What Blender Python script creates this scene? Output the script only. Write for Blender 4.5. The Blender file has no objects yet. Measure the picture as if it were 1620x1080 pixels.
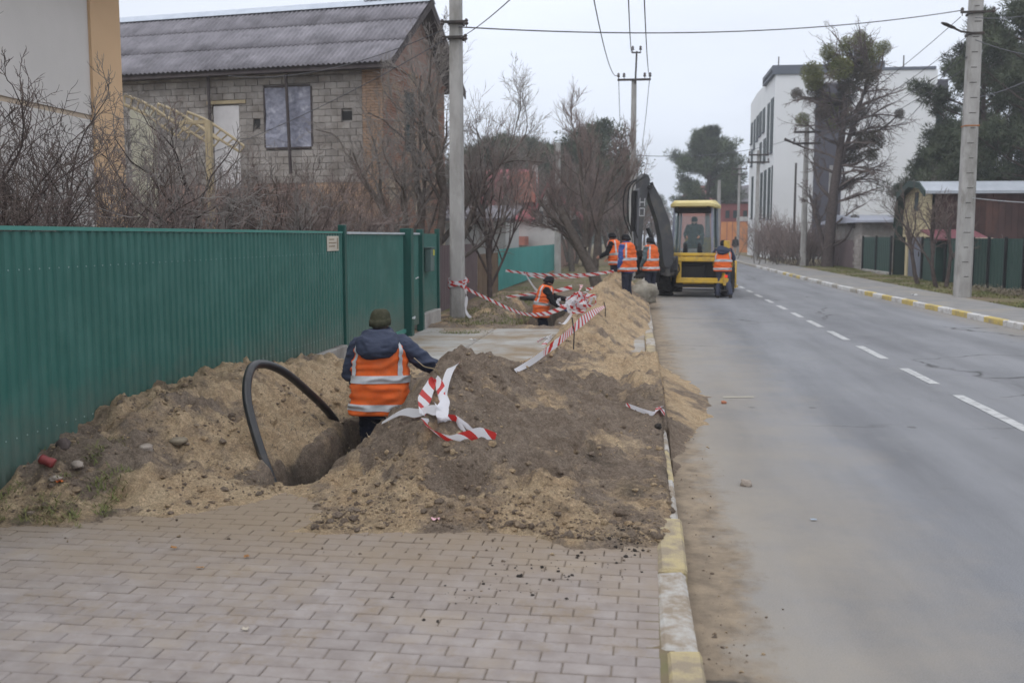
import bpy, math, random
import numpy as np
from mathutils import Matrix, Vector

scn = bpy.context.scene
col = scn.collection
R = math.radians

# ------------------------------------------------------------------ camera
F_PX, CX, CY, CAM_H = 1575.0, 810.0, 540.0, 1.75      # pixels of the 1620 x 1080 photograph
PITCH = math.atan(166 / F_PX)
YAW = math.atan(202 / F_PX * math.cos(PITCH))
cam_d = bpy.data.cameras.new('camera')
cam = bpy.data.objects.new('camera', cam_d)
col.objects.link(cam)
cam.location = (0, 0, CAM_H)
cam.rotation_euler = (math.pi / 2 - PITCH, 0, YAW)
cam_d.sensor_width = 36.0
cam_d.lens = F_PX / 1620 * 36
cam_d.clip_end = 3000
cam_d.dof.use_dof = True
cam_d.dof.focus_distance = 9.0
cam_d.dof.aperture_fstop = 2.6
scn.camera = cam

# ------------------------------------------------------------------ sky, sun, exposure
SUN_EL, SUN_AZ = R(48), R(215)
world = bpy.data.worlds.new('World')
scn.world = world
world.use_nodes = True
wn, wl = world.node_tree.nodes, world.node_tree.links
wn.clear()
w_out = wn.new('ShaderNodeOutputWorld')
w_bg = wn.new('ShaderNodeBackground')
sky = wn.new('ShaderNodeTexSky')
sky.sky_type = 'NISHITA'
sky.sun_disc = False
sky.sun_elevation = SUN_EL
sky.sun_rotation = SUN_AZ
sky.dust_density = 4.0
hs = wn.new('ShaderNodeHueSaturation')
hs.inputs['Saturation'].default_value = 0.35
wl.new(sky.outputs[0], hs.inputs['Color'])
tc = wn.new('ShaderNodeTexCoord')
sep = wn.new('ShaderNodeSeparateXYZ')
wl.new(tc.outputs['Generated'], sep.inputs[0])
ramp = wn.new('ShaderNodeValToRGB')                    # overcast cloud layer: brighter overhead than at the horizon
ramp.color_ramp.elements[0].position = 0.0
ramp.color_ramp.elements[0].color = (0.445, 0.485, 0.555, 1)
ramp.color_ramp.elements[1].position = 1.0
ramp.color_ramp.elements[1].color = (0.90, 0.93, 1.0, 1)
wl.new(sep.outputs[2], ramp.inputs[0])
cn = wn.new('ShaderNodeTexNoise')
cn.inputs['Scale'].default_value = 1.6
cn.inputs['Detail'].default_value = 5
cmap = wn.new('ShaderNodeMapping')
cmap.inputs['Scale'].default_value = (1, 1, 4.0)
wl.new(tc.outputs['Generated'], cmap.inputs[0])
wl.new(cmap.outputs[0], cn.inputs['Vector'])
cr = wn.new('ShaderNodeMapRange')
cr.inputs['From Min'].default_value = 0.3
cr.inputs['From Max'].default_value = 0.7
cr.inputs['To Min'].default_value = 0.90
cr.inputs['To Max'].default_value = 1.09
wl.new(cn.outputs[0], cr.inputs[0])
cmul = wn.new('ShaderNodeMix')
cmul.data_type = 'RGBA'
cmul.blend_type = 'MULTIPLY'
cmul.inputs['Factor'].default_value = 1
wl.new(ramp.outputs[0], cmul.inputs['A'])
wl.new(cr.outputs[0], cmul.inputs['B'])
gain = wn.new('ShaderNodeMix')
gain.data_type = 'RGBA'
gain.blend_type = 'MULTIPLY'
gain.inputs['Factor'].default_value = 1
gain.inputs['B'].default_value = (16.5, 16.5, 16.5, 1)
wl.new(cmul.outputs['Result'], gain.inputs['A'])
smix = wn.new('ShaderNodeMix')
smix.data_type = 'RGBA'
smix.inputs['Factor'].default_value = 0.9              # nine tenths cloud, one tenth clear sky
wl.new(hs.outputs[0], smix.inputs['A'])
wl.new(gain.outputs['Result'], smix.inputs['B'])
wl.new(smix.outputs['Result'], w_bg.inputs['Color'])
w_bg.inputs['Strength'].default_value = 0.1
wl.new(w_bg.outputs[0], w_out.inputs['Surface'])

sun_d = bpy.data.lights.new('sun', 'SUN')
sun_d.energy = 0.6
sun_d.angle = R(40)
sun_d.color = (1.0, 0.97, 0.93)
sun = bpy.data.objects.new('sun', sun_d)
col.objects.link(sun)
# the sky's sun_rotation is measured clockwise from +Y
sdir = Vector((math.sin(SUN_AZ) * math.cos(SUN_EL), math.cos(SUN_AZ) * math.cos(SUN_EL), math.sin(SUN_EL)))
sun.rotation_euler = sdir.to_track_quat('Z', 'Y').to_euler()

scn.view_settings.view_transform = 'Standard'
scn.view_settings.look = 'None'
scn.view_settings.gamma = 1
scn.view_settings.use_curve_mapping = False
scn.view_settings.exposure = 0.08
scn.cycles.max_bounces = 6
scn.cycles.transparent_max_bounces = 12
scn.cycles.use_denoising = True

# ------------------------------------------------------------------ pixel -> place
_r = np.array([math.cos(YAW), math.sin(YAW), 0])
_f = np.array([-math.sin(YAW) * math.cos(PITCH), math.cos(YAW) * math.cos(PITCH), -math.sin(PITCH)])
_u = np.cross(_r, _f)
_o = np.array([0, 0, CAM_H])

def at(px, py, Y=None, z=None, X=None, plane=None):
    """the point of the place seen at a pixel, on a plane of the place"""
    d = _r * ((px - CX) / F_PX) + _u * ((CY - py) / F_PX) + _f
    if Y is not None: t = Y / d[1]
    elif X is not None: t = X / d[0]
    elif z is not None: t = (z - CAM_H) / d[2]
    else:
        p0, n = plane
        t = np.dot(np.array(p0) - _o, n) / np.dot(d, n)
    return _o + t * d

# ------------------------------------------------------------------ noise
def _hash(i, j, k, s):
    n = (i * 374761393 + j * 668265263 + k * 2147483647 + s * 144664831).astype(np.int64)
    n = (n ^ (n >> 13)) * 1274126177
    n = n ^ (n >> 16)
    return (n & 0xffff) / 65535.0

def vnoise(x, y, z=None, s=0):
    x = np.asarray(x, float); y = np.asarray(y, float)
    xi = np.floor(x).astype(np.int64); yi = np.floor(y).astype(np.int64)
    fx = x - xi; fy = y - yi
    fx = fx * fx * (3 - 2 * fx); fy = fy * fy * (3 - 2 * fy)
    def lay(zi):
        a = _hash(xi, yi, zi, s); b = _hash(xi + 1, yi, zi, s)
        c = _hash(xi, yi + 1, zi, s); d = _hash(xi + 1, yi + 1, zi, s)
        return (a * (1 - fx) + b * fx) * (1 - fy) + (c * (1 - fx) + d * fx) * fy
    if z is None:
        return lay(np.zeros_like(xi))
    z = np.asarray(z, float)
    zi = np.floor(z).astype(np.int64); fz = z - zi
    fz = fz * fz * (3 - 2 * fz)
    return lay(zi) * (1 - fz) + lay(zi + 1) * fz

def fbm(x, y, z=None, octv=4, s=0, gain_=0.5):
    t = 0; a = 1; tot = 0
    for o in range(octv):
        q = 2.03 ** o
        t = t + a * vnoise(x * q + 17.3 * o, y * q - 9.1 * o, None if z is None else z * q + 5.7 * o, s + o)
        tot += a; a *= gain_
    return t / tot

def sstep(a, b, x):
    t = np.clip((x - a) / (b - a), 0, 1)
    return t * t * (3 - 2 * t)

# ------------------------------------------------------------------ mesh building
MW = {}                                    # world matrix of every thing

def link(o, parent=None, mat=None):
    col.objects.link(o)
    if parent is not None:
        o.parent = parent
    if mat is not None and o.type == 'MESH':
        if not o.data.materials:
            for m in (mat if isinstance(mat, (list, tuple)) else [mat]):
                o.data.materials.append(m)
    return o

def tag(o, label=None, cat=None, group=None, kind=None):
    if label: o['label'] = label
    if cat: o['category'] = cat
    if group: o['group'] = group
    if kind: o['kind'] = kind
    return o

def thing(name, loc=(0, 0, 0), rz=0.0, label=None, cat=None, group=None, kind=None):
    o = bpy.data.objects.new(name, None)
    o.empty_display_size = 0.2
    o.location = [float(c) for c in loc]
    o.rotation_euler = (0, 0, rz)
    col.objects.link(o)
    MW[o.name] = Matrix.Translation(Vector([float(c) for c in loc])) @ Matrix.Rotation(rz, 4, 'Z')
    return tag(o, label, cat, group, kind)

class MB:
    """collects faces; build() links them as one mesh object"""
    def __init__(self):
        self.v = []; self.f = []; self.mi = []; self.n = 0
    def add(self, v, f, mi=0):
        v = np.asarray(v, float)
        self.v.append(v)
        self.f.extend([tuple(int(i) + self.n for i in q) for q in f])
        self.mi.extend([mi] * len(f))
        self.n += len(v)
        return self
    def box(self, c, s, rot=None, mi=0, taper=1.0):
        s = np.array(s, float) / 2
        v = np.array([[x, y, z] for z in (-1, 1) for y in (-1, 1) for x in (-1, 1)], float)
        v[4:, :2] *= taper
        v = v * s
        if rot is not None:
            v = v @ np.array(rot).T
        v = v + np.array(c, float)
        return self.add(v, [(0, 2, 3, 1), (4, 5, 7, 6), (0, 1, 5, 4), (2, 6, 7, 3), (0, 4, 6, 2), (1, 3, 7, 5)], mi)
    def bbox(self, c, s, b=0.01, rot=None, mi=0):
        """box with chamfered edges"""
        s = np.array(s, float) / 2
        b = min(b, s.min() * 0.9)
        V = []; idx = {}
        for z in (-1, 1):
            for y in (-1, 1):
                for x in (-1, 1):
                    for a in range(3):
                        p = np.array([x, y, z], float) * (s - b)
                        p[a] += b * (x, y, z)[a]
                        idx[(x, y, z, a)] = len(V); V.append(p)
        Fc = []
        for a in range(3):
            o1, o2 = [q for q in range(3) if q != a]
            for sg in (-1, 1):
                q = []
                for p1, p2 in ((-1, -1), (1, -1), (1, 1), (-1, 1)):
                    k = [0, 0, 0]; k[a] = sg; k[o1] = p1; k[o2] = p2
                    q.append(idx[(*k, a)])
                flip = (sg < 0) != (a == 1)
                Fc.append(tuple(q[::-1]) if flip else tuple(q))
        for a in range(3):
            o1, o2 = [q for q in range(3) if q != a]
            for p1 in (-1, 1):
                for p2 in (-1, 1):
                    k0 = [0, 0, 0]; k0[o1] = p1; k0[o2] = p2
                    k1 = list(k0); k0[a] = -1; k1[a] = 1
                    Fc.append((idx[(*k0, o1)], idx[(*k1, o1)], idx[(*k1, o2)], idx[(*k0, o2)]))
        for z in (-1, 1):
            for y in (-1, 1):
                for x in (-1, 1):
                    Fc.append((idx[(x, y, z, 0)], idx[(x, y, z, 1)], idx[(x, y, z, 2)]))
        V = np.array(V)
        if rot is not None:
            V = V @ np.array(rot).T
        return self.add(V + np.array(c, float), Fc, mi)
    def quad(self, a, b, c, d, mi=0):
        return self.add([a, b, c, d], [(0, 1, 2, 3)], mi)
    def loft(self, rings, cap=True, closed=True, mi=0):
        n = len(rings[0]); k = len(rings)
        v = np.concatenate(rings)
        f = []
        for i in range(k - 1):
            for j in range(n if closed else n - 1):
                j2 = (j + 1) % n
                f.append((i * n + j, i * n + j2, (i + 1) * n + j2, (i + 1) * n + j))
        if cap:
            f.append(tuple(range(n))[::-1]); f.append(tuple(range((k - 1) * n, k * n)))
        return self.add(v, f, mi)
    def tube(self, pts, rad, n=8, cap=True, mi=0, ab=None, up=None):
        return self.loft(tube_rings(pts, rad, n, ab, up), cap, True, mi)
    def cyl(self, p0, p1, r0, r1=None, n=12, mi=0):
        return self.tube([p0, p1], [r0, r0 if r1 is None else r1], n, True, mi)
    def prism(self, poly, p_of, t0, t1, mi=0):
        """outline extruded; p_of(u, v, t) gives the point"""
        n = len(poly)
        v = [p_of(u, w, t0) for u, w in poly] + [p_of(u, w, t1) for u, w in poly]
        f = [tuple(range(n))[::-1], tuple(range(n, 2 * n))]
        for i in range(n):
            j = (i + 1) % n
            f.append((i, j, n + j, n + i))
        return self.add(v, f, mi)
    def sphere(self, c, r, nu=10, nv=7, mi=0):
        r = np.array(r, float) * np.ones(3)
        V = [[0, 0, -1]]
        for i in range(1, nv):
            a = math.pi * i / nv - math.pi / 2
            for j in range(nu):
                b = 2 * math.pi * j / nu
                V.append([math.cos(a) * math.cos(b), math.cos(a) * math.sin(b), math.sin(a)])
        V.append([0, 0, 1])
        f = []
        for j in range(nu):
            j2 = (j + 1) % nu
            f.append((0, 1 + j2, 1 + j))
            for i in range(nv - 2):
                a = 1 + i * nu
                f.append((a + j, a + j2, a + nu + j2, a + nu + j))
            f.append((len(V) - 1, 1 + (nv - 2) * nu + j, 1 + (nv - 2) * nu + j2))
        return self.add(np.array(V) * r + np.array(c, float), f, mi)
    def arrays(self):
        return np.concatenate(self.v), self.f
    def build(self, name, mat, parent=None, smooth=False, local=False):
        v = np.concatenate(self.v)
        return mesh_obj(name, v, self.f, mat, parent, smooth, local, self.mi)

def mesh_obj(name, v, f, mat, parent=None, smooth=False, local=False, mi=None):
    if parent is not None and not local:
        m = np.array(MW[parent.name].inverted())
        v = np.asarray(v) @ m[:3, :3].T + m[:3, 3]
    me = bpy.data.meshes.new(name)
    me.from_pydata(np.asarray(v, float).tolist(), [], f if isinstance(f, list) else f.tolist())
    mats = mat if isinstance(mat, (list, tuple)) else [mat]
    for m in mats:
        me.materials.append(m)
    if mi is not None and len(mats) > 1:
        me.polygons.foreach_set('material_index', np.array(mi, np.int32))
    if smooth:
        me.polygons.foreach_set('use_smooth', np.ones(len(me.polygons), bool))
        if smooth == 'auto':
            auto_smooth(me)
    me.update()
    o = bpy.data.objects.new(name, me)
    col.objects.link(o)
    if parent is not None:
        o.parent = parent
        MW[o.name] = MW[parent.name]
    else:
        MW[o.name] = Matrix.Identity(4)
    return o

def auto_smooth(me, ang=40):
    """mark edges sharper than ang so smooth shading breaks there"""
    nf = len(me.polygons)
    nor = np.zeros(nf * 3); me.polygons.foreach_get('normal', nor); nor = nor.reshape(-1, 3)
    ed = {}
    sharp = np.zeros(len(me.edges), bool)
    for p in me.polygons:
        for li in p.loop_indices:
            e = me.loops[li].edge_index
            if e in ed:
                if nor[ed[e]] @ nor[p.index] < math.cos(R(ang)):
                    sharp[e] = True
            else:
                ed[e] = p.index
    a = me.attributes.get('sharp_edge') or me.attributes.new('sharp_edge', 'BOOLEAN', 'EDGE')
    a.data.foreach_set('value', sharp)

def piece(name, me, parent, loc, rz=0.0, rot=None, scale=None):
    """a piece that shares mesh data; loc in the parent's frame"""
    o = bpy.data.objects.new(name, me)
    o.parent = parent
    o.location = [float(c) for c in loc]
    o.rotation_euler = rot if rot is not None else (0, 0, rz)
    if scale is not None: o.scale = scale
    col.objects.link(o)
    return o

def copy_tree(o, parent=None):
    c = o.copy()
    col.objects.link(c)
    if parent is not None: c.parent = parent
    for ch in list(o.children):
        copy_tree(ch, c)
    return c

def norm(a):
    a = np.asarray(a, float)
    return a / (np.linalg.norm(a, axis=-1, keepdims=True) + 1e-12)

def tube_rings(pts, rad, n=8, ab=None, up=None):
    pts = np.asarray(pts, float); k = len(pts)
    rad = np.asarray(rad, float) * np.ones(k)
    t = np.zeros_like(pts)
    t[1:-1] = pts[2:] - pts[:-2]; t[0] = pts[1] - pts[0]; t[-1] = pts[-1] - pts[-2]
    t = norm(t)
    a = np.array(up if up is not None else ([0, 0, 1] if abs(t[0][2]) < 0.9 else [1, 0, 0]), float)
    th = np.arange(n) * 2 * math.pi / n
    rings = []
    for i in range(k):
        a = norm(a - t[i] * (a @ t[i]))
        b = np.cross(t[i], a)
        sa, sb = (1, 1) if ab is None else ab[i] if np.ndim(ab) > 1 else ab
        rings.append(pts[i] + rad[i] * (np.outer(np.cos(th) * sa, a) + np.outer(np.sin(th) * sb, b)))
    return rings

def rotm(axis, ang):
    return np.array(Matrix.Rotation(ang, 3, Vector(axis)))

def crom(pts, m=8):
    """smooth curve through points"""
    P = np.asarray(pts, float)
    P = np.vstack([2 * P[0] - P[1], P, 2 * P[-1] - P[-2]])
    out = []
    for i in range(1, len(P) - 2):
        for t in np.arange(m) / m:
            a, b, c, d = P[i - 1], P[i], P[i + 1], P[i + 2]
            out.append(0.5 * (2 * b + (c - a) * t + (2 * a - 5 * b + 4 * c - d) * t * t + (3 * b - a - 3 * c + d) * t ** 3))
    out.append(P[-2])
    return np.array(out)

# ------------------------------------------------------------------ materials
def mk(name, c1, c2=None, scale=3.0, detail=6, rough=0.8, bump=0.0, bscale=40.0, metal=0.0, rand=0.0,
       c3=None, s3=0.6, w3=0.5, spec=0.3, dist=0.02, emit=None, alpha=1.0, stretch=None, aniso=None):
    m = bpy.data.materials.new(name)
    m.use_nodes = True
    n, l = m.node_tree.nodes, m.node_tree.links
    b = n['Principled BSDF']
    b.inputs['Roughness'].default_value = rough
    b.inputs['Metallic'].default_value = metal
    b.inputs['Specular IOR Level'].default_value = spec
    geo = n.new('ShaderNodeNewGeometry')
    vec = geo.outputs['Position']
    if stretch:
        mp = n.new('ShaderNodeMapping'); mp.inputs['Scale'].default_value = stretch
        l.new(vec, mp.inputs[0]); vec = mp.outputs[0]
    if c2 is None:
        c2 = tuple(x * 0.8 for x in c1)
    nz = n.new('ShaderNodeTexNoise')
    nz.inputs['Scale'].default_value = scale; nz.inputs['Detail'].default_value = detail
    nz.inputs['Roughness'].default_value = 0.62
    l.new(vec, nz.inputs['Vector'])
    rp = n.new('ShaderNodeValToRGB')
    rp.color_ramp.elements[0].position = 0.36; rp.color_ramp.elements[0].color = (*c1, 1)
    rp.color_ramp.elements[1].position = 0.64; rp.color_ramp.elements[1].color = (*c2, 1)
    l.new(nz.outputs[0], rp.inputs[0])
    out = rp.outputs[0]
    if c3 is not None:
        n3 = n.new('ShaderNodeTexNoise')
        n3.inputs['Scale'].default_value = s3; n3.inputs['Detail'].default_value = 8
        n3.inputs['Roughness'].default_value = 0.65
        l.new(vec, n3.inputs['Vector'])
        r3 = n.new('ShaderNodeMapRange')
        r3.inputs['From Min'].default_value = 0.62 - 0.25 * w3; r3.inputs['From Max'].default_value = 0.8 - 0.25 * w3
        l.new(n3.outputs[0], r3.inputs[0])
        mx = n.new('ShaderNodeMix'); mx.data_type = 'RGBA'
        l.new(r3.outputs[0], mx.inputs['Factor']); l.new(out, mx.inputs['A'])
        mx.inputs['B'].default_value = (*c3, 1)
        out = mx.outputs['Result']
    if rand:
        oi = n.new('ShaderNodeObjectInfo')
        mr = n.new('ShaderNodeMapRange')
        mr.inputs['To Min'].default_value = 1 - rand; mr.inputs['To Max'].default_value = 1 + rand
        l.new(oi.outputs['Random'], mr.inputs[0])
        mm = n.new('ShaderNodeMix'); mm.data_type = 'RGBA'; mm.blend_type = 'MULTIPLY'
        mm.inputs['Factor'].default_value = 1
        l.new(out, mm.inputs['A']); l.new(mr.outputs[0], mm.inputs['B'])
        out = mm.outputs['Result']
    l.new(out, b.inputs['Base Color'])
    if bump:
        bn = n.new('ShaderNodeTexNoise')
        bn.inputs['Scale'].default_value = bscale; bn.inputs['Detail'].default_value = 5
        l.new(vec, bn.inputs['Vector'])
        bp = n.new('ShaderNodeBump')
        bp.inputs['Strength'].default_value = bump; bp.inputs['Distance'].default_value = dist
        l.new(bn.outputs[0], bp.inputs['Height'])
        l.new(bp.outputs[0], b.inputs['Normal'])
    if emit:
        b.inputs['Emission Color'].default_value = (*emit[:3], 1); b.inputs['Emission Strength'].default_value = emit[3]
    if alpha < 1:
        b.inputs['Alpha'].default_value = alpha
    return m

def node_mat(name):
    m = bpy.data.materials.new(name)
    m.use_nodes = True
    return m, m.node_tree.nodes, m.node_tree.links, m.node_tree.nodes['Principled BSDF']

M = {}
M['asphalt_walk'] = mk('asphalt_walk', (0.20, 0.195, 0.19), (0.26, 0.25, 0.24), 2.5, rough=0.95, bump=0.3, bscale=120, c3=(0.3, 0.27, 0.22), s3=0.5, w3=0.5, spec=0.15)
M['concrete'] = mk('concrete', (0.30, 0.285, 0.265), (0.40, 0.38, 0.355), 3, rough=0.92, bump=0.3, bscale=60, c3=(0.22, 0.20, 0.18), s3=1.2, w3=0.5, spec=0.15)
M['slab'] = mk('slab_concrete', (0.30, 0.28, 0.25), (0.40, 0.385, 0.36), 1.6, rough=0.92, bump=0.3, bscale=50, c3=(0.25, 0.19, 0.125), s3=0.9, w3=0.75, spec=0.15)
M['pole'] = mk('pole_concrete', (0.31, 0.30, 0.285), (0.41, 0.40, 0.385), 4, rough=0.93, bump=0.4, bscale=50, c3=(0.23, 0.22, 0.2), s3=2.2, w3=0.5, spec=0.15, stretch=(1, 1, 0.4))
M['paver'] = mk('paver', (0.255, 0.220, 0.203), (0.32, 0.284, 0.265), 7, rough=0.93, bump=0.35, bscale=160, rand=0.06, c3=(0.31, 0.255, 0.20), s3=1.3, w3=0.45, spec=0.15, dist=0.006)
M['bedding'] = mk('joint_sand', (0.15, 0.12, 0.095), (0.23, 0.19, 0.145), 8, rough=1, bump=0.4, bscale=150, spec=0.05)
M['kerb_white'] = mk('kerb_white_paint', (0.44, 0.425, 0.40), (0.54, 0.52, 0.49), 6, rough=0.9, bump=0.5, bscale=80, c3=(0.285, 0.235, 0.18), s3=6, w3=0.95, spec=0.15)
M['kerb_yellow'] = mk('kerb_yellow_paint', (0.44, 0.36, 0.20), (0.50, 0.42, 0.25), 6, rough=0.9, bump=0.5, bscale=80, c3=(0.29, 0.24, 0.175), s3=6, w3=0.95, spec=0.15)
M['kerb_white_clean'] = mk('kerb_white_fresh', (0.55, 0.54, 0.53), (0.62, 0.61, 0.60), 6, rough=0.9, bump=0.4, bscale=80, c3=(0.33, 0.3, 0.27), s3=4, w3=0.5, spec=0.15)
M['kerb_yellow_clean'] = mk('kerb_yellow_fresh', (0.52, 0.40, 0.13), (0.58, 0.45, 0.17), 6, rough=0.9, bump=0.4, bscale=80, c3=(0.33, 0.28, 0.2), s3=4, w3=0.5, spec=0.15)
M['kerb_bare'] = mk('kerb_bare', (0.33, 0.31, 0.28), (0.42, 0.4, 0.37), 6, rough=0.9, bump=0.4, bscale=80, c3=(0.3, 0.25, 0.19), s3=3.5, w3=0.7, spec=0.15)
M['line'] = mk('road_paint', (0.50, 0.50, 0.49), (0.42, 0.42, 0.415), 5, rough=0.9, c3=(0.26, 0.26, 0.26), s3=9, w3=0.55, spec=0.15)
M['green_sheet'] = mk('green_profile_sheet', (0.029, 0.124, 0.102), (0.035, 0.140, 0.117), 1.2, rough=0.42, c3=(0.05, 0.16, 0.135), s3=1.7, w3=0.6, spec=0.4, rand=0.03)
M['green_dark'] = mk('green_post', (0.012, 0.075, 0.062), (0.016, 0.085, 0.07), 3, rough=0.4, spec=0.4)
M['green_cap'] = mk('green_cap', (0.06, 0.24, 0.20), (0.075, 0.26, 0.22), 3, rough=0.4, spec=0.4)
M['grey_cap'] = mk('grey_cap', (0.42, 0.47, 0.49), (0.5, 0.54, 0.56), 3, rough=0.45)
M['rightgreen'] = mk('right_green_sheet', (0.024, 0.055, 0.045), (0.032, 0.068, 0.056), 1.5, rough=0.5, rand=0.08)
M['black_post'] = mk('black_post', (0.012, 0.014, 0.015), (0.02, 0.022, 0.022), 3, rough=0.6)
M['teal_sheet'] = mk('teal_sheet', (0.06, 0.30, 0.28), (0.075, 0.34, 0.32), 1.5, rough=0.5, rand=0.05)
M['brown_sheet'] = mk('brown_sheet', (0.115, 0.085, 0.088), (0.14, 0.105, 0.105), 1.5, rough=0.55, rand=0.04)
M['brown_wood'] = mk('brown_planks', (0.13, 0.09, 0.06), (0.17, 0.12, 0.08), 4, rough=0.9, rand=0.15)
M['screw'] = mk('screw_zinc', (0.35, 0.45, 0.43), rough=0.5, metal=0.3)
M['beige'] = mk('beige_render', (0.62, 0.585, 0.55), (0.67, 0.63, 0.595), 0.8, rough=0.95, bump=0.15, bscale=90, spec=0.1)
M['orange'] = mk('orange_render', (0.62, 0.42, 0.255), (0.68, 0.465, 0.285), 0.9, rough=0.95, bump=0.15, bscale=90, spec=0.1)
M['groove'] = mk('render_band', (0.52, 0.42, 0.32), rough=0.95)
M['block'] = mk('cinder_block', (0.255, 0.232, 0.212), (0.365, 0.336, 0.312), 2.5, rough=0.97, bump=0.5, bscale=30, rand=0.15, c3=(0.20, 0.175, 0.155), s3=1.2, w3=0.55, spec=0.1)
M['mortar'] = mk('mortar', (0.26, 0.238, 0.22), (0.34, 0.315, 0.29), 5, rough=1, spec=0.05)
M['red_brick'] = mk('red_brick', (0.25, 0.165, 0.14), (0.34, 0.225, 0.185), 5, rough=0.95, rand=0.2, c3=(0.2, 0.16, 0.13), s3=2.2, w3=0.6, spec=0.1)
M['orange_brick'] = mk('orange_brick', (0.36, 0.24, 0.165), (0.45, 0.31, 0.22), 6, rough=0.95, rand=0.2, c3=(0.25, 0.17, 0.12), s3=2, w3=0.5, spec=0.1)
M['cream_brick'] = mk('cream_brick', (0.34, 0.27, 0.20), (0.50, 0.43, 0.335), 9, rough=0.95, rand=0.2, c3=(0.29, 0.165, 0.12), s3=1.1, w3=1.05, spec=0.1)
M['pink_gable'] = mk('pink_gable', (0.26, 0.165, 0.135), (0.33, 0.22, 0.18), 2.5, rough=0.95)
M['slate'] = mk('asbestos_slate', (0.195, 0.185, 0.20), (0.275, 0.26, 0.28), 1.6, rough=0.95, bump=0.2, bscale=60, rand=0.05, c3=(0.145, 0.137, 0.147), s3=0.9, w3=0.6, spec=0.15)
M['dark_wood'] = mk('dark_wood', (0.055, 0.045, 0.045), (0.085, 0.07, 0.068), 4, rough=0.9)
M['fascia'] = mk('fascia_board', (0.125, 0.105, 0.108), (0.17, 0.145, 0.145), 4, rough=0.9)
M['ridge'] = mk('ridge_tin', (0.42, 0.46, 0.52), (0.5, 0.54, 0.6), 3, rough=0.5)
M['white_door'] = mk('white_door', (0.52, 0.50, 0.50), (0.60, 0.58, 0.58), 3, rough=0.7)
M['film'] = mk('plastic_film', (0.15, 0.155, 0.205), (0.27, 0.275, 0.34), 2.2, rough=0.35, bump=0.8, bscale=5, c3=(0.42, 0.42, 0.48), s3=4, w3=0.35, spec=0.5, dist=0.1)
M['tin_yellow'] = mk('canopy_paint', (0.33, 0.265, 0.165), (0.42, 0.34, 0.215), 4, rough=0.7)
M['poly'] = mk('canopy_sheet', (0.36, 0.34, 0.26), (0.42, 0.40, 0.31), 3, rough=0.4)
M['bark'] = mk('grey_bark', (0.10, 0.084, 0.073), (0.155, 0.132, 0.115), 9, rough=0.95, bump=0.4, bscale=40, spec=0.1)
M['bark_dark'] = mk('dark_bark', (0.066, 0.052, 0.048), (0.11, 0.088, 0.08), 9, rough=0.95, bump=0.4, bscale=40, spec=0.1)
M['twig'] = mk('twigs', (0.115, 0.088, 0.078), (0.175, 0.14, 0.122), 3, rough=0.95, spec=0.1)
M['twig_red'] = mk('reddish_twigs', (0.19, 0.145, 0.13), (0.275, 0.22, 0.20), 3, rough=0.95, spec=0.1)
M['twig_grey'] = mk('grey_twigs', (0.20, 0.178, 0.162), (0.28, 0.255, 0.235), 3, rough=0.95, spec=0.1)
M['pine'] = mk('pine_needles', (0.030, 0.048, 0.026), (0.115, 0.145, 0.075), 0.55, rough=0.8, spec=0.2, c3=(0.115, 0.13, 0.07), s3=1.5, w3=0.5)
M['pine_dark'] = mk('dark_pine_needles', (0.026, 0.037, 0.024), (0.125, 0.148, 0.09), 0.9, rough=0.8, spec=0.2, c3=(0.09, 0.095, 0.055), s3=1.0, w3=0.5)
M['pine_bark'] = mk('pine_bark', (0.06, 0.045, 0.038), (0.095, 0.07, 0.055), 5, rough=0.95)
M['mistletoe'] = mk('mistletoe', (0.10, 0.115, 0.03), (0.20, 0.20, 0.065), 1.5, rough=0.8)
M['mistletoe_brown'] = mk('brown_mistletoe', (0.055, 0.046, 0.03), (0.095, 0.08, 0.05), 1.5, rough=0.8)
M['grass'] = mk('grass', (0.085, 0.115, 0.03), (0.17, 0.175, 0.06), 2.5, rough=0.9, c3=(0.22, 0.18, 0.085), s3=1.2, w3=0.6)
M['dry_grass'] = mk('dry_grass', (0.26, 0.2, 0.115), (0.36, 0.29, 0.18), 5, rough=0.95)
M['root'] = mk('fine_roots', (0.15, 0.12, 0.085), (0.24, 0.2, 0.145), 5, rough=0.95)
M['dirt'] = mk('dirt', (0.15, 0.115, 0.08), (0.23, 0.18, 0.125), 1.6, rough=1, bump=0.5, bscale=14, c3=(0.13, 0.135, 0.06), s3=0.8, w3=0.65, spec=0.05)
M['white_wall'] = mk('white_facade', (0.70, 0.71, 0.715), (0.74, 0.75, 0.755), 0.4, rough=0.9, spec=0.15)
M['dark_panel'] = mk('dark_facade', (0.068, 0.066, 0.082), (0.085, 0.083, 0.10), 0.5, rough=0.7)
M['parapet'] = mk('parapet', (0.105, 0.12, 0.145), (0.13, 0.145, 0.175), 0.5, rough=0.7)
M['pane'] = mk('window_pane', (0.018, 0.032, 0.032), (0.028, 0.044, 0.045), 0.7, rough=0.55, spec=0.2)
M['red_roof'] = mk('red_roof_tin', (0.26, 0.075, 0.085), (0.32, 0.105, 0.11), 1.5, rough=0.6, rand=0.05)
M['pink_wall'] = mk('pink_brick_wall', (0.38, 0.16, 0.125), (0.46, 0.20, 0.155), 1.5, rough=0.9)
M['far_white'] = mk('far_white_wall', (0.42, 0.41, 0.40), (0.5, 0.49, 0.47), 1.0, rough=0.9)
M['red_house'] = mk('red_house_wall', (0.24, 0.075, 0.07), (0.29, 0.095, 0.088), 1.0, rough=0.9)
M['grey_roof'] = mk('grey_roof', (0.13, 0.12, 0.13), (0.17, 0.16, 0.17), 1.0, rough=0.8)
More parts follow.
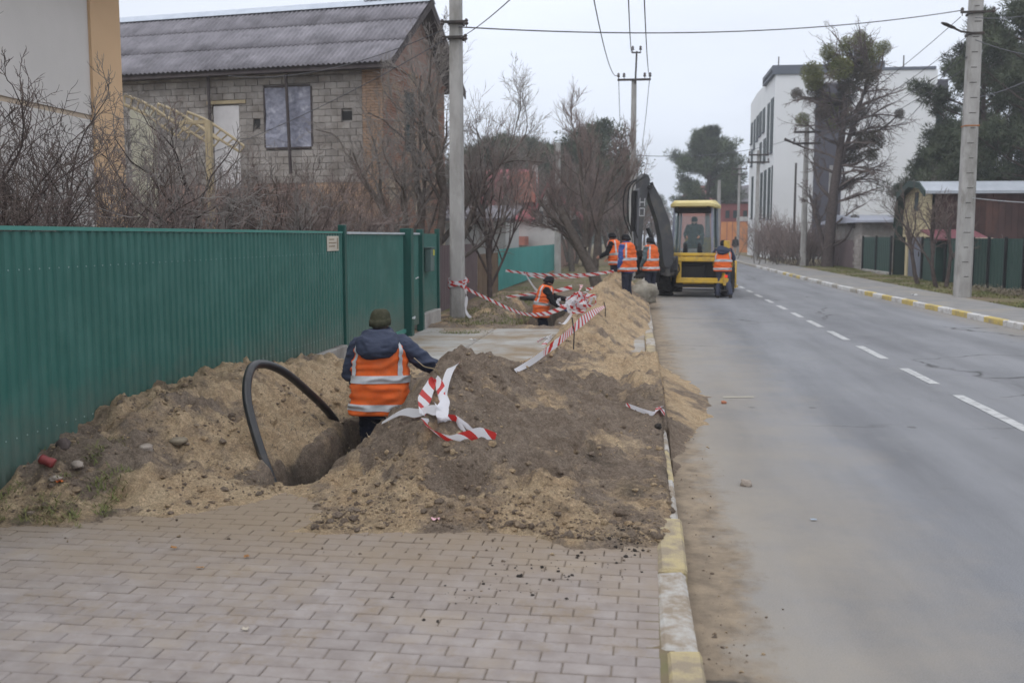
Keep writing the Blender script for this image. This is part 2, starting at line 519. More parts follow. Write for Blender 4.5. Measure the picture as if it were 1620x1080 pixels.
M['orange_gate'] = mk('orange_gate', (0.52, 0.21, 0.08), (0.6, 0.26, 0.1), 1.0, rough=0.7)
M['barn_yellow'] = mk('cream_siding', (0.46, 0.39, 0.235), (0.52, 0.44, 0.275), 2, rough=0.8, rand=0.06)
M['barn_red'] = mk('dark_red_wall', (0.050, 0.030, 0.028), (0.078, 0.043, 0.038), 1.3, rough=0.9, rand=0.2, c3=(0.12, 0.06, 0.045), s3=0.6, w3=0.45)
M['barn_green'] = mk('dark_green_trim', (0.022, 0.045, 0.036), rough=0.6)
M['silver_roof'] = mk('silver_tin', (0.34, 0.365, 0.40), (0.42, 0.445, 0.48), 1.5, rough=0.4, metal=0.2)
M['tan_roof'] = mk('tan_roof', (0.33, 0.2, 0.11), (0.4, 0.25, 0.14), 1.5, rough=0.8)
M['lilac_roof'] = mk('lilac_roof', (0.42, 0.44, 0.52), (0.5, 0.52, 0.6), 1.5, rough=0.5)
M['steel_door'] = mk('grey_steel_door', (0.135, 0.145, 0.18), (0.16, 0.17, 0.205), 2, rough=0.5)
M['steel'] = mk('galvanised', (0.38, 0.39, 0.4), (0.45, 0.46, 0.47), 6, rough=0.4, metal=0.5)
M['iron'] = mk('rusty_iron', (0.045, 0.04, 0.038), (0.075, 0.06, 0.052), 6, rough=0.7, metal=0.3)
M['ceramic'] = mk('brown_insulator', (0.05, 0.035, 0.03), rough=0.3, spec=0.5)
M['wire'] = mk('wire', (0.10, 0.10, 0.11), rough=0.7)
M['black_pipe'] = mk('black_polyethylene', (0.014, 0.0145, 0.016), (0.020, 0.020, 0.022), 6, rough=0.38, spec=0.5, c3=(0.05, 0.045, 0.04), s3=5, w3=0.4)
M['stone'] = mk('stone', (0.24, 0.2, 0.165), (0.34, 0.29, 0.245), 8, rough=0.95, bump=0.5, bscale=60)
M['boulder'] = mk('boulder', (0.24, 0.215, 0.17), (0.36, 0.33, 0.27), 3.5, rough=0.95, bump=0.6, bscale=20, c3=(0.15, 0.125, 0.09), s3=2.5, w3=0.6)
M['brickbit'] = mk('brick_piece', (0.36, 0.14, 0.08), (0.42, 0.18, 0.11), 20, rough=0.95)
M['black_dirt'] = mk('black_soil', (0.022, 0.018, 0.016), (0.045, 0.038, 0.032), 20, rough=1)
# clothing, people
M['vest'] = mk('orange_vest', (0.72, 0.12, 0.022), (0.80, 0.155, 0.03), 6, rough=0.75, bump=0.15, bscale=25, c3=(0.55, 0.115, 0.035), s3=3.0, w3=0.45, spec=0.25)
M['reflective'] = mk('reflective_tape', (0.42, 0.43, 0.45), (0.53, 0.54, 0.56), 9, rough=0.45, spec=0.5)
M['navy'] = mk('navy_jacket', (0.026, 0.034, 0.062), (0.040, 0.050, 0.085), 7, rough=0.7, bump=0.2, bscale=30, spec=0.3)
M['navy_trousers'] = mk('dark_navy_trousers', (0.014, 0.016, 0.03), (0.024, 0.027, 0.045), 7, rough=0.85)
M['bluegrey_trousers'] = mk('blue_grey_trousers', (0.04, 0.045, 0.07), (0.06, 0.066, 0.095), 7, rough=0.85)
M['blue_jacket'] = mk('blue_jacket', (0.035, 0.08, 0.26), (0.05, 0.10, 0.31), 7, rough=0.75)
M['teal_jacket'] = mk('grey_teal_jacket', (0.075, 0.11, 0.12), (0.10, 0.14, 0.15), 7, rough=0.75)
M['black_cloth'] = mk('black_cloth', (0.010, 0.010, 0.012), (0.018, 0.018, 0.02), 7, rough=0.9)
M['olive_cloth'] = mk('dark_olive_cloth', (0.018, 0.022, 0.018), (0.03, 0.034, 0.028), 7, rough=0.9)
M['beanie'] = mk('olive_knit', (0.040, 0.040, 0.024), (0.066, 0.064, 0.042), 30, rough=0.98, bump=0.6, bscale=140, spec=0.1, dist=0.006)
M['skin'] = mk('skin', (0.42, 0.23, 0.165), (0.48, 0.27, 0.195), 12, rough=0.6)
M['glove'] = mk('blue_glove', (0.03, 0.075, 0.2), (0.045, 0.1, 0.25), 12, rough=0.8)
M['eye'] = mk('eye', (0.03, 0.02, 0.015), rough=0.3)
M['boot'] = mk('boot', (0.016, 0.014, 0.013), (0.05, 0.042, 0.035), 15, rough=0.85)
# excavator
M['bh_yellow'] = mk('loader_yellow', (0.58, 0.36, 0.035), (0.64, 0.41, 0.05), 3, rough=0.5, c3=(0.36, 0.24, 0.08), s3=3, w3=0.5, spec=0.4)
M['bh_grey'] = mk('boom_grey', (0.05, 0.05, 0.053), (0.07, 0.07, 0.073), 3, rough=0.5, c3=(0.1, 0.09, 0.075), s3=3, w3=0.5, spec=0.4)
M['bh_black'] = mk('machine_black', (0.012, 0.012, 0.013), (0.024, 0.022, 0.02), 4, rough=0.7)
M['bh_post'] = mk('cab_post', (0.22, 0.23, 0.29), (0.27, 0.28, 0.34), 3, rough=0.5)
M['tyre'] = mk('tyre', (0.016, 0.0155, 0.015), (0.04, 0.035, 0.03), 9, rough=0.95)
M['chrome'] = mk('cylinder_rod', (0.5, 0.5, 0.5), rough=0.2, metal=0.9)
M['tail'] = mk('tail_lamp', (0.6, 0.03, 0.015), rough=0.3, emit=(1, 0.06, 0.03, 0.5))
M['decal'] = mk('white_lettering', (0.5, 0.5, 0.5), rough=0.6)

def glass(name, tint, alpha):
    m, n, l, b = node_mat(name)
    b.inputs['Base Color'].default_value = (*tint, 1)
    b.inputs['Roughness'].default_value = 0.05
    b.inputs['Alpha'].default_value = alpha
    b.inputs['Specular IOR Level'].default_value = 0.6
    return m
M['glass'] = glass('cab_glass', (0.4, 0.52, 0.55), 0.12)
M['glass_side'] = glass('cab_side_glass', (0.4, 0.55, 0.58), 0.35)

def overlay_dirt(m, col_, build):
    """mix a dirt colour into a finished material; build(n, l, pos) returns the mask socket"""
    n, l = m.node_tree.nodes, m.node_tree.links
    b = n['Principled BSDF']; src = b.inputs['Base Color'].links[0].from_socket
    geo = n.new('ShaderNodeNewGeometry')
    mx = n.new('ShaderNodeMix'); mx.data_type = 'RGBA'
    l.new(src, mx.inputs['A']); mx.inputs['B'].default_value = (*col_, 1)
    l.new(build(n, l, geo.outputs['Position']), mx.inputs['Factor'])
    l.new(mx.outputs['Result'], b.inputs['Base Color'])
def _nz(n, l, vec, sc, det=8, ro=.7):
    q = n.new('ShaderNodeTexNoise'); q.inputs['Scale'].default_value = sc; q.inputs['Detail'].default_value = det; q.inputs['Roughness'].default_value = ro
    l.new(vec, q.inputs['Vector']); return q.outputs[0]
def _mth(n, l, op, a, c=None):
    q = n.new('ShaderNodeMath'); q.operation = op
    for i, v in enumerate((a, c)):
        if v is None: continue
        if hasattr(v, 'is_linked'): l.new(v, q.inputs[i])
        else: q.inputs[i].default_value = v
    return q.outputs[0]
def _rng(n, l, v, a, c, lo=0., hi=1.):
    q = n.new('ShaderNodeMapRange'); q.inputs['From Min'].default_value = a; q.inputs['From Max'].default_value = c
    q.inputs['To Min'].default_value = lo; q.inputs['To Max'].default_value = hi; l.new(v, q.inputs[0]); return q.outputs[0]
def _paver_dirt(n, l, pos):
    s = n.new('ShaderNodeSeparateXYZ'); l.new(pos, s.inputs[0])
    e = _mth(n, l, 'ADD', s.outputs[1], _mth(n, l, 'MULTIPLY', _mth(n, l, 'SUBTRACT', _nz(n, l, pos, 1.1), .5), 3.4))
    near = _rng(n, l, e, 4.2, 5.8, 0, .95)
    blot = _mth(n, l, 'MAXIMUM', _rng(n, l, _nz(n, l, pos, 1.5, 10, .78), .52, .64, 0, .75), _rng(n, l, _nz(n, l, pos, 9, 8, .8), .56, .70, 0, .45))
    return _mth(n, l, 'MAXIMUM', near, blot)
overlay_dirt(M['paver'], (.245, .19, .135), _paver_dirt)
def _mud(n, l, pos):
    s = n.new('ShaderNodeSeparateXYZ'); l.new(pos, s.inputs[0])
    e = _mth(n, l, 'ADD', s.outputs[2], _mth(n, l, 'MULTIPLY', _mth(n, l, 'SUBTRACT', _nz(n, l, pos, 3.5, 9, .8), .5), 1.1))
    return _mth(n, l, 'MAXIMUM', _rng(n, l, e, .75, .2, 0, .55), _rng(n, l, _nz(n, l, pos, 1.6, 9, .8), .58, .75, 0, .15))
overlay_dirt(M['green_sheet'], (.15, .14, .115), _mud)
def _vest_dirt(n, l, pos):
    return _rng(n, l, _nz(n, l, pos, 9, 9, .8), .54, .72, 0, .5)
overlay_dirt(M['vest'], (.30, .10, .045), _vest_dirt)
# =================================================================== GROUND, ROAD, PAVEMENTS
rng = np.random.default_rng(7)
ROAD_Z = -0.10
KL = 0.27                                              # road-side face of the left kerb
KR_Y = np.array([-6, 5, 20.8, 23, 32, 36, 50, 70, 120, 400.])
KR_X = np.array([7.66, 7.62, 7.56, 7.45, 7.12, 7.02, 6.92, 6.87, 6.8, 6.8])
kr = lambda y: np.interp(y, KR_Y, KR_X)
HX0, HX1, HY0, HY1 = -4.3, 0.26, 5.25, 31.0            # where the soil mesh is the ground

def sheet(name, rects, z, mat, kind='structure', parent=None):
    mb = MB()
    for x0, x1, y0, y1 in rects:
        mb.quad((x0, y0, z), (x1, y0, z), (x1, y1, z), (x0, y1, z))
    o = mb.build(name, mat, parent)
    if kind: o['kind'] = kind
    return o

sheet('ground', [(-330, HX0, -60, 335), (HX1, 330, -60, 335), (HX0, HX1, -60, HY0), (HX0, HX1, HY1, 335)], -0.16, M['dirt'])
sheet('verge', [(-4.3, 0.115, 30.9, 120), (-60, -4.3, -20, 160)], -0.012, M['dirt'])
sheet('bedding_sand', [(-4.3, 0.115, -4, 5.35)], -0.006, M['bedding'])
sheet('joint_sand', [(0.05, 0.17, 1, 6.3)], -0.0035, M['dirt'])

# ---- the asphalt road: grey, dusty towards the left kerb, cracked
m, n, l, b = node_mat('road_asphalt')
b.inputs['Roughness'].default_value = 0.93
b.inputs['Specular IOR Level'].default_value = 0.18
geo = n.new('ShaderNodeNewGeometry')
def noise(scale, detail=6, rough=0.6, vec=None, dim=None):
    q = n.new('ShaderNodeTexNoise'); q.inputs['Scale'].default_value = scale
    q.inputs['Detail'].default_value = detail; q.inputs['Roughness'].default_value = rough
    l.new(vec or geo.outputs['Position'], q.inputs['Vector']); return q.outputs[0]
def ramp2(src, p0, p1, c0, c1):
    q = n.new('ShaderNodeValToRGB'); e = q.color_ramp.elements
    e[0].position = p0; e[1].position = p1
    e[0].color = (*c0, 1) if len(np.shape(c0)) else (c0, c0, c0, 1)
    e[1].color = (*c1, 1) if len(np.shape(c1)) else (c1, c1, c1, 1)
    l.new(src, q.inputs[0]); return q.outputs[0]
def mixc(fac, a, bb, mode='MIX'):
    q = n.new('ShaderNodeMix'); q.data_type = 'RGBA'; q.blend_type = mode
    for s, v in (('Factor', fac), ('A', a), ('B', bb)):
        if hasattr(v, 'is_linked'): l.new(v, q.inputs[s])
        elif np.ndim(v): q.inputs[s].default_value = (*v, 1)
        else: q.inputs[s].default_value = v
    return q.outputs['Result']
def math_(op, a, bb=None):
    q = n.new('ShaderNodeMath'); q.operation = op
    for i, v in enumerate((a, bb)):
        if v is None: continue
        if hasattr(v, 'is_linked'): l.new(v, q.inputs[i])
        else: q.inputs[i].default_value = v
    return q.outputs[0]
base = ramp2(noise(0.35, 8), 0.3, 0.7, (0.185, 0.187, 0.197), (0.225, 0.227, 0.235))
agg = ramp2(noise(130, 4, .8), 0.36, 0.64, 0.74, 1.26)
base = mixc(1.0, base, agg, 'MULTIPLY')
stre = n.new('ShaderNodeMapping'); stre.inputs['Scale'].default_value = (1.0, 0.12, 1)
l.new(geo.outputs['Position'], stre.inputs[0])
base = mixc(1.0, base, ramp2(noise(1.3, 5, vec=stre.outputs[0]), 0.34, 0.66, 0.80, 1.12), 'MULTIPLY')
base = mixc(ramp2(noise(3.1, 9, 0.75), 0.6, 0.72, 0.0, 0.5), base, (0.115, 0.112, 0.11))
base = mixc(ramp2(noise(14, 9, 0.8), 0.62, 0.74, 0.0, 0.5), base, (0.12, 0.116, 0.112))
base = mixc(ramp2(noise(0.9, 9, 0.75), 0.55, 0.7, 0.0, 0.4), base, (0.27, 0.262, 0.25))
sp = n.new('ShaderNodeSeparateXYZ'); l.new(geo.outputs['Position'], sp.inputs[0])
# fine sand tracked out from the digging, dense at the kerb
edge = math_('ADD', sp.outputs[0], math_('MULTIPLY', math_('SUBTRACT', noise(1.1, 8, 0.7), 0.5), 2.6))
dust = ramp2(math_('MULTIPLY', edge, 0.25), 0.04, 0.52, 0.95, 0.0)
base = mixc(math_('MULTIPLY', dust, 0.8), base, (0.33, 0.285, 0.225))
edge2 = math_('ADD', sp.outputs[0], math_('MULTIPLY', math_('SUBTRACT', noise(2.6, 9, 0.75), 0.5), 0.9))
sand = ramp2(edge2, 0.44, 0.66, 1.0, 0.0)
base = mixc(sand, base, ramp2(noise(7, 6), 0.35, 0.65, (0.17, 0.135, 0.1), (0.285, 0.225, 0.16)))
edge3 = math_('ADD', math_('SUBTRACT', 7.45, sp.outputs[0]), math_('MULTIPLY', math_('SUBTRACT', noise(2.0, 8, 0.7), 0.5), 1.2))
base = mixc(ramp2(edge3, 0.1, 0.8, 0.6, 0.0), base, (0.27, 0.24, 0.2))
spv = n.new('ShaderNodeTexVoronoi'); spv.inputs['Scale'].default_value = 1.5            # dried drips and small stains
l.new(geo.outputs['Position'], spv.inputs['Vector'])
spd = math_('ADD', spv.outputs['Distance'], math_('MULTIPLY', math_('SUBTRACT', noise(16, 4), .5), .12))
base = mixc(math_('MULTIPLY', ramp2(spd, .055, .085, 1., 0.), ramp2(spv.outputs['Color'], .5, .56, 0., .6)), base, (0.095, 0.092, 0.09))
vor = n.new('ShaderNodeTexVoronoi'); vor.feature = 'DISTANCE_TO_EDGE'; vor.inputs['Scale'].default_value = 0.16
wv = n.new('ShaderNodeMapping')
wn2 = n.new('ShaderNodeTexNoise'); wn2.inputs['Scale'].default_value = 0.9; wn2.inputs['Detail'].default_value = 7
l.new(geo.outputs['Position'], wn2.inputs['Vector'])
va = n.new('ShaderNodeVectorMath'); va.operation = 'MULTIPLY_ADD'
l.new(wn2.outputs['Color'], va.inputs[0]); va.inputs[1].default_value = (1.6, 1.6, 0); l.new(geo.outputs['Position'], va.inputs[2])
l.new(va.outputs[0], vor.inputs['Vector'])
crack = ramp2(vor.outputs['Distance'], 0.0016, 0.0050, 1.0, 0.0)
crack = math_('MULTIPLY', crack, ramp2(noise(0.22, 3), 0.46, 0.53, 0.0, 0.9))
base = mixc(crack, base, (0.05, 0.048, 0.046))
l.new(base, b.inputs['Base Color'])
bp = n.new('ShaderNodeBump'); bp.inputs['Strength'].default_value = 0.35; bp.inputs['Distance'].default_value = 0.01
l.new(math_('SUBTRACT', noise(110, 4), math_('MULTIPLY', crack, 1.5)), bp.inputs['Height'])
l.new(bp.outputs[0], b.inputs['Normal'])
M['road'] = m

mb = MB()
ys = np.concatenate([[-6], np.arange(0, 120, 4.0), [120, 200, 330]])
for a, c in zip(ys[:-1], ys[1:]):
    mb.quad((KL - .02, a, ROAD_Z), (kr(a) + .02, a, ROAD_Z), (kr(c) + .02, c, ROAD_Z), (KL - .02, c, ROAD_Z))
mb.build('road', M['road'])['kind'] = 'structure'
mb = MB()
for a, c in zip(ys[:-1], ys[1:]):
    mb.quad((kr(a) + .16, a, .012), (9.25, a, .012), (9.25, c, .012), (kr(c) + .16, c, .012))
mb.build('sidewalk', M['asphalt_walk'])['kind'] = 'structure'
sheet('grass_verge', [(9.25, 60, -6, 160)], 0.004, M['dirt'])

# ---- painted centre dashes
dash_root = thing('centre_line', (3.7, 10, ROAD_Z)); dash_root['kind'] = 'structure'
starts = [(9.7, 12.1), (13.0, 14.5), (15.6, 17.4), (18.4, 20.1), (21.0, 22.6), (23.5, 24.9)]
y = 26.0
while y < 90:
    starts.append((y, y + 1.45)); y += 2.6
for y0, y1 in starts:
    mb = MB(); k = 7
    for i in range(k):
        a = y0 + (y1 - y0) * i / k; c = y0 + (y1 - y0) * (i + 1) / k
        j = lambda: rng.uniform(-.006, .006)
        mb.quad((3.655 + j(), a, ROAD_Z + .004), (3.785 + j(), a, ROAD_Z + .004), (3.785 + j(), c, ROAD_Z + .004), (3.655 + j(), c, ROAD_Z + .004))
    mb.build('dash', M['line'], dash_root)
mb = MB()                                               # faded chalk marks on the asphalt
mb.quad((.98, 11.55, ROAD_Z + .004), (1.34, 11.62, ROAD_Z + .004), (1.34, 11.72, ROAD_Z + .004), (.98, 11.66, ROAD_Z + .004))
mb.build('paint_mark', mk('faded_mark', (.36, .33, .26), (.3, .28, .24), 9, rough=.95), dash_root)

# ---- kerbs: one object per stone
def kerb_mesh(L, seed, mat):
    r = np.random.default_rng(seed)
    mb = MB()
    mb.bbox((0, 0, 0), (0.15, L - 0.012, 0.30), 0.018)
    v = mb.v[0]; v += r.uniform(-.006, .006, v.shape)
    me = bpy.data.meshes.new('kerb_stone')
    me.from_pydata(v.tolist(), [], mb.f); me.materials.append(mat)
    return me
kmr = {k: [kerb_mesh(1.0, s + 5, M[k + '_clean'] if k != 'kerb_bare' else M[k]) for s in range(3)] for k in ('kerb_white', 'kerb_yellow', 'kerb_bare')}
kl_root = thing('kerb', (0.2, 5, 0)); kl_root['kind'] = 'structure'
kme = {k: [kerb_mesh(1.0, s, M[k]) for s in range(3)] for k in ('kerb_white', 'kerb_yellow', 'kerb_bare')}
seq = {}
y = 1.12
i = 0
while y < 46:
    k = ('kerb_yellow', 'kerb_white')[i % 2]
    if y > 13.5: k = 'kerb_white' if rng.random() < .7 else 'kerb_yellow'
    if y > 24: k = 'kerb_bare'
    piece('kerb_stone', kme[k][i % 3], kl_root, (rng.uniform(-.008, .008) - .005 + (0.02 if y < 3.5 else 0), y + .5 - 5, -.135 + rng.uniform(-.008, .004)), rng.uniform(-.008, .008))
    y += 1.0; i += 1
kr_root = thing('kerb', (7.3, 5, 0)); kr_root['kind'] = 'structure'
y = 15.8; i = 0
while y < 96:
    k = ('kerb_yellow', 'kerb_white')[i % 2]
    if y > 33: k = 'kerb_white' if (i % 3) else 'kerb_bare'
    if 44 < y < 50 and i % 2: k = 'kerb_yellow'
    if y > 60: k = 'kerb_bare'
    ang = math.atan2(-(kr(y + 1) - kr(y)), 1)
    piece('kerb_stone', kmr[k][i % 3], kr_root, (kr(y + .5) + .085 - 7.3, y + .5 - 5, -.125 + rng.uniform(-.006, .006)), ang)
    y += 1.0; i += 1

# ---- concrete paving blocks in running bond: single blocks near the camera, the rest one mesh
pv_root = thing('pavement', (-2, 4, 0)); pv_root['kind'] = 'structure'
PL, PWd, PG = 0.2, 0.1, 0.0045
pmes = []
for s in range(4):
    mb = MB(); mb.bbox((0, 0, -.03), (PL - PG, PWd - PG, .06), 0.005)
    r = np.random.default_rng(s); mb.v[0] += r.uniform(-.0007, .0007, mb.v[0].shape)
    me = bpy.data.meshes.new('paver'); me.from_pydata(mb.v[0].tolist(), [], mb.f); me.materials.append(M['paver']); pmes.append((me, mb))
cells = []
rot_p = -0.012
cr_, sr_ = math.cos(rot_p), math.sin(rot_p)
for j in range(0, 60):
    yy = 0.9 + j * PWd
    off = (0, 0.1, 0.055, 0.15)[j % 4] if j % 7 else 0.03
    x = 0.062
    first = True
    while x > -4.6:
        w = PL
        if first and j % 2: w = 0.1
        cxx = x - w / 2
        px, py_ = cxx * cr_ - yy * sr_, cxx * sr_ + yy * cr_
        if -4.2 < px < 0.1 and 1.0 < py_ < 6.55:
            cells.append((px, py_, w))
        x -= w; first = False
def vis(c):
    d = np.array([c[0], c[1], 0]) - _o
    k = F_PX / (d @ _f); sx, sy = CX + d @ _r * k, CY - d @ _u * k
    return -30 < sx < 1650 and sy < 1095
vc = [c for c in cells if vis(c)]; nv_ = [c for c in cells if not vis(c) and c[1] > 2.0]
vc.sort(key=lambda c: c[1])
mbp = MB()
for i, c in enumerate(vc + nv_):
    me, pmb = pmes[int(rng.integers(4))]
    dz = rng.uniform(-.003, .0025) + 0.004 * (fbm(c[0] * .9, c[1] * .9, octv=2) - .5)
    tilt = rng.normal(0, .006, 2)
    if i < 290 and i < len(vc):
        o = piece('paver', me, pv_root, (c[0] + 2, c[1] - 4, dz), rot=(tilt[0], tilt[1], rot_p + rng.normal(0, .004)))
        if c[2] < .2: o.scale = (0.5, 1, 1)
    else:
        v = pmb.v[0].copy(); v[:, 0] *= c[2] / PL
        v = v @ rotm((0, 0, 1), rot_p).T + (c[0], c[1], dz)
        mbp.add(v, pmb.f)
o = mbp.build('far_paver', M['paver'], pv_root); o['kind'] = 'stuff'

# ---- driveway slab of old concrete by the gate, cast in three bays
sl_root = thing('driveway', (-2, 16, 0)); sl_root['kind'] = 'structure'
for x0, x1 in ((-4.02, -2.72), (-2.70, -1.32), (-1.30, 0.108)):
    mb = MB(); mb.bbox(((x0 + x1) / 2, 16.05, -.07), (x1 - x0, 5.4, .15), .015)
    mb.build('slab', M['slab'], sl_root)

# =================================================================== DUG SOIL: one height field, split into heaps and trench
YS = np.array([5.5, 6.2, 7, 8, 9, 10.5, 12, 13.5, 15, 17, 19, 21, 24, 27, 29.5, 31])
RC = np.array([-1.0, -1.1, -1.35, -1.66, -1.74, -1.42, -1.12, -.98, -.85, -.8, -.78, -.72, -.66, -.62, -.6, -.6])
RH = np.array([0, .20, .42, .58, .66, .27, .10, .20, .40, .46, .52, .58, .68, .72, .45, 0])
RWL = np.array([.95, 1.0, .86, .56, .46, .58, .66, .66, .6, .6, .7, .8, .8, .8, .7, .6])
RWR = np.array([1.0, 1.25, 1.35, 1.6, 1.8, 1.75, 1.7, 1.25, .85, .8, .95, 1.0, 1.0, .95, .9, .7])
LYS = np.array([5.6, 6.1, 6.55, 7.05, 8, 9, 10, 11.3, 12.6])
LH = np.array([0, .22, .30, .47, .50, .47, .40, .27, 0])

def worley(x, y, s):
    xi = np.floor(x).astype(np.int64); yi = np.floor(y).astype(np.int64)
    best = np.full(np.shape(x), 9.0); z0 = np.zeros_like(xi)
    for dx in (-1, 0, 1):
        for dy in (-1, 0, 1):
            cx = xi + dx; cy = yi + dy
            d = (cx + _hash(cx, cy, z0, s) - x) ** 2 + (cy + _hash(cx, cy, z0 + 1, s) - y) ** 2
            best = np.minimum(best, d)
    return np.sqrt(best)

def soil_parts(x, y):
    wob = (fbm(x * .8 + 3, y * .8, octv=3, s=21) - .5)
    yy = y + wob * 0.7
    c = np.interp(yy, YS, RC) + wob * .25
    h = np.interp(yy, YS, RH) * (0.82 + 0.42 * fbm(x * .0 + 5, y * .75, octv=3, s=31))
    d = x - c
    t = np.where(d < 0, -d / np.interp(yy, YS, RWL), d / np.interp(yy, YS, RWR))
    p = np.clip(1 - np.sqrt(t * t + .012) + .05, 0, 1)
    hr = h * p ** (np.where(d > 0, 1.2, 1.0))
    h2 = np.interp(y + wob * .8, LYS, LH, left=0, right=0)
    d2 = x + 3.72 + wob * .3
    t2 = np.where(d2 < 0, -d2 / 2.2, d2 / (0.92 + .25 * wob))
    hl = h2 * np.clip(1 - np.sqrt(t2 * t2 + .01) + .06, 0, 1) ** 1.05
    # small heap beside the far trench
    q = np.sqrt(((x + 3.1) / .65) ** 2 + ((y - 22.5) / 3.0) ** 2)
    hs_ = .34 * np.clip(1 - q, 0, 1)
    return hr, hl, hs_, wob

def soil_z(x, y, noise_on=True):
    x = np.asarray(x, float); y = np.asarray(y, float)
    hr, hl, hs_, wob = soil_parts(x, y)
    thick = np.maximum(np.maximum(hr, hl), hs_)
    # thin spread of soil round the digging
    front = sstep(5.4, 6.15, y + (fbm(x * 1.1, y * 1.1, octv=6, s=41) - .5) * 2.3 + .18 * np.sin(x * 1.3 + .7))
    slabm = sstep(13.2, 13.5, y + wob * .4) * (1 - sstep(18.6, 18.9, y + wob * .3))
    front = front * sstep(5.3, 5.75, y + (fbm(x * 6, y * 6, octv=3, s=43) - .5) * .25)
    flat = (0.055 * front) * (1 - slabm)
    right = 1 - sstep(.1, .32, x)
    flat = flat * right
    # sand run over the kerb on to the road
    sp_ = np.interp(y, [6.2, 7.6, 9.0, 10.2, 11.6, 13.2, 14.5], [0, .06, .28, .55, .66, .42, 0])
    spill = np.clip((.24 + sp_ - x + (fbm(x * 3, y * 3, octv=4, s=51) - .5) * .25), 0, .6) * .42 * (x > .1) * (sp_ > 0)
    sp2 = sp_ * (.55 + .6 * fbm(x * 0 + 3, y * 2.2, octv=3, s=58)) + (fbm(x * 4.5, y * 4.5, octv=5, s=59) - .5) * .55 * (sp_ > .05)
    spill = np.maximum(spill, .20 * np.clip(1 - (x - .26) / np.maximum(sp2, .05), 0, 1) ** 1.7 * (sp_ > .05) * np.clip(sp_ / .3, 0, 1) * (x > .265))
    thick = thick + flat
    kc = np.interp(y, [5.9, 6.3, 8.6, 9.4, 13.5, 14.2], [0, .07, .085, .2, .2, 0]) * sstep(-.6, .1, x) * (1 - sstep(.20 + .1 * (y > 9.0), .25 + .1 * (y > 9.0), x))
    kc = kc * (.55 + .9 * fbm(x * 2, y * 2.4, octv=4, s=57))
    thick = np.maximum(thick, kc)
    base = np.where(x > .265, ROAD_Z, 0.0)
    basein = np.where(x > .265, ROAD_Z, -.005)
    if noise_on:
        xw = x + (fbm(x * 5, y * 5, octv=3, s=211) - .5) * .22; yw = y + (fbm(x * 5 + 7, y * 5, octv=3, s=212) - .5) * .22
        w1 = worley(xw * 3.6, yw * 3.6, 201); w2 = worley(xw * 9.5, yw * 9.5, 202)
        patch = sstep(.42, .62, fbm(x * 1.3, y * 1.3, octv=3, s=203))
        clod = (np.clip(.75 - w1, 0, 1) - .35) * .13 * (.35 + .65 * patch) + (np.clip(.75 - w2, 0, 1) - .35) * .06 * (.3 + .7 * patch)
        amp = np.clip(thick / .18, 0, 1)
        lump = (fbm(x * 2.1, y * 2.1, octv=4, s=3) - .5) * .20
        rid = (1 - np.abs(2 * fbm(x * 4.2, y * 4.2, octv=4, s=9) - 1)) ** 2.2 * .085 - .035
        cl = (fbm(x * 11, y * 11, octv=3, s=13) - .5)
        cl = np.sign(cl) * np.abs(cl) ** 1.1 * .085
        fine = (fbm(x * 34, y * 34, octv=3, s=17) - .5) * .03
        thick = thick + amp * (lump + rid + cl + clod) + (.25 + .75 * amp) * fine * np.clip(thick / .03, 0, 1)
    z = base + thick - .026
    z = np.where(x > .27, np.maximum(ROAD_Z - .05 + spill * 1.0, ROAD_Z + spill - .03 + (0.02 * (fbm(x * 12, y * 12, octv=3, s=61) - .5) if noise_on else 0)), z)
    z = np.where((x > .27) & (thick - .1 > spill) & (hr > .05), np.maximum(z, ROAD_Z + (hr + .1) * (1 - sstep(.27, .75, x)) * .9), z)
    # trenches
    def trench(z, y0, y1, c, w, depth, s):
        dc = np.abs(x - c - (fbm(x * 0 + 1, y * 1.2, octv=4, s=s) - .5) * .3)
        wn_ = w + (fbm(x * 1.5, y * 1.5, z=np.zeros_like(x) + 3, octv=4, s=s + 3) - .5) * .2
        k = 1 - sstep(wn_ - .10, wn_ + .13, dc)
        k = k * sstep(y0 - .12, y0 + .3, y) * (1 - sstep(y1 - .3, y1 + .1, y))
        fl = -depth * (.45 + .55 * sstep(y0, y0 + 1.7, y)) + (fbm(x * 5, y * 5, octv=4, s=s + 7) - .5) * .24 - worley(x * 6, y * 6, s) * .08
        return z * (1 - k) + fl * k, k
    z, k1 = trench(z, 6.62, 11.7, np.interp(y, [6.6, 9, 11.7], [-2.50, -2.42, -2.38]), .15, .80, 71)
    z, k2 = trench(z, 19.15, 28.5, -2.05, .36, .92, 81)
    return z, thick, np.maximum(k1, k2)

gx = np.concatenate([np.arange(-4.3, -4.06, .06), np.arange(-4.06, 1.3, .0185)])
yl = [5.2]
while yl[-1] < 31.2: yl.append(yl[-1] + .0027 * yl[-1])
gy = np.array(yl)
X, Y = np.meshgrid(gx, gy)
Z, TH, TK = soil_z(X, Y)
hr_, hl_, hs2_, wob_ = soil_parts(X, Y)
n1 = fbm(X * 1.15, Y * 1.15, octv=5, s=101); n2 = fbm(X * 3.3, Y * 3.3, octv=5, s=111); n3 = fbm(X * .7, Y * .7 + 9, octv=3, s=121)
sandy = np.where(hl_ > hr_, .90, .16)
sandy = np.where((hr_ >= hl_), .15 + .5 * sstep(9.0, 11.5, Y + 1.6 * X), sandy)
sandy = np.where(Y > 19, .66, sandy)
sandy = np.where((Y < 6.9) & (hl_ <= .03) & (hr_ < .12), .48, sandy)
sandy = np.where((Y > 18.7) & (X < -1.4) & (hr_ < .1), .22, sandy)
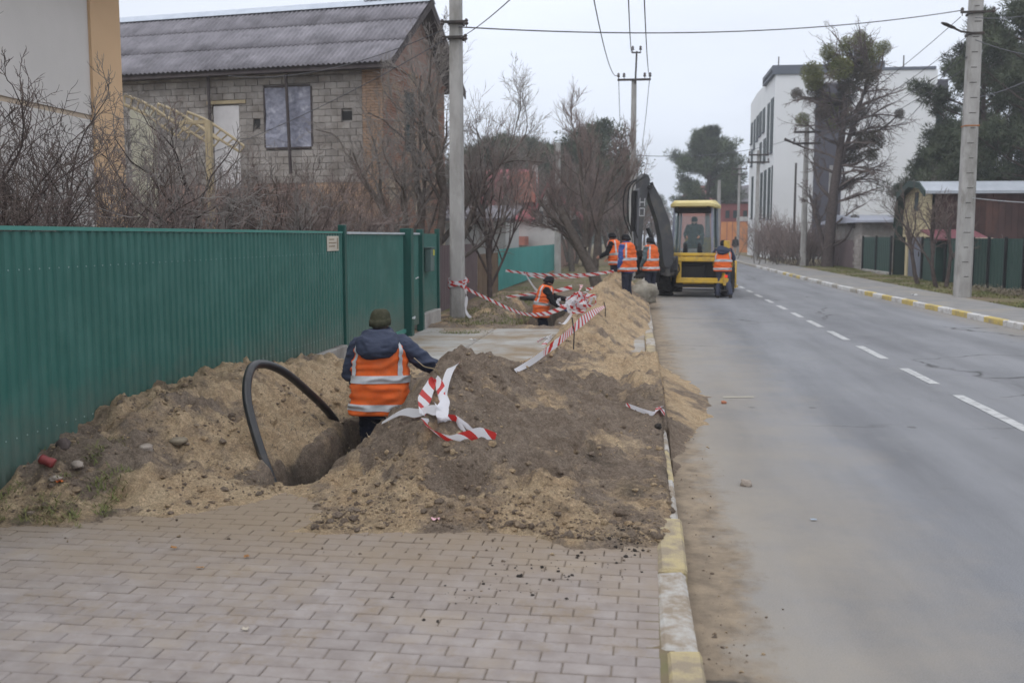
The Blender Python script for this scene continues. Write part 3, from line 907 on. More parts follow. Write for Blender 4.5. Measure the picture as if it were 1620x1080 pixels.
sandy = sandy - .75 * (1 - sstep(6.3, 7.1, Y + .5 * (X + 4))) * (1 - sstep(-3.55, -3.1, X)) * sstep(5.6, 6.0, Y)
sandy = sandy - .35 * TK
n4 = fbm(X * 7, Y * 7, octv=4, s=131)
SAND = np.clip(sandy + (n1 - .5) * np.where(hl_ > hr_, 2.2, 1.1) + (n2 - .5) * 1.0 + (n4 - .5) * .7, 0, 1)
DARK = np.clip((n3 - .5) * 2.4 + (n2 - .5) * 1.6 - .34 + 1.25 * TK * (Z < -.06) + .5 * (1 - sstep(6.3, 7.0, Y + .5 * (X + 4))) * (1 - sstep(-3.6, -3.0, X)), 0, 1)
DARK = np.where((Y > 10) & (X > -1.1), DARK * .5, DARK)
DARK = np.where(X > .27, 0, DARK); SAND = np.where(X > .27, np.clip(SAND + .12, .3, .8), SAND)
DARK = np.where((hl_ > hr_) & (X > -3.95) & (Y > 6.9), DARK * .75, DARK)

m, n, l, b = node_mat('dug_soil')
b.inputs['Roughness'].default_value = 1.0
b.inputs['Specular IOR Level'].default_value = 0.05
geo = n.new('ShaderNodeNewGeometry')
def attr(nm):
    q = n.new('ShaderNodeAttribute'); q.attribute_name = nm; return q.outputs['Fac']
brown = ramp2(noise(5, 9, .7), .32, .68, (0.195, 0.148, 0.112), (0.305, 0.244, 0.190))
ochre = ramp2(noise(4, 9, .7), .32, .68, (0.44, 0.31, 0.19), (0.585, 0.45, 0.295))
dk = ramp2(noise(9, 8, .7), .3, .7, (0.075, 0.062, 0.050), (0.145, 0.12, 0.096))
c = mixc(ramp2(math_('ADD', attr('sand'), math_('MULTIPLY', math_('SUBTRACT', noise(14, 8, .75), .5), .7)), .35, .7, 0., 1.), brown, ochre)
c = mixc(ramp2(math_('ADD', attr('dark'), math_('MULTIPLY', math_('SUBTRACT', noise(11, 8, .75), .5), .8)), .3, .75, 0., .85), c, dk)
c = mixc(ramp2(noise(60, 5, .7), .62, .74, 0., .5), c, (0.36, 0.31, 0.24))
c = mixc(1.0, c, ramp2(noise(75, 5, .8), .36, .64, .70, 1.30), 'MULTIPLY')
c = mixc(1.0, c, ramp2(noise(24, 6, .75), .36, .64, .78, 1.2), 'MULTIPLY')
l.new(c, b.inputs['Base Color'])
bp = n.new('ShaderNodeBump'); bp.inputs['Strength'].default_value = 1.0; bp.inputs['Distance'].default_value = .04
l.new(math_('ADD', noise(38, 8, .75), math_('MULTIPLY', noise(120, 5, .7), .45)), bp.inputs['Height'])
l.new(bp.outputs[0], b.inputs['Normal'])
M['soil'] = m

ny, nx = X.shape
V = np.stack([X, Y, Z], -1).reshape(-1, 3)
ii, jj = np.meshgrid(np.arange(ny - 1), np.arange(nx - 1), indexing='ij')
q = np.stack([ii * nx + jj, ii * nx + jj + 1, (ii + 1) * nx + jj + 1, (ii + 1) * nx + jj], -1).reshape(-1, 4)
fx = X[:-1, :-1].ravel(); fy = Y[:-1, :-1].ravel()
zmax = np.maximum.reduce([Z[:-1, :-1], Z[1:, :-1], Z[:-1, 1:], Z[1:, 1:]]).ravel()
keep = ~((fx > .30) & (zmax < ROAD_Z - .012))
fhr, fhl, fth = hr_[:-1, :-1].ravel(), hl_[:-1, :-1].ravel(), TK[:-1, :-1].ravel()
cls = np.zeros(len(q), int)
cls[(fhr > .03) & (fy < 15) & (fth < .5)] = 1
cls[(fhl > .03) & (fhl > fhr) & (fth < .5)] = 2
cls[(fhr > .03) & (fy >= 15) & (fth < .5)] = 3
cls[(fx > .27) & (fy < 15)] = 1
names = [('soil_ground', None), ('dirt_mound', 'long brown dirt mound beside the trench, nearest the camera and topped with knotted tape'),
         ('dirt_mound', 'sandy dirt mound piled against the green corrugated fence'),
         ('dirt_mound', 'orange sand mound under the standing workers beyond the concrete driveway')]
for k, (nm, lab) in enumerate(names):
    sel = q[(cls == k) & keep]
    u_, inv = np.unique(sel, return_inverse=True)
    me = bpy.data.meshes.new(nm)
    fl = inv.reshape(-1, 4).astype(np.int32)
    me.vertices.add(len(u_)); me.vertices.foreach_set('co', V[u_].astype(np.float32).ravel())
    me.loops.add(fl.size); me.loops.foreach_set('vertex_index', fl.ravel())
    me.polygons.add(len(fl)); me.polygons.foreach_set('loop_start', np.arange(0, fl.size, 4, dtype=np.int32))
    me.update(calc_edges=True)
    me.polygons.foreach_set('use_smooth', np.ones(len(fl), bool))
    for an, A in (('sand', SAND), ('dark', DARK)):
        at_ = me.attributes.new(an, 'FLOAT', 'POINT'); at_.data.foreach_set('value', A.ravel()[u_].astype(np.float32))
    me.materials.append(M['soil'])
    o = bpy.data.objects.new(nm, me); col.objects.link(o); MW[o.name] = Matrix.Identity(4)
    if lab: tag(o, lab, 'dirt mound')
    else: o['kind'] = 'structure'

def sz(x, y):
    return float(soil_z(np.array([x]), np.array([y]))[0][0])
def soil_pt(px, py, lift=.0):
    """point on the soil surface below a pixel"""
    d = _r * ((px - CX) / F_PX) + _u * ((CY - py) / F_PX) + _f
    T = np.linspace(5.0, 24, 1900)
    P = _o + T[:, None] * d
    hit = np.nonzero(P[:, 2] < soil_z(P[:, 0], P[:, 1])[0])[0]
    return P[hit[0] if len(hit) else -1] + np.array([0, 0, lift])

# ---- clods and crumbs lying on the soil
def ico():
    t = (1 + 5 ** .5) / 2
    v = norm(np.array([(-1, t, 0), (1, t, 0), (-1, -t, 0), (1, -t, 0), (0, -1, t), (0, 1, t), (0, -1, -t), (0, 1, -t), (t, 0, -1), (t, 0, 1), (-t, 0, -1), (-t, 0, 1)], float))
    f = np.array([(0, 11, 5), (0, 5, 1), (0, 1, 7), (0, 7, 10), (0, 10, 11), (1, 5, 9), (5, 11, 4), (11, 10, 2), (10, 7, 6), (7, 1, 8), (3, 9, 4), (3, 4, 2), (3, 2, 6), (3, 6, 8), (3, 8, 9), (4, 9, 5), (2, 4, 11), (6, 2, 10), (8, 6, 7), (9, 8, 1)])
    return v, f
ICO = ico()
def rocks(name, P, S, mat, kind='stuff', flat=.7, r=rng, attrs=None, smooth=False):
    n_ = len(P)
    v = ICO[0][None] * (1 + r.uniform(-.32, .32, (n_, 12, 1))) * np.asarray(S)[:, None, None]
    v[:, :, :2] *= r.uniform(.7, 1.3, (n_, 1, 2)); v[:, :, 2] *= flat
    a = r.uniform(0, 6.28, n_); ca, sa = np.cos(a)[:, None], np.sin(a)[:, None]
    v = np.stack([v[:, :, 0] * ca - v[:, :, 1] * sa, v[:, :, 0] * sa + v[:, :, 1] * ca, v[:, :, 2]], -1) + np.asarray(P)[:, None]
    f = (ICO[1][None] + (np.arange(n_) * 12)[:, None, None]).reshape(-1, 3)
    o = mesh_obj(name, v.reshape(-1, 3), f, mat, smooth=smooth)
    if kind: o['kind'] = kind
    if attrs:
        for an, va_ in attrs.items():
            at_ = o.data.attributes.new(an, 'FLOAT', 'POINT'); at_.data.foreach_set('value', np.repeat(va_, 12).astype(np.float32))
    return o
NC = 34000
cx_ = rng.uniform(-4.05, .7, NC); cy_ = 5.6 + 22 * rng.uniform(0, 1, NC) ** 2.1
cz, cth, ctk = soil_z(cx_, cy_)
ok = (cth > .035) & (rng.random(NC) < 2.4 * fbm(cx_ * 1.5, cy_ * 1.5, octv=4, s=5) - .88)
ok &= ~((cy_ > 13.3) & (cy_ < 18.8) & (cth < .1))
cs = (.004 + .026 * rng.random(NC) ** 11 + .005 * rng.random(NC)) * np.where(cy_ > 13, .85, 1)
P = np.stack([cx_, cy_, cz + cs * .2], -1)[ok]
d_at = np.clip(-.1 + rng.normal(0, .2, ok.sum()), 0, 1)
s_at = np.clip(np.where(cy_[ok] > 15, .75, .42) + rng.normal(0, .3, ok.sum()), 0, 1)
rocks('soil_clods', P, cs[ok], M['soil'], attrs={'sand': s_at, 'dark': d_at})
# crumbs on the pavers, the kerb foot and the road edge
cx_ = np.concatenate([rng.normal(.40, .11, 620), rng.uniform(-4, .1, 160), rng.normal(-.55, .5, 60)])
cy_ = np.concatenate([3.9 + 14 * rng.random(620) ** 1.6, rng.uniform(5.2, 5.9, 160), rng.normal(5.1, .25, 60)])
cz = np.where(cx_ > .285, ROAD_Z, .002)
ok = ~((cx_ > .1) & (cx_ <= .3)) & (cx_ < 1.2)
cs = .002 + .010 * rng.random(len(cx_)) ** 6
rocks('soil_crumbs', np.stack([cx_, cy_, cz + cs * .3], -1)[ok], cs[ok], M['soil'], attrs={'sand': np.clip(.3 + rng.normal(0, .3, ok.sum()), 0, 1), 'dark': np.clip(.1 + rng.normal(0, .3, ok.sum()), 0, 1)})
bx = rng.normal(0, 1, 260); by = rng.normal(0, 1, 260)
px_ = -.02 + .07 * bx; py2 = 5.72 + .16 * by
px_[150:] = -.45 + .26 * bx[150:]; py2[150:] = 5.05 + .22 * by[150:] + .75 * (px_[150:] + .45)
cs = .003 + .011 * rng.random(260) ** 4
zz = np.maximum(soil_z(px_, py2)[0], 0.0)
rocks('black_soil_crumbs', np.stack([px_, py2, zz + cs * .3], -1)[px_ < .1], cs[px_ < .1], M['black_dirt'])

# ---- single stones
def stone(label, x, y, s, mat, name='stone', cat='stone', z=None, flat=.75, seed=0, group=None):
    r = np.random.default_rng(seed)
    mb = MB(); mb.sphere((0, 0, 0), 1, 14, 10)
    v = mb.v[0]
    k = 1 + (fbm(v[:, 0] * 1.4 + seed, v[:, 1] * 1.4, v[:, 2] * 1.4, octv=4, s=seed) - .5) * 1.5
    v = v * k[:, None]
    v = np.sign(v) * np.abs(v) ** .85
    if s[0] > .2: v = v * (1 + (worley(v[:, 0] * 2.2 + 5, v[:, 1] * 2.2 + v[:, 2] * 1.7, 5) - .5) * .5)[:, None]
    v = v * np.array(s)
    zz = (sz(x, y) if z is None else z)
    v = v @ rotm((0, 0, 1), r.uniform(0, 6)).T + (x, y, zz + s[2] * .45)
    return tag(mesh_obj(name, v, mb.f, mat, smooth=True), label, cat, group)
p = at(1180, 768, z=ROAD_Z); stone('grey stone lying on the asphalt near the kerb', p[0], p[1], (.037, .035, .034), M['stone'], z=ROAD_Z, seed=1)
p = at(1145, 638, z=ROAD_Z); stone('small red brick piece lying on the road beside the sand', p[0], p[1], (.035, .03, .022), M['brickbit'], 'brick_piece', 'brick', z=ROAD_Z, seed=2)
for i, (px, py, s, lab) in enumerate([(122, 742, .045, 'pale flat lump of concrete on the dark soil at lower left'), (88, 762, .032, 'small pale lump of concrete beside the red can'),
                                      (285, 700, .06, 'broad grey lump of hardened soil on the sandy mound by the fence'), (232, 712, .05, 'pale sandstone lump on the front slope of the fence mound'),
                                      (100, 668, .05, 'dark earth clod standing against the fence at the mound edge'), (1040, 677, .035, 'black clod by the kerb below the short tape scrap')]):
    p = at(px, py, z=.1)
    p = soil_pt(px, py)
    if i == 4: p = at(px, py, X=-3.92)
    stone(lab, p[0], p[1], (s * 1.25, s * .9, s * (.5 if i not in (4, 5) else .8)), [M['stone'], M['stone'], M['root'], M['stone'], M['bark_dark'], M['black_dirt']][i], 'earth_clod' if i in (2, 4, 5) else 'concrete_lump', 'clod' if i in (2, 4, 5) else 'lump', seed=10 + i)
p = at(1016, 476, z=.12)
stone('large pale boulder on the sand beside the standing workers', p[0] + .02, p[1] + .25, (.34, .42, .27), M['boulder'], 'boulder', 'boulder', z=.14, seed=31)

# ---- dry roots and straw caught in the soil of the trench edges
def blades(name, P, L, mat, r=rng, lean=1.0, w=.004, kind='stuff', parent=None, droop=.3):
    n_ = len(P); P = np.asarray(P)
    a = r.uniform(0, 6.28, n_); ln = L * r.uniform(.5, 1.2, n_)
    d = np.stack([np.cos(a) * lean, np.sin(a) * lean, r.uniform(.3, 1, n_)], -1); d = norm(d)
    side = norm(np.stack([-np.sin(a), np.cos(a), np.zeros(n_)], -1)) * w
    p1 = P + d * ln[:, None] * .55
    d2 = d.copy(); d2[:, 2] -= droop; p2 = p1 + norm(d2) * ln[:, None] * .45
    V_ = np.stack([P - side, P + side, p1 + side * .7, p1 - side * .7, p2], 1).reshape(-1, 3)
    k = np.arange(n_) * 5
    f = [(int(i), int(i + 1), int(i + 2), int(i + 3)) for i in k] + [(int(i + 3), int(i + 2), int(i + 4)) for i in k]
    o = mesh_obj(name, V_, f, mat, parent)
    if kind: o['kind'] = kind
    return o
cx_ = np.concatenate([rng.normal(-2.85, .14, 900), rng.normal(-2.1, .12, 300)]); cy_ = rng.uniform(6.5, 10.8, 1200)
zz = soil_z(cx_, cy_)[0]
blades('fine_roots', np.stack([cx_, cy_, zz], -1), .11, M['root'], lean=1.2, w=.0022, droop=1.0)
cx_ = rng.uniform(-4.05, .1, 2200); cy_ = rng.uniform(6.0, 14, 2200); zz, tt, _k = soil_z(cx_, cy_)
blades('straw', np.stack([cx_, cy_, zz], -1)[tt > .08], .07, M['dry_grass'], lean=2.2, w=.0018, droop=.6)
cx_ = rng.uniform(-4.08, -3.3, 2600); cy_ = rng.uniform(5.5, 6.9, 2600); zz = np.maximum(soil_z(cx_, cy_)[0], 0)
k = (fbm(cx_ * 3, cy_ * 3, octv=3, s=8) > .5) & (cx_ < -3.3 - (cy_ - 6) * .3)
blades('weeds', np.stack([cx_, cy_, zz], -1)[k], .10, M['grass'], lean=1.0, w=.0032, droop=.9)
# grass patches beyond the driveway and by the gate
cx_ = np.concatenate([rng.uniform(-4.0, -2.3, 5200), rng.normal(-3.3, .25, 500)]); cy_ = np.concatenate([rng.uniform(18.9, 30, 5200), rng.normal(17.6, .25, 500)])
zz = np.maximum(soil_z(cx_, cy_)[0], -.01)
k = fbm(cx_ * 1.1, cy_ * 1.1, octv=4, s=18) > .47
blades('grass', np.stack([cx_, cy_, zz], -1)[k], .12, M['grass'], lean=.8, w=.006, droop=.8)
cx_ = np.concatenate([9.25 + 2.3 * rng.random(17000) ** 1.0, rng.uniform(-4, 0, 3000)]); cy_ = np.concatenate([26 + 34 * rng.random(17000) ** 1.2, rng.uniform(31, 60, 3000)])
k = fbm(cx_ * .7, cy_ * .7, octv=5, s=28) + .09 * np.sin(cy_) > .46
blades('grass', np.stack([cx_, cy_, np.zeros(len(cx_))], -1)[k], .15, M['grass'], lean=.8, w=.009, droop=.8)
# =================================================================== THE GREEN FENCE AND GATE
FX = -4.1
def rib_sheet(name, y0, y1, z0, z1, pitch, depth, mat, parent, x=FX, rail_z=None, flat=False):
    """one profiled sheet, ribs vertical, facing the road"""
    mb = MB()
    prof = []
    y = y0
    while y < y1 - 1e-6:
        for fy_, fx_ in ((0, 0), (.28, 0), (.40, 1), (.82, 1), (.94, 0)):
            yy = y + fy_ * pitch
            if yy < y1: prof.append((yy, fx_ * depth))
        y += pitch
    prof.append((y1, 0))
    P = np.array(prof)
    lo = np.stack([x + P[:, 1], P[:, 0], np.full(len(P), z0)], -1)
    hi = lo.copy(); hi[:, 2] = z1
    back_lo = lo - (0.004, 0, 0); back_hi = hi - (0.004, 0, 0)
    k = len(P)
    v = np.concatenate([lo, hi, back_lo, back_hi])
    f = []
    for i in range(k - 1):
        f.append((i, i + 1, k + i + 1, k + i))
        f.append((2 * k + i + 1, 2 * k + i, 3 * k + i, 3 * k + i + 1))
        f.append((k + i, k + i + 1, 3 * k + i + 1, 3 * k + i))
        f.append((i + 1, i, 2 * k + i, 2 * k + i + 1))
    mb.add(v, f)
    o = mb.build(name, mat, parent)
    if rail_z:
        sb = MB()
        y = y0 + pitch * .61
        while y < y1:
            for zz in rail_z:
                sb.cyl((x + depth - .001, y, zz), (x + depth + .004, y, zz), .0055, n=6)
            y += pitch * 1.0
        so = sb.build('screw_row', M['screw'], o, local=False)
    return o
def grow_mw(o, parent): MW[o.name] = MW[parent.name]
fence = thing('fence', (FX, 9.5, 0), 0, 'tall green corrugated metal fence on a low concrete plinth at the left, joining the gate', 'fence')
y = 3.2
for i, w in enumerate((1.15,) * 10):
    y1 = min(y + w, 13.42)
    s = rib_sheet('metal_sheet', y, min(y1 + .05, 13.44), .26 if y > 7.2 else .03, 1.79 - .003 * (i % 3), .115, .017, M['green_sheet'], fence, x=FX + .0035 * (i % 2), rail_z=(.42, 1.53))
    y = y1 + .002
    if y > 13.4: break
for a in np.arange(7.5, 13.4, 2.0):
    b_ = min(a + 1.99, 13.42)
    MB_ = MB(); MB_.bbox((FX - .02, (a + b_) / 2, .125), (.2, b_ - a, .25), .012); MB_.build('plinth', M['concrete'], fence)
mb = MB(); mb.box((FX + .006, (3.2 + 13.42) / 2, 1.805), (.05, 10.22, .028)); mb.build('cap_rail', M['green_cap'], fence)
for zz in (.42, 1.53):
    mb = MB(); mb.box((FX - .03, 8.3, zz), (.04, 10.2, .04)); mb.build('rail', M['green_dark'], fence)
mb = MB(); mb.bbox((FX - .0, 13.5, .95), (.1, .1, 1.92), .006); mb.build('post', M['green_dark'], fence)
# nameplate on the last sheet
pl = thing('house_plate', (FX + .02, 12.98, 1.66), 0, 'cream address plaque screwed near the top of the green fence beside its end post', 'plaque')
mb = MB(); mb.bbox((FX + .026, 12.98, 1.655), (.012, .50, .20), .004); mb.build('board', mk('plaque', (.55, .5, .42), rough=.6), pl)
mb = MB()
for zz, y0, y1 in ((1.71, 12.80, 13.00), (1.665, 12.79, 13.10), (1.62, 12.80, 13.06)):
    y = y0; r = np.random.default_rng(int(zz * 100))
    while y < y1:
        w = r.uniform(.02, .05); mb.box((FX + .0335, y + w / 2, zz), (.002, w, .018)); y += w + .012
mb.box((FX + .0335, 13.17, 1.655), (.002, .05, .15), mi=0)
mb.build('lettering', mk('plaque_ink', (.3, .24, .17), rough=.7), pl)

gate = thing('gate', (FX, 16.2, 0), 0, 'green metal double gate with thick posts between fence and brown sheet fence', 'gate')
for i, (a, b_) in enumerate(((13.57, 14.75), (14.76, 15.95), (15.96, 17.06))):
    rib_sheet('gate_sheet', a, b_, .1, 1.78, .08, .009, M['green_sheet'], gate, x=FX + .01)
mb = MB(); mb.box((FX + .02, 15.31, 1.80), (.06, 3.46, .03)); mb.build('top_rail', M['grey_cap'], gate)
mb = MB(); mb.box((FX + .03, 15.31, .10), (.05, 3.46, .07)); mb.build('bottom_rail', M['green_cap'], gate)
mb = MB(); mb.bbox((FX + .05, 17.17, .94), (.2, .2, 1.9), .008); mb.build('post', M['green_dark'], gate)
rib_sheet('wicket_sheet', 17.28, 18.24, .12, 1.78, .08, .009, M['green_sheet'], gate, x=FX + .01)
mb = MB(); mb.box((FX + .02, 17.76, 1.80), (.06, .96, .03)); mb.build('top_rail', M['grey_cap'], gate)
mb = MB(); mb.bbox((FX + .03, 18.33, .93), (.12, .14, 1.9), .006); mb.build('post', M['green_dark'], gate)
for s_ in ((18.41, 19.2), (19.21, 19.92)):
    rib_sheet('side_sheet', s_[0], s_[1], .3, 1.8, .08, .009, M['green_sheet'], gate, x=FX + .01)
mb = MB(); mb.bbox((FX - .02, 19.2, .14), (.22, 1.56, .3), .012); mb.build('plinth', M['concrete'], gate)
mb = MB(); mb.bbox((FX + .02, 19.97, .95), (.09, .09, 1.9), .006); mb.build('post', M['green_dark'], gate)
for zz, yy in ((1.0, 17.40), (.32, 17.12)):
    mb = MB(); mb.bbox((FX + .17 if yy < 17.3 else FX + .05, yy, zz), (.05, .06, .03), .006)
    mb.cyl((FX + .15, yy, zz), (FX + .2, yy, zz + .03), .012, n=8); mb.build('handle', M['white_wall'], gate)
bx = thing('mailbox', (FX + .08, 18.85, 1.25), 0, 'grey green letter box with a yellow sticker hanging by the gate wicket', 'letter box')
mb = MB(); mb.bbox((FX + .10, 18.85, 1.30), (.12, .34, .44), .012); mb.bbox((FX + .10, 18.85, 1.535), (.15, .38, .025), .006); mb.build('case', mk('letterbox', (.10, .15, .14), rough=.6), bx)
mb = MB(); mb.box((FX + .1625, 18.95, 1.44), (.003, .12, .11)); mb.build('sticker', mk('sticker', (.6, .55, .06), rough=.6), bx)

# =================================================================== FENCES FARTHER DOWN THE LEFT SIDE
def flat_fence(name, label, x0, y0, x1, y1, z0, z1, w, mat, pmat, piece_name='sheet', gap=.006, rib=None, post_every=2, cat='fence', posts=True):
    L = math.hypot(x1 - x0, y1 - y0); d = np.array([(x1 - x0) / L, (y1 - y0) / L, 0])
    nn = np.array([d[1], -d[0], 0])
    if abs(nn[0]) and nn[0] * -x0 < 0: nn = -nn
    rz = math.atan2(d[1], d[0])
    t = thing(name, ((x0 + x1) / 2, (y0 + y1) / 2, 0), 0, label, cat)
    k = max(1, int(round(L / w))); w = L / k
    rm = rotm((0, 0, 1), rz)
    mb = MB()
    if rib:                                             # sheet with shallow ribs, shared mesh
        n_ = max(2, int(w / rib)); xs = []
        for i in range(n_):
            for q_, dd in ((0, 0), (.3, 0), (.42, .014), (.8, .014), (.92, 0)): xs.append(((i + q_) * w / n_ - w / 2, dd))
        xs.append((w / 2 - .001, 0)); A = np.array(xs)
        lo = np.stack([A[:, 0], A[:, 1], np.full(len(A), z0)], -1); hi = lo.copy(); hi[:, 2] = z1
        v = np.concatenate([lo, hi]); q_ = len(A)
        mb.add(v, [(i, i + 1, q_ + i + 1, q_ + i) for i in range(q_ - 1)])
        mb.box((0, -.012, (z0 + z1) / 2), (w - .01, .012, z1 - z0 - .01))
    else:
        mb.bbox((0, 0, (z0 + z1) / 2), (w - gap, .025, z1 - z0), .004)
    me = bpy.data.meshes.new(piece_name); me.from_pydata(np.concatenate(mb.v).tolist(), [], mb.f); me.materials.append(mat)
    sgn = 1 if (rm @ np.array([0, 1, 0]))[0] * x0 < 0 else -1
    for i in range(k):
        c_ = np.array([x0, y0, 0]) + d * (i + .5) * w - np.array([*t.location])
        piece(piece_name, me, t, c_, rz if sgn > 0 else rz + math.pi)
    if posts:
        pm = MB(); pm.bbox((0, 0, (z1 + .04) / 2), (.07, .09, z1 + .08), .006)
        pme = bpy.data.meshes.new('post'); pme.from_pydata(np.concatenate(pm.v).tolist(), [], pm.f); pme.materials.append(pmat)
        for i in range(0, k + 1, post_every):
            c_ = np.array([x0, y0, 0]) + d * i * w + nn * .045 - np.array([*t.location])
            piece('post', pme, t, c_, rz)
    return t
flat_fence('fence', 'dull brown metal sheet fence behind the concrete pole with tape', -4.35, 20.1, -4.5, 27.6, .08, 1.55, 1.1, M['brown_sheet'], M['brown_sheet'], rib=.2, posts=False)
flat_fence('fence', 'weathered brown plank fence between brown and turquoise sheet fences', -4.5, 27.7, -4.4, 31.0, .05, 1.25, .14, M['brown_wood'], M['brown_wood'], 'plank', posts=False)
flat_fence('fence', 'turquoise sheet metal fence beyond the worker in the trench', -4.4, 31.1, -4.3, 52, .05, 1.35, 1.0, M['teal_sheet'], M['teal_sheet'], rib=.25, posts=False)
flat_fence('fence', 'rusty red board fence by the pollarded tree near the excavator', -4.3, 53, -4.2, 66, .05, 1.6, .5, M['red_brick'], M['brown_wood'], 'board', posts=False)

# =================================================================== BEIGE AND ORANGE HOUSE, far left
HB = -6.6
p_edge = at(192, 200, X=HB); p_pil = at(146, 200, X=HB)
yE, yP = p_edge[1], p_pil[1]
zb = at(0, 155, X=HB)[2]
hb = thing('house', (HB, yE, 0), 0, 'beige rendered house with an orange corner strip rising behind the green fence', 'house')
mb = MB(); mb.box(((HB - 7.5) / 1 + 0, 0, 0), (1, 1, 1)) if False else None
def wallbox(x0, x1, y0, y1, z0, z1):
    m_ = MB(); m_.box(((x0 + x1) / 2, (y0 + y1) / 2, (z0 + z1) / 2), (x1 - x0, y1 - y0, z1 - z0)); return m_
wallbox(HB - 8, HB, -3, yP, 0, zb - .03).build('lower_wall', M['beige'], hb)
wallbox(HB - 8, HB - .001, -3, yP, zb + .03, 5.15).build('wall', M['beige'], hb)
wallbox(HB - 7.99, HB - .018, -3.01, yP - .004, zb - .03, zb + .03).build('groove', M['groove'], hb)
wallbox(HB - 8.02, HB + .035, yP, yE, 0, 5.15).build('corner_strip', M['orange'], hb)
mb = MB(); mb.box((HB - 3.7, 4.8, 5.25), (9.0, 2 * (yE - 4.8) + .7, .16)); mb.build('eaves', mk('blue_eave', (.10, .12, .2), rough=.6), hb)
mb = MB()
mb.prism([(-4.6, 5.34), (4.2, 5.34), (0, 8.4)], lambda u, w, t: (HB - 3.6 + u, t, w), -3.3, yE + .3); mb.build('roof', M['grey_roof'], hb)

# =================================================================== UNFINISHED BLOCK HOUSE
C0 = at(605, 100, Y=28.0)
HR = -R(8.9)
bh = thing('house', (C0[0], C0[1], 0), HR, 'unfinished two storey grey cinder block house with grey corrugated slate roof', 'house')
ca, sa = math.cos(HR), math.sin(HR)
ax_x, ax_y = np.array([ca, sa, 0]), np.array([-sa, ca, 0])
def hl2w(x, y, z): return np.array([C0[0], C0[1], 0]) + ax_x * x + ax_y * y + np.array([0, 0, z])
def fac(px, py, off=0.0):                                # pixel -> (x, z) on the facade plane y = off
    p = at(px, py, plane=(hl2w(0, off, 0), ax_y)) - np.array([C0[0], C0[1], 0])
    return p @ ax_x, p[2]
def gab(px, py, off=0.0):
    p = at(px, py, plane=(hl2w(off, 0, 0), ax_x)) - np.array([C0[0], C0[1], 0])
    return p @ ax_y, p[2]
EV_OFF = -.55                                            # eaves overhang
zE = fac(500, 100, EV_OFF)[1]
gD = gab(702, 140, .0)[0]                                # gable depth
gD = min(max(gD, 4.6), 7.5)
zR = at(660, 2, plane=(hl2w(0, gD / 2, 0), ax_y))[2]
HL = 11.0
zW = zE - .12
def hbx(mb, x0, x1, y0, y1, z0, z1, mi=0):
    mb.box(((x0 + x1) / 2, (y0 + y1) / 2, (z0 + z1) / 2), (x1 - x0, y1 - y0, z1 - z0), mi=mi)
# core behind the blocks
mb = MB(); hbx(mb, -HL, -.03, .03, gD - .03, 0, zW); mb.build('core_wall', M['mortar'], bh, local=True)
# openings on the facade
dx0, dz1 = fac(338, 166); dx1, _ = fac(379, 166); dz0 = fac(350, 300)[1]
wx0, wz1 = fac(420, 140); wx1, wz0 = fac(494, 232)
h1x0, h1z1 = fac(402, 189); h1x1, h1z0 = fac(413, 204)
h2x0, h2z1 = fac(541, 176); h2x1, h2z0 = fac(558, 190)
opens = [(dx0, dx1, dz0 - .6, dz1), (wx0, wx1, wz0, wz1), (h1x0, h1x1, h1z0, h1z1), (h2x0, h2x1, h2z0, h2z1)]
zmid = fac(480, 290)[1]                                  # block above, brick below
BW, BH = .39, .19
vis_z = 1.5
cells = []
j = 0; z = zmid
while z < zW - .05:
    x = -.62 - (BW / 2 if j % 2 else 0) + .0
    first = True
    x = -.62
    if j % 2: cells.append((x - BW / 4, z + BH / 2, BW / 2, BH)); x -= BW / 2
    while x > -HL:
        cells.append((x - BW / 2, z + BH / 2, BW, min(BH, zW - z))); x -= BW
    z += BH; j += 1
bme = []
for s in range(5):
    m_ = MB(); m_.bbox((0, 0, 0), (BW - .011, .09, BH - .011), .006)
    r = np.random.default_rng(90 + s); m_.v[0] += r.uniform(-.005, .005, m_.v[0].shape)
    me = bpy.data.meshes.new('block'); me.from_pydata(m_.v[0].tolist(), [], m_.f); me.materials.append(M['block']); bme.append((me, m_))
xvis = fac(196, 200)[0] - .3
def clear(x, z, w, h):
    for a, b_, c_, d_ in opens:
        if x + w / 2 > a + .02 and x - w / 2 < b_ - .02 and z + h / 2 > c_ + .02 and z - h / 2 < d_ - .02: return False
    return True
def clip_cells(cells):
    out = []
    for x, z, w, h in cells:
        if clear(x, z, w, h): out.append((x, z, w, h)); continue
        segs = [(x - w / 2, x + w / 2)]
        for a, b_, c_, d_ in opens:
            if z + h / 2 > c_ + .02 and z - h / 2 < d_ - .02:
                ns = []
                for s0, s1 in segs:
                    if s1 <= a or s0 >= b_: ns.append((s0, s1)); continue
                    if s0 < a - .05: ns.append((s0, a))
                    if s1 > b_ + .05: ns.append((b_, s1))
                segs = ns
        for s0, s1 in segs: out.append(((s0 + s1) / 2, z, s1 - s0, h))
    return out
cells = clip_cells(cells)
cells.sort(key=lambda c: (c[0] < xvis, -c[1] if False else -c[0]))
mbk = MB()
for i, (x, z, w, h) in enumerate(cells):
    me, m_ = bme[int(rng.integers(5))]
    yy = rng.uniform(-.006, .008)
    if i < 290:
        piece('block', me, bh, (x, yy, z), rot=(0, 0, 0), scale=(w / BW, 1, h / BH))
    else:
        mbk.add(m_.v[0] * (w / BW, 1, h / BH) + (x, yy, z), m_.f)
if mbk.n:
    o = mbk.build('far_block', M['block'], bh, local=True); o['kind'] = 'stuff'
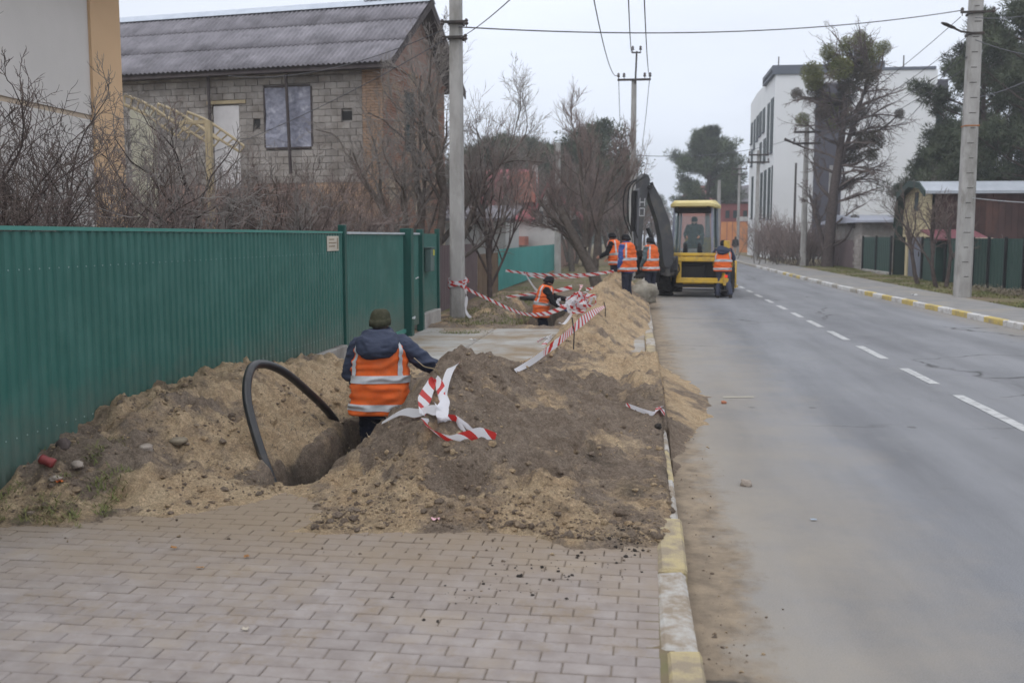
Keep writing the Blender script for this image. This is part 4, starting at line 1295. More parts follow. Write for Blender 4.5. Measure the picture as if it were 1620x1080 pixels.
# brickwork below, brick pier at the corner, brick gable: joined courses (a few pixels each)
def brick_field(name, x0, x1, z0, z1, p_of, mat, bw=.25, bhh=.078, parent=bh, seed=5, cut=None, depth=.05, jit=.004):
    r = np.random.default_rng(seed)
    V_ = []; F_ = []; z = z0; j = 0
    while z < z1 - .02:
        x = x0 - (bw / 2 if j % 2 else 0)
        while x < x1:
            a, c_ = max(x, x0) + .006, min(x + bw, x1) - .006
            if c_ - a > .03 and (cut is None or cut((a + c_) / 2, z + bhh / 2)):
                q_ = r.uniform(-jit, jit)
                n0 = len(V_)
                for t in (depth * .5 + q_, -depth * .5):
                    for u_, w_ in ((a, z + .006), (c_, z + .006), (c_, z + bhh - .006), (a, z + bhh - .006)):
                        V_.append(p_of(u_, w_, t))
                F_ += [(n0, n0 + 1, n0 + 2, n0 + 3), (n0, n0 + 4, n0 + 5, n0 + 1), (n0 + 1, n0 + 5, n0 + 6, n0 + 2), (n0 + 2, n0 + 6, n0 + 7, n0 + 3), (n0 + 3, n0 + 7, n0 + 4, n0)]
            x += bw
        z += bhh; j += 1
    o = mesh_obj(name, np.array(V_), F_, mat, parent, local=True); o['kind'] = 'stuff'
    return o
pf = lambda u_, w_, t: (u_, -t + .0, w_)
brick_field('brick', -HL, -2.6, 1.0, zmid, pf, M['red_brick'], seed=6)
brick_field('brick', -2.6, -.62, 1.0, zmid, pf, M['orange_brick'], seed=7)
brick_field('brick', -.62, .012, 1.0, zW, lambda u_, w_, t: (u_, -t - .02, w_), M['orange_brick'], seed=8)
gz = lambda u_, w_: True
zg0 = gab(625, 112)[1]
pg = lambda u_, w_, t: (t - .0, u_, w_)
gw0, gw1 = 1.5, 2.4
cutw = lambda u_, w_: not (gw0 < u_ < gw1 and zE - 2.3 < w_ < zE - .55)
brick_field('brick', .0, gD, 1.0, zE - .02, pg, M['cream_brick'], seed=9, cut=cutw)
mb = MB(); hbx(mb, -.06, -.02, gw0, gw1, zE - 2.3, zE - .55); mb.build('window', M['pane'], bh, local=True)
mb = MB()
for zz in (zE - .02 + .04, zmid - .1):
    mb = MB(); hbx(mb, -.02, .07, -.02, gD + .02, zz - .04, zz + .05)
    mb.build('brick_ledge', M['cream_brick'], bh, local=True)
mb = MB(); mb.prism([(0, zE + .07), (gD, zE + .07), (gD / 2, zR - .05)], lambda u_, w_, t: (t, u_, w_), -.25, -.005); mb.build('gable', M['pink_gable'], bh, local=True)
# door, window film, holes, lintel, poles
mb = MB(); hbx(mb, dx0 + .01, dx1 - .01, -.03, .03, dz0, dz1 - .05); mb.build('door', M['white_door'], bh, local=True)
mb = MB(); hbx(mb, dx0 - .18, dx1 + .25, -.09, -.046, dz1 + .0, dz1 + .10); mb.build('lintel', M['tin_yellow'], bh, local=True)
fm = MB(); N = 26
A, Bz = np.meshgrid(np.linspace(wx0, wx1, N), np.linspace(wz0, wz1, N), indexing='ij')
D = -.035 + (fbm(A * 5 + .8 * Bz, Bz * 1.3, octv=4, s=3) - .5) * .11
v = np.stack([A, D, Bz], -1).reshape(-1, 3)
fm.add(v, [(i * N + j_, (i + 1) * N + j_, (i + 1) * N + j_ + 1, i * N + j_ + 1) for i in range(N - 1) for j_ in range(N - 1)])
wobj = fm.build('window_film', M['film'], bh, smooth=True, local=True)
mb = MB()
for x0, x1, z0, z1 in ((wx0 - .05, wx0, wz0, wz1), (wx1, wx1 + .05, wz0, wz1), (wx0, wx1, wz0 - .05, wz0), (wx0, wx1, wz1, wz1 + .05)):
    hbx(mb, x0, x1, -.06, .02, z0, z1)
mb.build('window_frame', M['dark_wood'], bh, local=True)
mb = MB()
for q_ in opens[2:]: hbx(mb, q_[0], q_[1], .018, .03, q_[2], q_[3])
mb.build('wall_hole', M['bh_black'], bh, local=True)
for (pa, pb) in (((329, 118), (336, 300)), ((452, 118), (460, 275))):
    x0, z1 = fac(*pa, -.3); x1, z0 = fac(*pb, -.3)
    mb = MB(); mb.cyl((x0, -.3, z1), (x1, -.3, z0), .045, .05, 8); mb.build('scaffold_pole', M['dark_wood'], bh, local=True)
# eaves board and soffit
mb = MB(); hbx(mb, -HL - .3, .52, EV_OFF + .02, EV_OFF + .06, zE - .19, zE + .0); mb.build('fascia', M['fascia'], bh, local=True)
mb = MB(); hbx(mb, -HL - .3, .50, EV_OFF + .065, -.1, zE - .17, zE - .13); mb.build('soffit', M['dark_wood'], bh, local=True)
# roof: corrugated slate sheets in three courses
ye = EV_OFF - .12; slope = math.atan2(zR - zE, gD / 2 - EV_OFF)
Lr = math.hypot(gD / 2 - ye, (gD / 2 - ye) * math.tan(slope))
ncourse, SW = 3, 1.1
cl = Lr / ncourse + .12
def slate_mesh(w, ln):
    k = int(w / .14) ; xs = np.linspace(-w / 2, w / 2, k * 8 + 1)
    zz = .024 * np.cos(2 * math.pi * (xs + w / 2) / (w / k))
    ys_ = np.array([0, ln * .5, ln])
    v = []
    for dz_ in (0, -.008):
        for y_ in ys_:
            for x_, z_ in zip(xs, zz): v.append((x_, y_, z_ + dz_))
    n_ = len(xs); f = []
    for i in range(2):
        for j_ in range(n_ - 1):
            f.append((i * n_ + j_, i * n_ + j_ + 1, (i + 1) * n_ + j_ + 1, (i + 1) * n_ + j_))
    o3 = 3 * n_
    for j_ in range(n_ - 1): f.append((j_ + 1, j_, o3 + j_, o3 + j_ + 1))
    me = bpy.data.meshes.new('roof_sheet'); me.from_pydata(v, [], f); me.materials.append(M['slate'])
    me.polygons.foreach_set('use_smooth', np.ones(len(f), bool)); return me
sme = slate_mesh(SW + .001, cl)
nsh = int(math.ceil((HL + .9) / SW))
for side in (0, 1):
    for cidx in range(ncourse):
        d0 = cidx * Lr / ncourse
        for k in range(nsh):
            x = .55 - (k + .5) * SW
            if side == 0:
                pos = (x, ye + d0 * math.cos(slope), zE + (EV_OFF - ye) * -math.tan(slope) + .03 + d0 * math.sin(slope) + cidx * .012)
                o = piece('roof_sheet', sme, bh, pos, rot=(slope - .012, 0, 0))
            elif k < 2:
                pos = (x, gD - ye - d0 * math.cos(slope), zE + (EV_OFF - ye) * -math.tan(slope) + .03 + d0 * math.sin(slope) + cidx * .012)
                o = piece('roof_sheet', sme, bh, pos, rot=(slope - .012, 0, math.pi))
mb = MB(); mb.prism([(ye + .1, zE - .05), (gD / 2, zR - .04), (gD - ye - .1, zE - .05), (gD - ye - .1, zE - .12), (gD / 2, zR - .13), (ye + .1, zE - .12)], lambda u_, w_, t: (t, u_, w_), -HL - .3, .5)
mb.build('roof_deck', M['dark_wood'], bh, local=True)
for s_ in (0, 1):
    mb = MB()
    A_ = (ye, zE - .08) if s_ == 0 else (gD - ye, zE - .08)
    mb.prism([A_, (gD / 2, zR - .02), (gD / 2, zR - .24), (A_[0], A_[1] - .2)], lambda u_, w_, t: (t, u_, w_), .502, .545)
    mb.build('barge_board', M['dark_wood'], bh, local=True)
mb = MB(); mb.prism([(gD / 2 - .26, zR - .08), (gD / 2, zR + .14), (gD / 2 + .26, zR - .08), (gD / 2, zR + .10)], lambda u_, w_, t: (t, u_, w_), -HL - .3, .58); mb.build('ridge_cap', M['ridge'], bh, local=True)

# small lean-to with arched canopy between the two houses
cn_ = thing('canopy', tuple(at(260, 300, Y=22) * (1, 1, 0)), 0, 'arched cream metal canopy frame between the orange corner and the block house', 'canopy')
YC = 22.0
up_ = crom([at(197, 150, Y=YC), at(232, 165, Y=YC), at(270, 190, Y=YC), at(300, 212, Y=YC)], 6)
lo_ = crom([at(197, 166, Y=YC), at(226, 179, Y=YC), at(258, 201, Y=YC), at(292, 222, Y=YC)], 6)
for off in (0, 1.6, 3.2):
    mb = MB(); o_ = np.array([0, off, 0])
    mb.tube(up_ + o_, .035, 6); mb.tube(lo_ + o_, .035, 6)
    for i in range(0, len(up_), 2): mb.tube([up_[i] + o_, lo_[min(i, len(lo_) - 1)] + o_], .022, 5)
    mb.build('truss', M['tin_yellow'], cn_)
for px, py in ((325, 192),):
    p = at(px, py, Y=YC); q_ = at(338, 305, Y=YC)
    mb = MB(); mb.box(((p[0] + q_[0]) / 2, YC, (p[2]) / 2), (.13, .13, p[2])); mb.build('post', M['tin_yellow'], cn_)
p0, p1 = at(286, 194, Y=YC), at(330, 192, Y=YC)
mb = MB(); mb.box(((p0[0] + p1[0]) / 2, YC, p0[2]), (abs(p1[0] - p0[0]), .08, .08)); mb.build('beam', M['tin_yellow'], cn_)
p0, p1 = at(196, 172, Y=YC + 3), at(238, 330, Y=YC + 3)
mb = MB(); mb.box(((p0[0] + p1[0]) / 2, YC + 3.4, p0[2] / 2), (p1[0] - p0[0], .2, p0[2])); mb.build('back_wall', M['poly'], cn_)

# =================================================================== POLES
def pole(name, label, x, y, h, w0, w1, bands=(), mat='pole', group=None, square=True, z0=0.0, notch=False):
    t = thing(name, (x, y, z0), 0, label, 'utility pole', group)
    mb = MB()
    n_ = 14
    rings = []
    for i in range(n_):
        q_ = i / (n_ - 1); w = w0 + (w1 - w0) * q_; zz = q_ * h
        c_ = w * .16
        a = w / 2
        rings.append(np.array([(-a + c_, -a), (a - c_, -a), (a, -a + c_), (a, a - c_), (a - c_, a), (-a + c_, a), (-a, a - c_), (-a, -a + c_)]) if square else
                     np.array([(a * math.cos(k), a * math.sin(k)) for k in np.arange(10) * math.tau / 10]))
        rings[-1] = np.concatenate([rings[-1], np.full((len(rings[-1]), 1), zz)], 1)
    mb.loft(rings); mb.build('shaft', M[mat], t, local=True)
    for zz, ln in bands:
        m_ = MB(); m_.bbox((0, 0, zz), (w1 + .07, w1 + .07, .05), .01); m_.cyl((-ln / 2, -w1 / 2 - .05, zz), (ln / 2, -w1 / 2 - .05, zz), .022, n=6)
        m_.build('steel_band', M['iron'], t, local=True)
    if notch:
        m_ = MB()
        for zz in np.arange(.6, h - .3, .42):
            w = w0 + (w1 - w0) * zz / h; m_.box((.0 + rng.uniform(-.03, .03), -w / 2 - .001, zz), (.16 + rng.uniform(-.05, .03), .008, .022))
        m_.build('notch', M['iron'], t, local=True)
    return t
def insul(t, x, y, z, s=1.0):
    m_ = MB(); m_.cyl((x, y, z), (x, y, z + .1 * s), .015 * s, n=6)
    m_.tube([(x, y, z + .08 * s), (x, y, z + .12 * s), (x, y, z + .17 * s), (x, y, z + .2 * s), (x, y, z + .25 * s)], [.05 * s, .065 * s, .04 * s, .06 * s, .03 * s], 8)
    m_.build('insulator', M['ceramic'], t, local=True)
pL = at(724, 505, z=0)
PL_ = pole('utility_pole', 'grey concrete pole wrapped with red and white tape near the green gate', pL[0], pL[1], 7.9, .30, .235)
zband = [at(712, 38, Y=pL[1])[2], at(712, 62, Y=pL[1])[2]]
for zz, ln in zip(zband, (.5, .46)):
    m_ = MB(); m_.bbox((0, 0, zz), (.33, .33, .05), .01); m_.box((0, -.19, zz), (ln, .04, .05)); m_.build('steel_band', M['iron'], PL_, local=True)
    for s_ in (-1, 1): insul(PL_, s_ * ln * .5, -.19, zz - .12, .7)
pR = at(1522, 470, z=0)
PR_ = pole('utility_pole', 'tall grey concrete pole with a street lamp arm on the right grass verge', pR[0], pR[1], 10.6, .43, .32, notch=True)
zl = at(1530, 55, Y=pR[1])[2]; zi = at(1530, 22, Y=pR[1])[2]
m_ = MB(); m_.bbox((0, 0, zl), (.42, .42, .07), .01); m_.tube([(-.1, -.2, zl), (-.45, -.3, zl + .03), (-.75, -.42, zl + .14)], .03, 8); m_.build('lamp_arm', M['iron'], PR_, local=True)
m_ = MB(); m_.tube([(-.62, -.36, zl + .10), (-.7, -.4, zl + .125), (-.95, -.5, zl + .21), (-1.05, -.54, zl + .24)], [.03, .055, .06, .03], 8, ab=(.55, 1.5)); m_.build('lamp_head', M['iron'], PR_, local=True)
m_ = MB(); m_.bbox((0, 0, zi), (.42, .42, .06), .01); m_.box((.0, -.22, zi), (.86, .05, .06)); m_.build('cross_arm', M['iron'], PR_, local=True)
for s_ in (-.42, .42): insul(PR_, s_, -.22, zi - .1, .9)
m_ = MB(); zz = at(1525, 200, Y=pR[1])[2]; m_.bbox((0, 0, zz), (.40, .40, .04), .008); m_.build('rust_band', mk('rust', (.35, .15, .06), rough=.9), PR_, local=True)
pC = (at(1001, 300, Y=41)[0], 41.0)
hC = at(1001, 125, Y=41)[2]
PC_ = pole('utility_pole', 'tall pole with two insulated cross arms rising behind the excavator boom', pC[0], pC[1], hC, .30, .2, square=False)
m_ = MB(); m_.box((0, -.12, hC - .05), (1.32, .07, .08)); m_.build('cross_arm', M['iron'], PC_, local=True)
m_ = MB(); m_.cyl((.05, -.12, hC - .2), (.09, -.12, hC + 1.05), .035, n=6); m_.box((.08, -.12, hC + 1.0), (.36, .05, .05)); m_.build('top_arm', M['iron'], PC_, local=True)
for dx in (-.62, -.4, .42, .63): insul(PC_, dx, -.12, hC - .02, .95)
for dx in (-.07, .24): insul(PC_, dx, -.12, hC + 1.02, .95)
bgp = [(882, 432, 45, 226, 'slim concrete pole among bare bushes left of the pollarded tree', .3, .2),
       (1270, 421, None, 200, 'pale pole with double cross arm in front of the white building', .34, .24),
       (1310, 418, None, 262, 'thin grey pole standing beside the trunk of the mistletoe tree', .3, .2),
       (1167, 392, 105, 262, 'thin pole with cross arms at the end of the street by the red house', .3, .2),
       (1136, 380, 88, 285, 'concrete pole just behind the excavator cab roof', .34, .26),
       (1196, 400, 78, 238, 'pale pole with cross arms before the window side of the white building', .32, .22),
       (1256, 372, 76, 258, 'dark slim pole close to the white building front', .18, .13)]
PBG = {}
for px, py, Yd, top, lab, w0, w1 in bgp:
    p = at(px, py, z=0) if Yd is None else at(px, py, Y=Yd)
    hh = at(px, top, Y=p[1])[2]
    t = pole('utility_pole', lab, p[0], p[1], hh, w0, w1, mat='pole' if px != 1256 else 'iron')
    PBG[px] = (t, p, hh)
    if px in (1270, 1167, 1196):
        for dz_, ln in ((-.35, 1.5), (-1.0 if px == 1270 else -.9, 1.6)):
            m_ = MB(); m_.box((0, -.16, hh + dz_), (ln, .1, .12)); m_.build('cross_arm', M['iron'], t, local=True)
            for s_ in (-.45, .45): insul(t, s_ * ln, -.16, hh + dz_, 1.2)
    if px == 1270:
        m_ = MB(); m_.tube([(0, -.1, hh - 1.3), (-.7, -.2, hh - 1.0), (-1.3, -.3, hh - .75)], [.05, .05, .09], 6); m_.build('lamp_arm', M['iron'], t, local=True)

# =================================================================== WIRES
def wire(label, a, b_, sag, r, mat='wire', name='overhead_wire', group=None):
    a, b_ = np.array(a, float), np.array(b_, float)
    q_ = np.linspace(0, 1, 22)[:, None]
    P = a + (b_ - a) * q_; P[:, 2] -= sag * 4 * q_[:, 0] * (1 - q_[:, 0])
    mb = MB(); mb.tube(P, r, 5)
    return tag(mb.build(name, M[mat], None, smooth=True), label, 'wire', group)
zzL = at(726, 43, Y=pL[1] - .2)
wire('long wire crossing the sky from the left pole to the right pole', zzL, (pR[0] - .42, pR[1] - .22, zi + .05), .32, .014)
wire('wire running from the left pole up out of the picture', at(728, 60, Y=pL[1]), at(830, -22, Y=12), .05, .008)
wire('upper house drop wire from the left pole to the slate roof corner', at(700, 48, Y=pL[1]), hl2w(-4.5, -.7, zE - .25), .35, .009)
wire('lower house drop wire sloping across the block facade behind the bare tree', at(702, 64, Y=pL[1]), hl2w(-9, -.75, zE - 3.2), .45, .009)
G3 = 'street wires running to the tall insulated pole'
for a, b_, sg in (((938, -8, 17), (-.62,), .5), ((994, -8, 17), (-.07,), .5), ((1019, -8, 17), (.63,), .5)):
    dx = b_[0]
    wire(['leftmost of three thin wires', 'middle one of three thin wires', 'rightmost of three thin wires'][(938, 994, 1019).index(a[0])] + ' running down to the tall insulated pole', at(a[0], a[1], Y=a[2]), (pC[0] + dx, pC[1] - .12, hC + (1.2 if dx == -.07 else .18)), sg, .011, group=G3)
G4 = 'street wires beyond the tall pole'
for dx in (-.62, .63):
    wire(['left', 'right'][dx > 0] + ' hand wire continuing from the tall insulated pole down the street', (pC[0] + dx, pC[1] - .12, hC + .18), (dx - 1.0, 95, 8.6), 1.4, .014, group=G4)
w_t, w_p, w_h = PBG[1270]
G5 = 'wires between the right hand poles'
for k_, (dx, dz_, off) in enumerate(((-.5, -.3, -.42), (.5, -.3, .42), (-.6, -.9, -.2), (.6, -.9, .2))):
    wire(['upper left', 'upper right', 'lower left', 'lower right'][k_] + ' wire between lamp pole and pale double arm pole', (pR[0] + off, pR[1] - .1, zi - .1 - (1.1 if k_ > 1 else 0)), (w_p[0] + dx, w_p[1], w_h + dz_), .45, .011, group=G5)
for k_, (py, pyb) in enumerate(((28, 12), (62, 95))):
    wire(['wire leaving the lamp pole top towards the upper right corner', 'slack wire leaving the lamp pole past the pine crown'][k_], at(1540, py, Y=pR[1]), at(1690, pyb, Y=24), .1, .011)
wire('black cable slung from the lamp pole down to the white building', at(1525, 70, Y=pR[1]), at(1395, 205, Y=74), .8, .014)
wire('cable stretched from the lamp pole into the dark pine foliage', at(1522, 158, Y=pR[1]), at(1640, 120, Y=34), .12, .016)
wire('pale cable stretched along the dark red barn wall', at(1528, 312, Y=pR[1]), at(1660, 322, Y=28), .03, .012, 'steel')
wire('distant wire crossing between the tall pole and the white building', at(1003, 246, Y=42), at(1290, 205, Y=72), .6, .014)

# =================================================================== WHITE MODERN BUILDING
YB = 80.0
WC = at(1225, 200, Y=YB)
wb = thing('building', (WC[0], YB, 0), 0, 'white modern four storey building with dark vertical panel and narrow windows', 'building')
zT = at(1225, 115, Y=YB)[2]
xr = at(1480, 200, Y=YB)[0]
YBk = at(1187, 200, X=WC[0])[1]
zT2 = at(1187, 166, X=WC[0])[2]
mb = MB(); mb.prism([(YB, 0), (YBk, 0), (YBk, zT2), (YB + (YBk - YB) * .72, zT2 + .3), (YB, zT)], lambda u_, w_, t: (t, u_, w_), WC[0], xr); mb.build('wall', M['white_wall'], wb)
p0, p1 = at(1291, 137, Y=YB), at(1328, 352, Y=YB)
mb = MB(); mb.box(((p0[0] + p1[0]) / 2, YB - .06, p0[2] / 2 + .2), (p1[0] - p0[0], .2, p0[2])); mb.build('dark_panel', M['dark_panel'], wb)
p0, p1 = at(1222, 104, Y=YB), at(1337, 116, Y=YB)
mb = MB(); mb.box(((p0[0] + p1[0]) / 2, YB + 3, (p0[2] + p1[2]) / 2), (p1[0] - p0[0], 6.3, p0[2] - p1[2])); mb.build('parapet', M['parapet'], wb)
p1 = at(1481, 104, Y=YB)
mb = MB(); mb.box(((p0[0] + p1[0]) / 2, YB + 3, zT + .12), (p1[0] - p0[0], 6.2, .2)); mb.build('roof_edge', M['parapet'], wb)
p2 = at(1362, 92, Y=YB); p3 = at(1410, 103, Y=YB)
mb = MB(); mb.box(((p2[0] + p3[0]) / 2, YB + 4, (zT + p2[2]) / 2 + .1), (p3[0] - p2[0], 4, p2[2] - zT)); mb.build('roof_box', M['parapet'], wb)
for px, py in ((1232, 90), (1430, 88)):
    a = at(px, py, Y=YB + 1); mb = MB(); mb.cyl((a[0], YB + 1, zT), (a[0], YB + 1, a[2]), .05, n=5); mb.build('mast', M['iron'], wb)
mb = MB()
# facade panel joints, recessed trim proud of the wall
a, c_ = at(1481, 125, Y=YB), at(1500, 163, Y=YB)
mb = MB(); mb.box(((a[0] + c_[0]) / 2, YB + 3, (a[2] + c_[2]) / 2), (c_[0] - a[0], 5.6, a[2] - c_[2])); mb.build('balcony', M['dark_panel'], wb)
a, c_ = at(1481, 165, Y=YB), at(1499, 330, Y=YB)
mb = MB(); mb.box(((a[0] + c_[0]) / 2, YB + 3.4, a[2] / 2), (c_[0] - a[0], 4.6, a[2])); mb.build('side_wing', M['white_wall'], wb)
for py0, py1 in ((166, 200), (215, 250), (265, 300)):
    a, c_ = at(1482, py0, Y=YB), at(1496, py1, Y=YB)
    mb = MB(); mb.box(((a[0] + c_[0]) / 2, YB + 1.06, (a[2] + c_[2]) / 2), (c_[0] - a[0], .1, a[2] - c_[2])); mb.build('window', M['pane'], wb)
wins = [(1188.5, 1191, 195, 227), (1192.8, 1195, 190, 235), (1197, 1200, 184, 222), (1201.5, 1205, 178, 214), (1207, 1210.5, 172, 208), (1214, 1217.2, 165, 243), (1219.5, 1223.5, 157, 240),
        (1188.5, 1191, 237, 262), (1202, 1205, 226, 256), (1208, 1211.5, 220, 256),
        (1189, 1191.5, 280, 345), (1197, 1200, 276, 345), (1203, 1206, 274, 345), (1208.5, 1212, 270, 345), (1215, 1218.2, 266, 346), (1220.5, 1225, 262, 346)]
for x0, x1, y0, y1 in wins:
    a, c_ = at(x0, (y0 + y1) / 2, X=WC[0]), at(min(x1, 1224.6), (y0 + y1) / 2, X=WC[0])
    zt = at((x0 + x1) / 2, y0, X=WC[0])[2]; zb_ = at((x0 + x1) / 2, y1, X=WC[0])[2]
    ya, yb = sorted((a[1], c_[1])); ya = max(ya, YB + .15)
    mb = MB(); mb.box((WC[0] - .02, (ya + yb) / 2, (zt + zb_) / 2), (.07, yb - ya, zt - zb_)); wo = mb.build('window', M['pane'], wb)
    mb = MB(); mb.box((WC[0] - .05, (ya + yb) / 2, zb_ - .06), (.18, yb - ya + .1, .1)); mb.build('sill', M['parapet'], wo)
# =================================================================== RIGHT SIDE: shed, wall, barn, fences
ls = thing('shed', (13, 60, 0), 0, 'low grey block shed with a pale lilac roof before the white building', 'shed')
a, c_ = at(1262, 352, Y=62), at(1408, 352, Y=56)
xs0, xs1 = 11.9, 17.5
brk = at(1330, 362, Y=57)
mb = MB(); mb.box((14.7, 61.0, 1.25), (5.6, 10.0, 2.5)); mb.build('wall', M['mortar'], ls)
mb = MB(); mb.prism([(55.4, 2.5), (66.6, 2.5), (66.6, 2.62), (61, 3.0), (55.4, 2.62)], lambda u_, w_, t: (t, u_, w_), 11.5, 17.9); mb.build('roof', M['lilac_roof'], ls)
flat_fence('fence', 'maroon sheet fence behind the mistletoe tree trunk', 11.55, 56.2, 11.5, 63.5, .05, 1.55, 1.2, M['brown_sheet'], M['brown_sheet'], rib=.25, posts=False)
wl_ = thing('wall', (11.6, 54.7, 0), 0, 'grey block wall between the maroon sheets and the green fence', 'wall')
for j in range(9):
    for i in range(5):
        mb = MB(); mb.bbox((11.6, 53.4 + i * .55 + (.27 if j % 2 else 0), .1 + j * .2), (.2, .535, .188), .008); mb.build('block', M['block'], wl_)
xf = lambda y: np.interp(y, [30, 53.3], [11.75, 11.27])
flat_fence('fence', 'short green sheet fence left of the cream barn', xf(52.6), 52.6, xf(47.3), 47.3, .12, 1.72, 1.3, M['rightgreen'], M['black_post'], rib=.3, post_every=2)
for i, yy in enumerate((49.9,)):
    mb = MB(); mb.bbox((xf(yy) - .02, yy, .05), (.25, 5.2, .16), .02); tag(mb.build('fence_footing', M['concrete']), 'pale concrete footing under the short green fence left of the barn', 'footing')
flat_fence('fence', 'long dark green sheet fence with black posts right of the barn', xf(42.6), 42.6, xf(23), 23, .06, 1.68, 1.5, M['rightgreen'], M['black_post'], rib=.3, post_every=1)
# the barn
YF = 43.0
bn = thing('barn', (xf(45), 45, 0), 0, 'cream sided barn with silver tin roof and dark red side wall', 'barn')
bx0 = 11.85
zpk = at(1423, 293, X=bx0)[2]; ypk = at(1423, 293, X=bx0)[1]
zev = at(1452, 308, X=bx0)[2]
yA, yB_ = 43.0, 47.3
yM = (yA + yB_) / 2
k = 14
for i in range(k):                                       # horizontal cream boards
    z0 = 1.72 + i * (zev + .4 - 1.72) / k; z1 = 1.72 + (i + 1) * (zev + .4 - 1.72) / k
    shrink = max(0, (z1 - zev) * 1.1)
    mb = MB(); mb.bbox((bx0, yM, (z0 + z1) / 2), (.05, yB_ - yA - 2 * shrink - .05, z1 - z0 - .012), .006); mb.build('board', M['barn_yellow'], bn)
mb = MB(); mb.bbox((bx0 - .01, yM, .86), (.06, 1.9, 1.7), .01); dd = mb.build('door', M['steel_door'], bn)
mb = MB(); mb.cyl((bx0 - .06, yM - .75, .9), (bx0 - .06, yM - .75, 1.1), .025, n=6); mb.build('handle', M['iron'], dd)
for yy in (yM - 1.25, yM + 1.25):
    mb = MB(); mb.bbox((bx0 - .02, yy, .86), (.09, .36, 1.72), .01); mb.build('door_frame', M['barn_yellow'], bn)
mb = MB(); mb.bbox((bx0 - .035, yM, zev - .3), (.03, .55, .8), .01); mb.build('window', M['pane'], bn)
prof = [(yA - .35, zev + .06), (yA + .55, zev + .44), (yM, zpk), (yB_ - .3, zev + .15), (yB_ + .12, zev - 1.2)]
thk = .12
for i in range(4):
    a, c_ = prof[i], prof[i + 1]
    mb = MB(); mb.prism([a, c_, (c_[0], c_[1] - thk), (a[0], a[1] - thk)], lambda u_, w_, t: (t, u_, w_), bx0 - .35, bx0 + 7.2)
    mb.build('roof', M['silver_roof'] if i < 2 else M['barn_green'], bn)
    mb = MB(); mb.prism([(a[0], a[1] + .02), (c_[0], c_[1] + .02), (c_[0], c_[1] - .24), (a[0], a[1] - .24)], lambda u_, w_, t: (t, u_, w_), bx0 - .42, bx0 - .353)
    mb.build('barge_board', M['barn_green'], bn)
mb = MB(); mb.box((bx0 - .1, yB_ + .16, 1.45), (.45, .25, 2.9)); mb.build('corner_board', M['barn_green'], bn)
mb = MB()
for i in range(28):
    x0 = bx0 + .12 + i * .25
    b2 = MB(); b2.bbox((x0 + .125, yA, (zev + .05) / 2), (.242, .06, zev + .05), .006); b2.build('plank', M['barn_red'], bn)
mb = MB(); mb.box((bx0 + 3.6, yM + .1, 1.4), (6.9, yB_ - yA - .3, 2.75)); mb.build('core_wall', M['barn_red'], bn)
# second dark red shed further right with a tan roof
s2 = thing('shed', (21, 43.5, 0), 0, 'dark red plank shed with tan roof right of the lamp pole', 'shed')
for i in range(36):
    b2 = MB(); b2.bbox((bx0 + 7.4 + i * .25, 42.6, 1.7), (.243, .06, 3.4), .006); b2.build('plank', M['barn_red'], s2)
mb = MB(); mb.box((bx0 + 11.9, 44.6, 1.6), (8.9, 3.8, 3.2)); mb.build('core_wall', M['barn_red'], s2)
mb = MB(); mb.prism([(42.1, 3.42), (44.6, 3.95), (47, 3.42), (47, 3.3), (44.6, 3.83), (42.1, 3.3)], lambda u_, w_, t: (t, u_, w_), bx0 + 7.25, bx0 + 17); mb.build('roof', M['tan_roof'], s2)
mb = MB(); mb.box((bx0 + 11.5, 42.2, 2.25), (6.5, .1, .16)); mb.build('gutter', M['grey_roof'], s2)
lt = thing('lean_to', (14.5, 40.0, 0), 0, 'little lean-to with dull red tin roof behind the dark green fence', 'lean-to')
zr0 = at(1500, 378, Y=40)[2]; zr1 = at(1500, 363, Y=41.5)[2]
xa, xb = at(1474, 370, Y=40)[0], at(1560, 370, Y=40)[0]
mb = MB(); mb.prism([(39.4, zr0), (41.6, zr1), (41.6, zr1 - .06), (39.4, zr0 - .06)], lambda u_, w_, t: (t, u_, w_), xa, xb); mb.build('roof', mk('maroon_tin', (.13, .035, .045), (.17, .05, .06), 2, rough=.6), lt)
mb = MB(); mb.box(((xa + xb) / 2, 40.7, (zr0 - .1) / 2), (xb - xa - .3, 1.6, zr0 - .1)); mb.build('wall', M['rightgreen'], lt)
xa, xb = at(1534, 374, Y=39.2)[0], at(1571, 374, Y=39.2)[0]
mb = MB(); mb.bbox(((xa + xb) / 2, 39.2, zr0 - .03), (xb - xa, .25, .16), .04); mb.build('foam_edge', M['kerb_white'], lt)

# =================================================================== FAR LEFT: red roofed house; end of street houses
rh = thing('house', tuple(at(815, 400, Y=58) * (1, 1, 0)), 0, 'pale house with red tin roof and pink brick dormer behind bare trees', 'house')
YH = 58.0
def rbox(name, px0, px1, py0, py1, dep, mat, Yf=YH, parent=rh, tozero=False):
    a, c_ = at(px0, py0, Y=Yf), at(px1, py1, Y=Yf)
    z0 = 0 if tozero else c_[2]
    mb = MB(); mb.box(((a[0] + c_[0]) / 2, Yf + dep / 2, (a[2] + z0) / 2), (c_[0] - a[0], dep, a[2] - z0)); return mb.build(name, mat, parent)
rbox('wall', 742, 892, 345, 420, 6, M['far_white'], tozero=True)
a, c_, e_ = at(770, 345, Y=YH - .3), at(846, 345, Y=YH - .3), at(808, 262, Y=YH + 3)
mb = MB(); P = [at(744, 347, Y=YH - .4), at(848, 347, Y=YH - .4), at(842, 268, Y=YH + 3), at(770, 268, Y=YH + 3)]
mb.loft([np.array(P), np.array(P) + (0, .3, -.12)]); mb.build('roof', M['red_roof'], rh)
g0 = rbox('dormer', 806, 846, 272, 320, 2.2, M['pink_wall'], Yf=YH + .2)
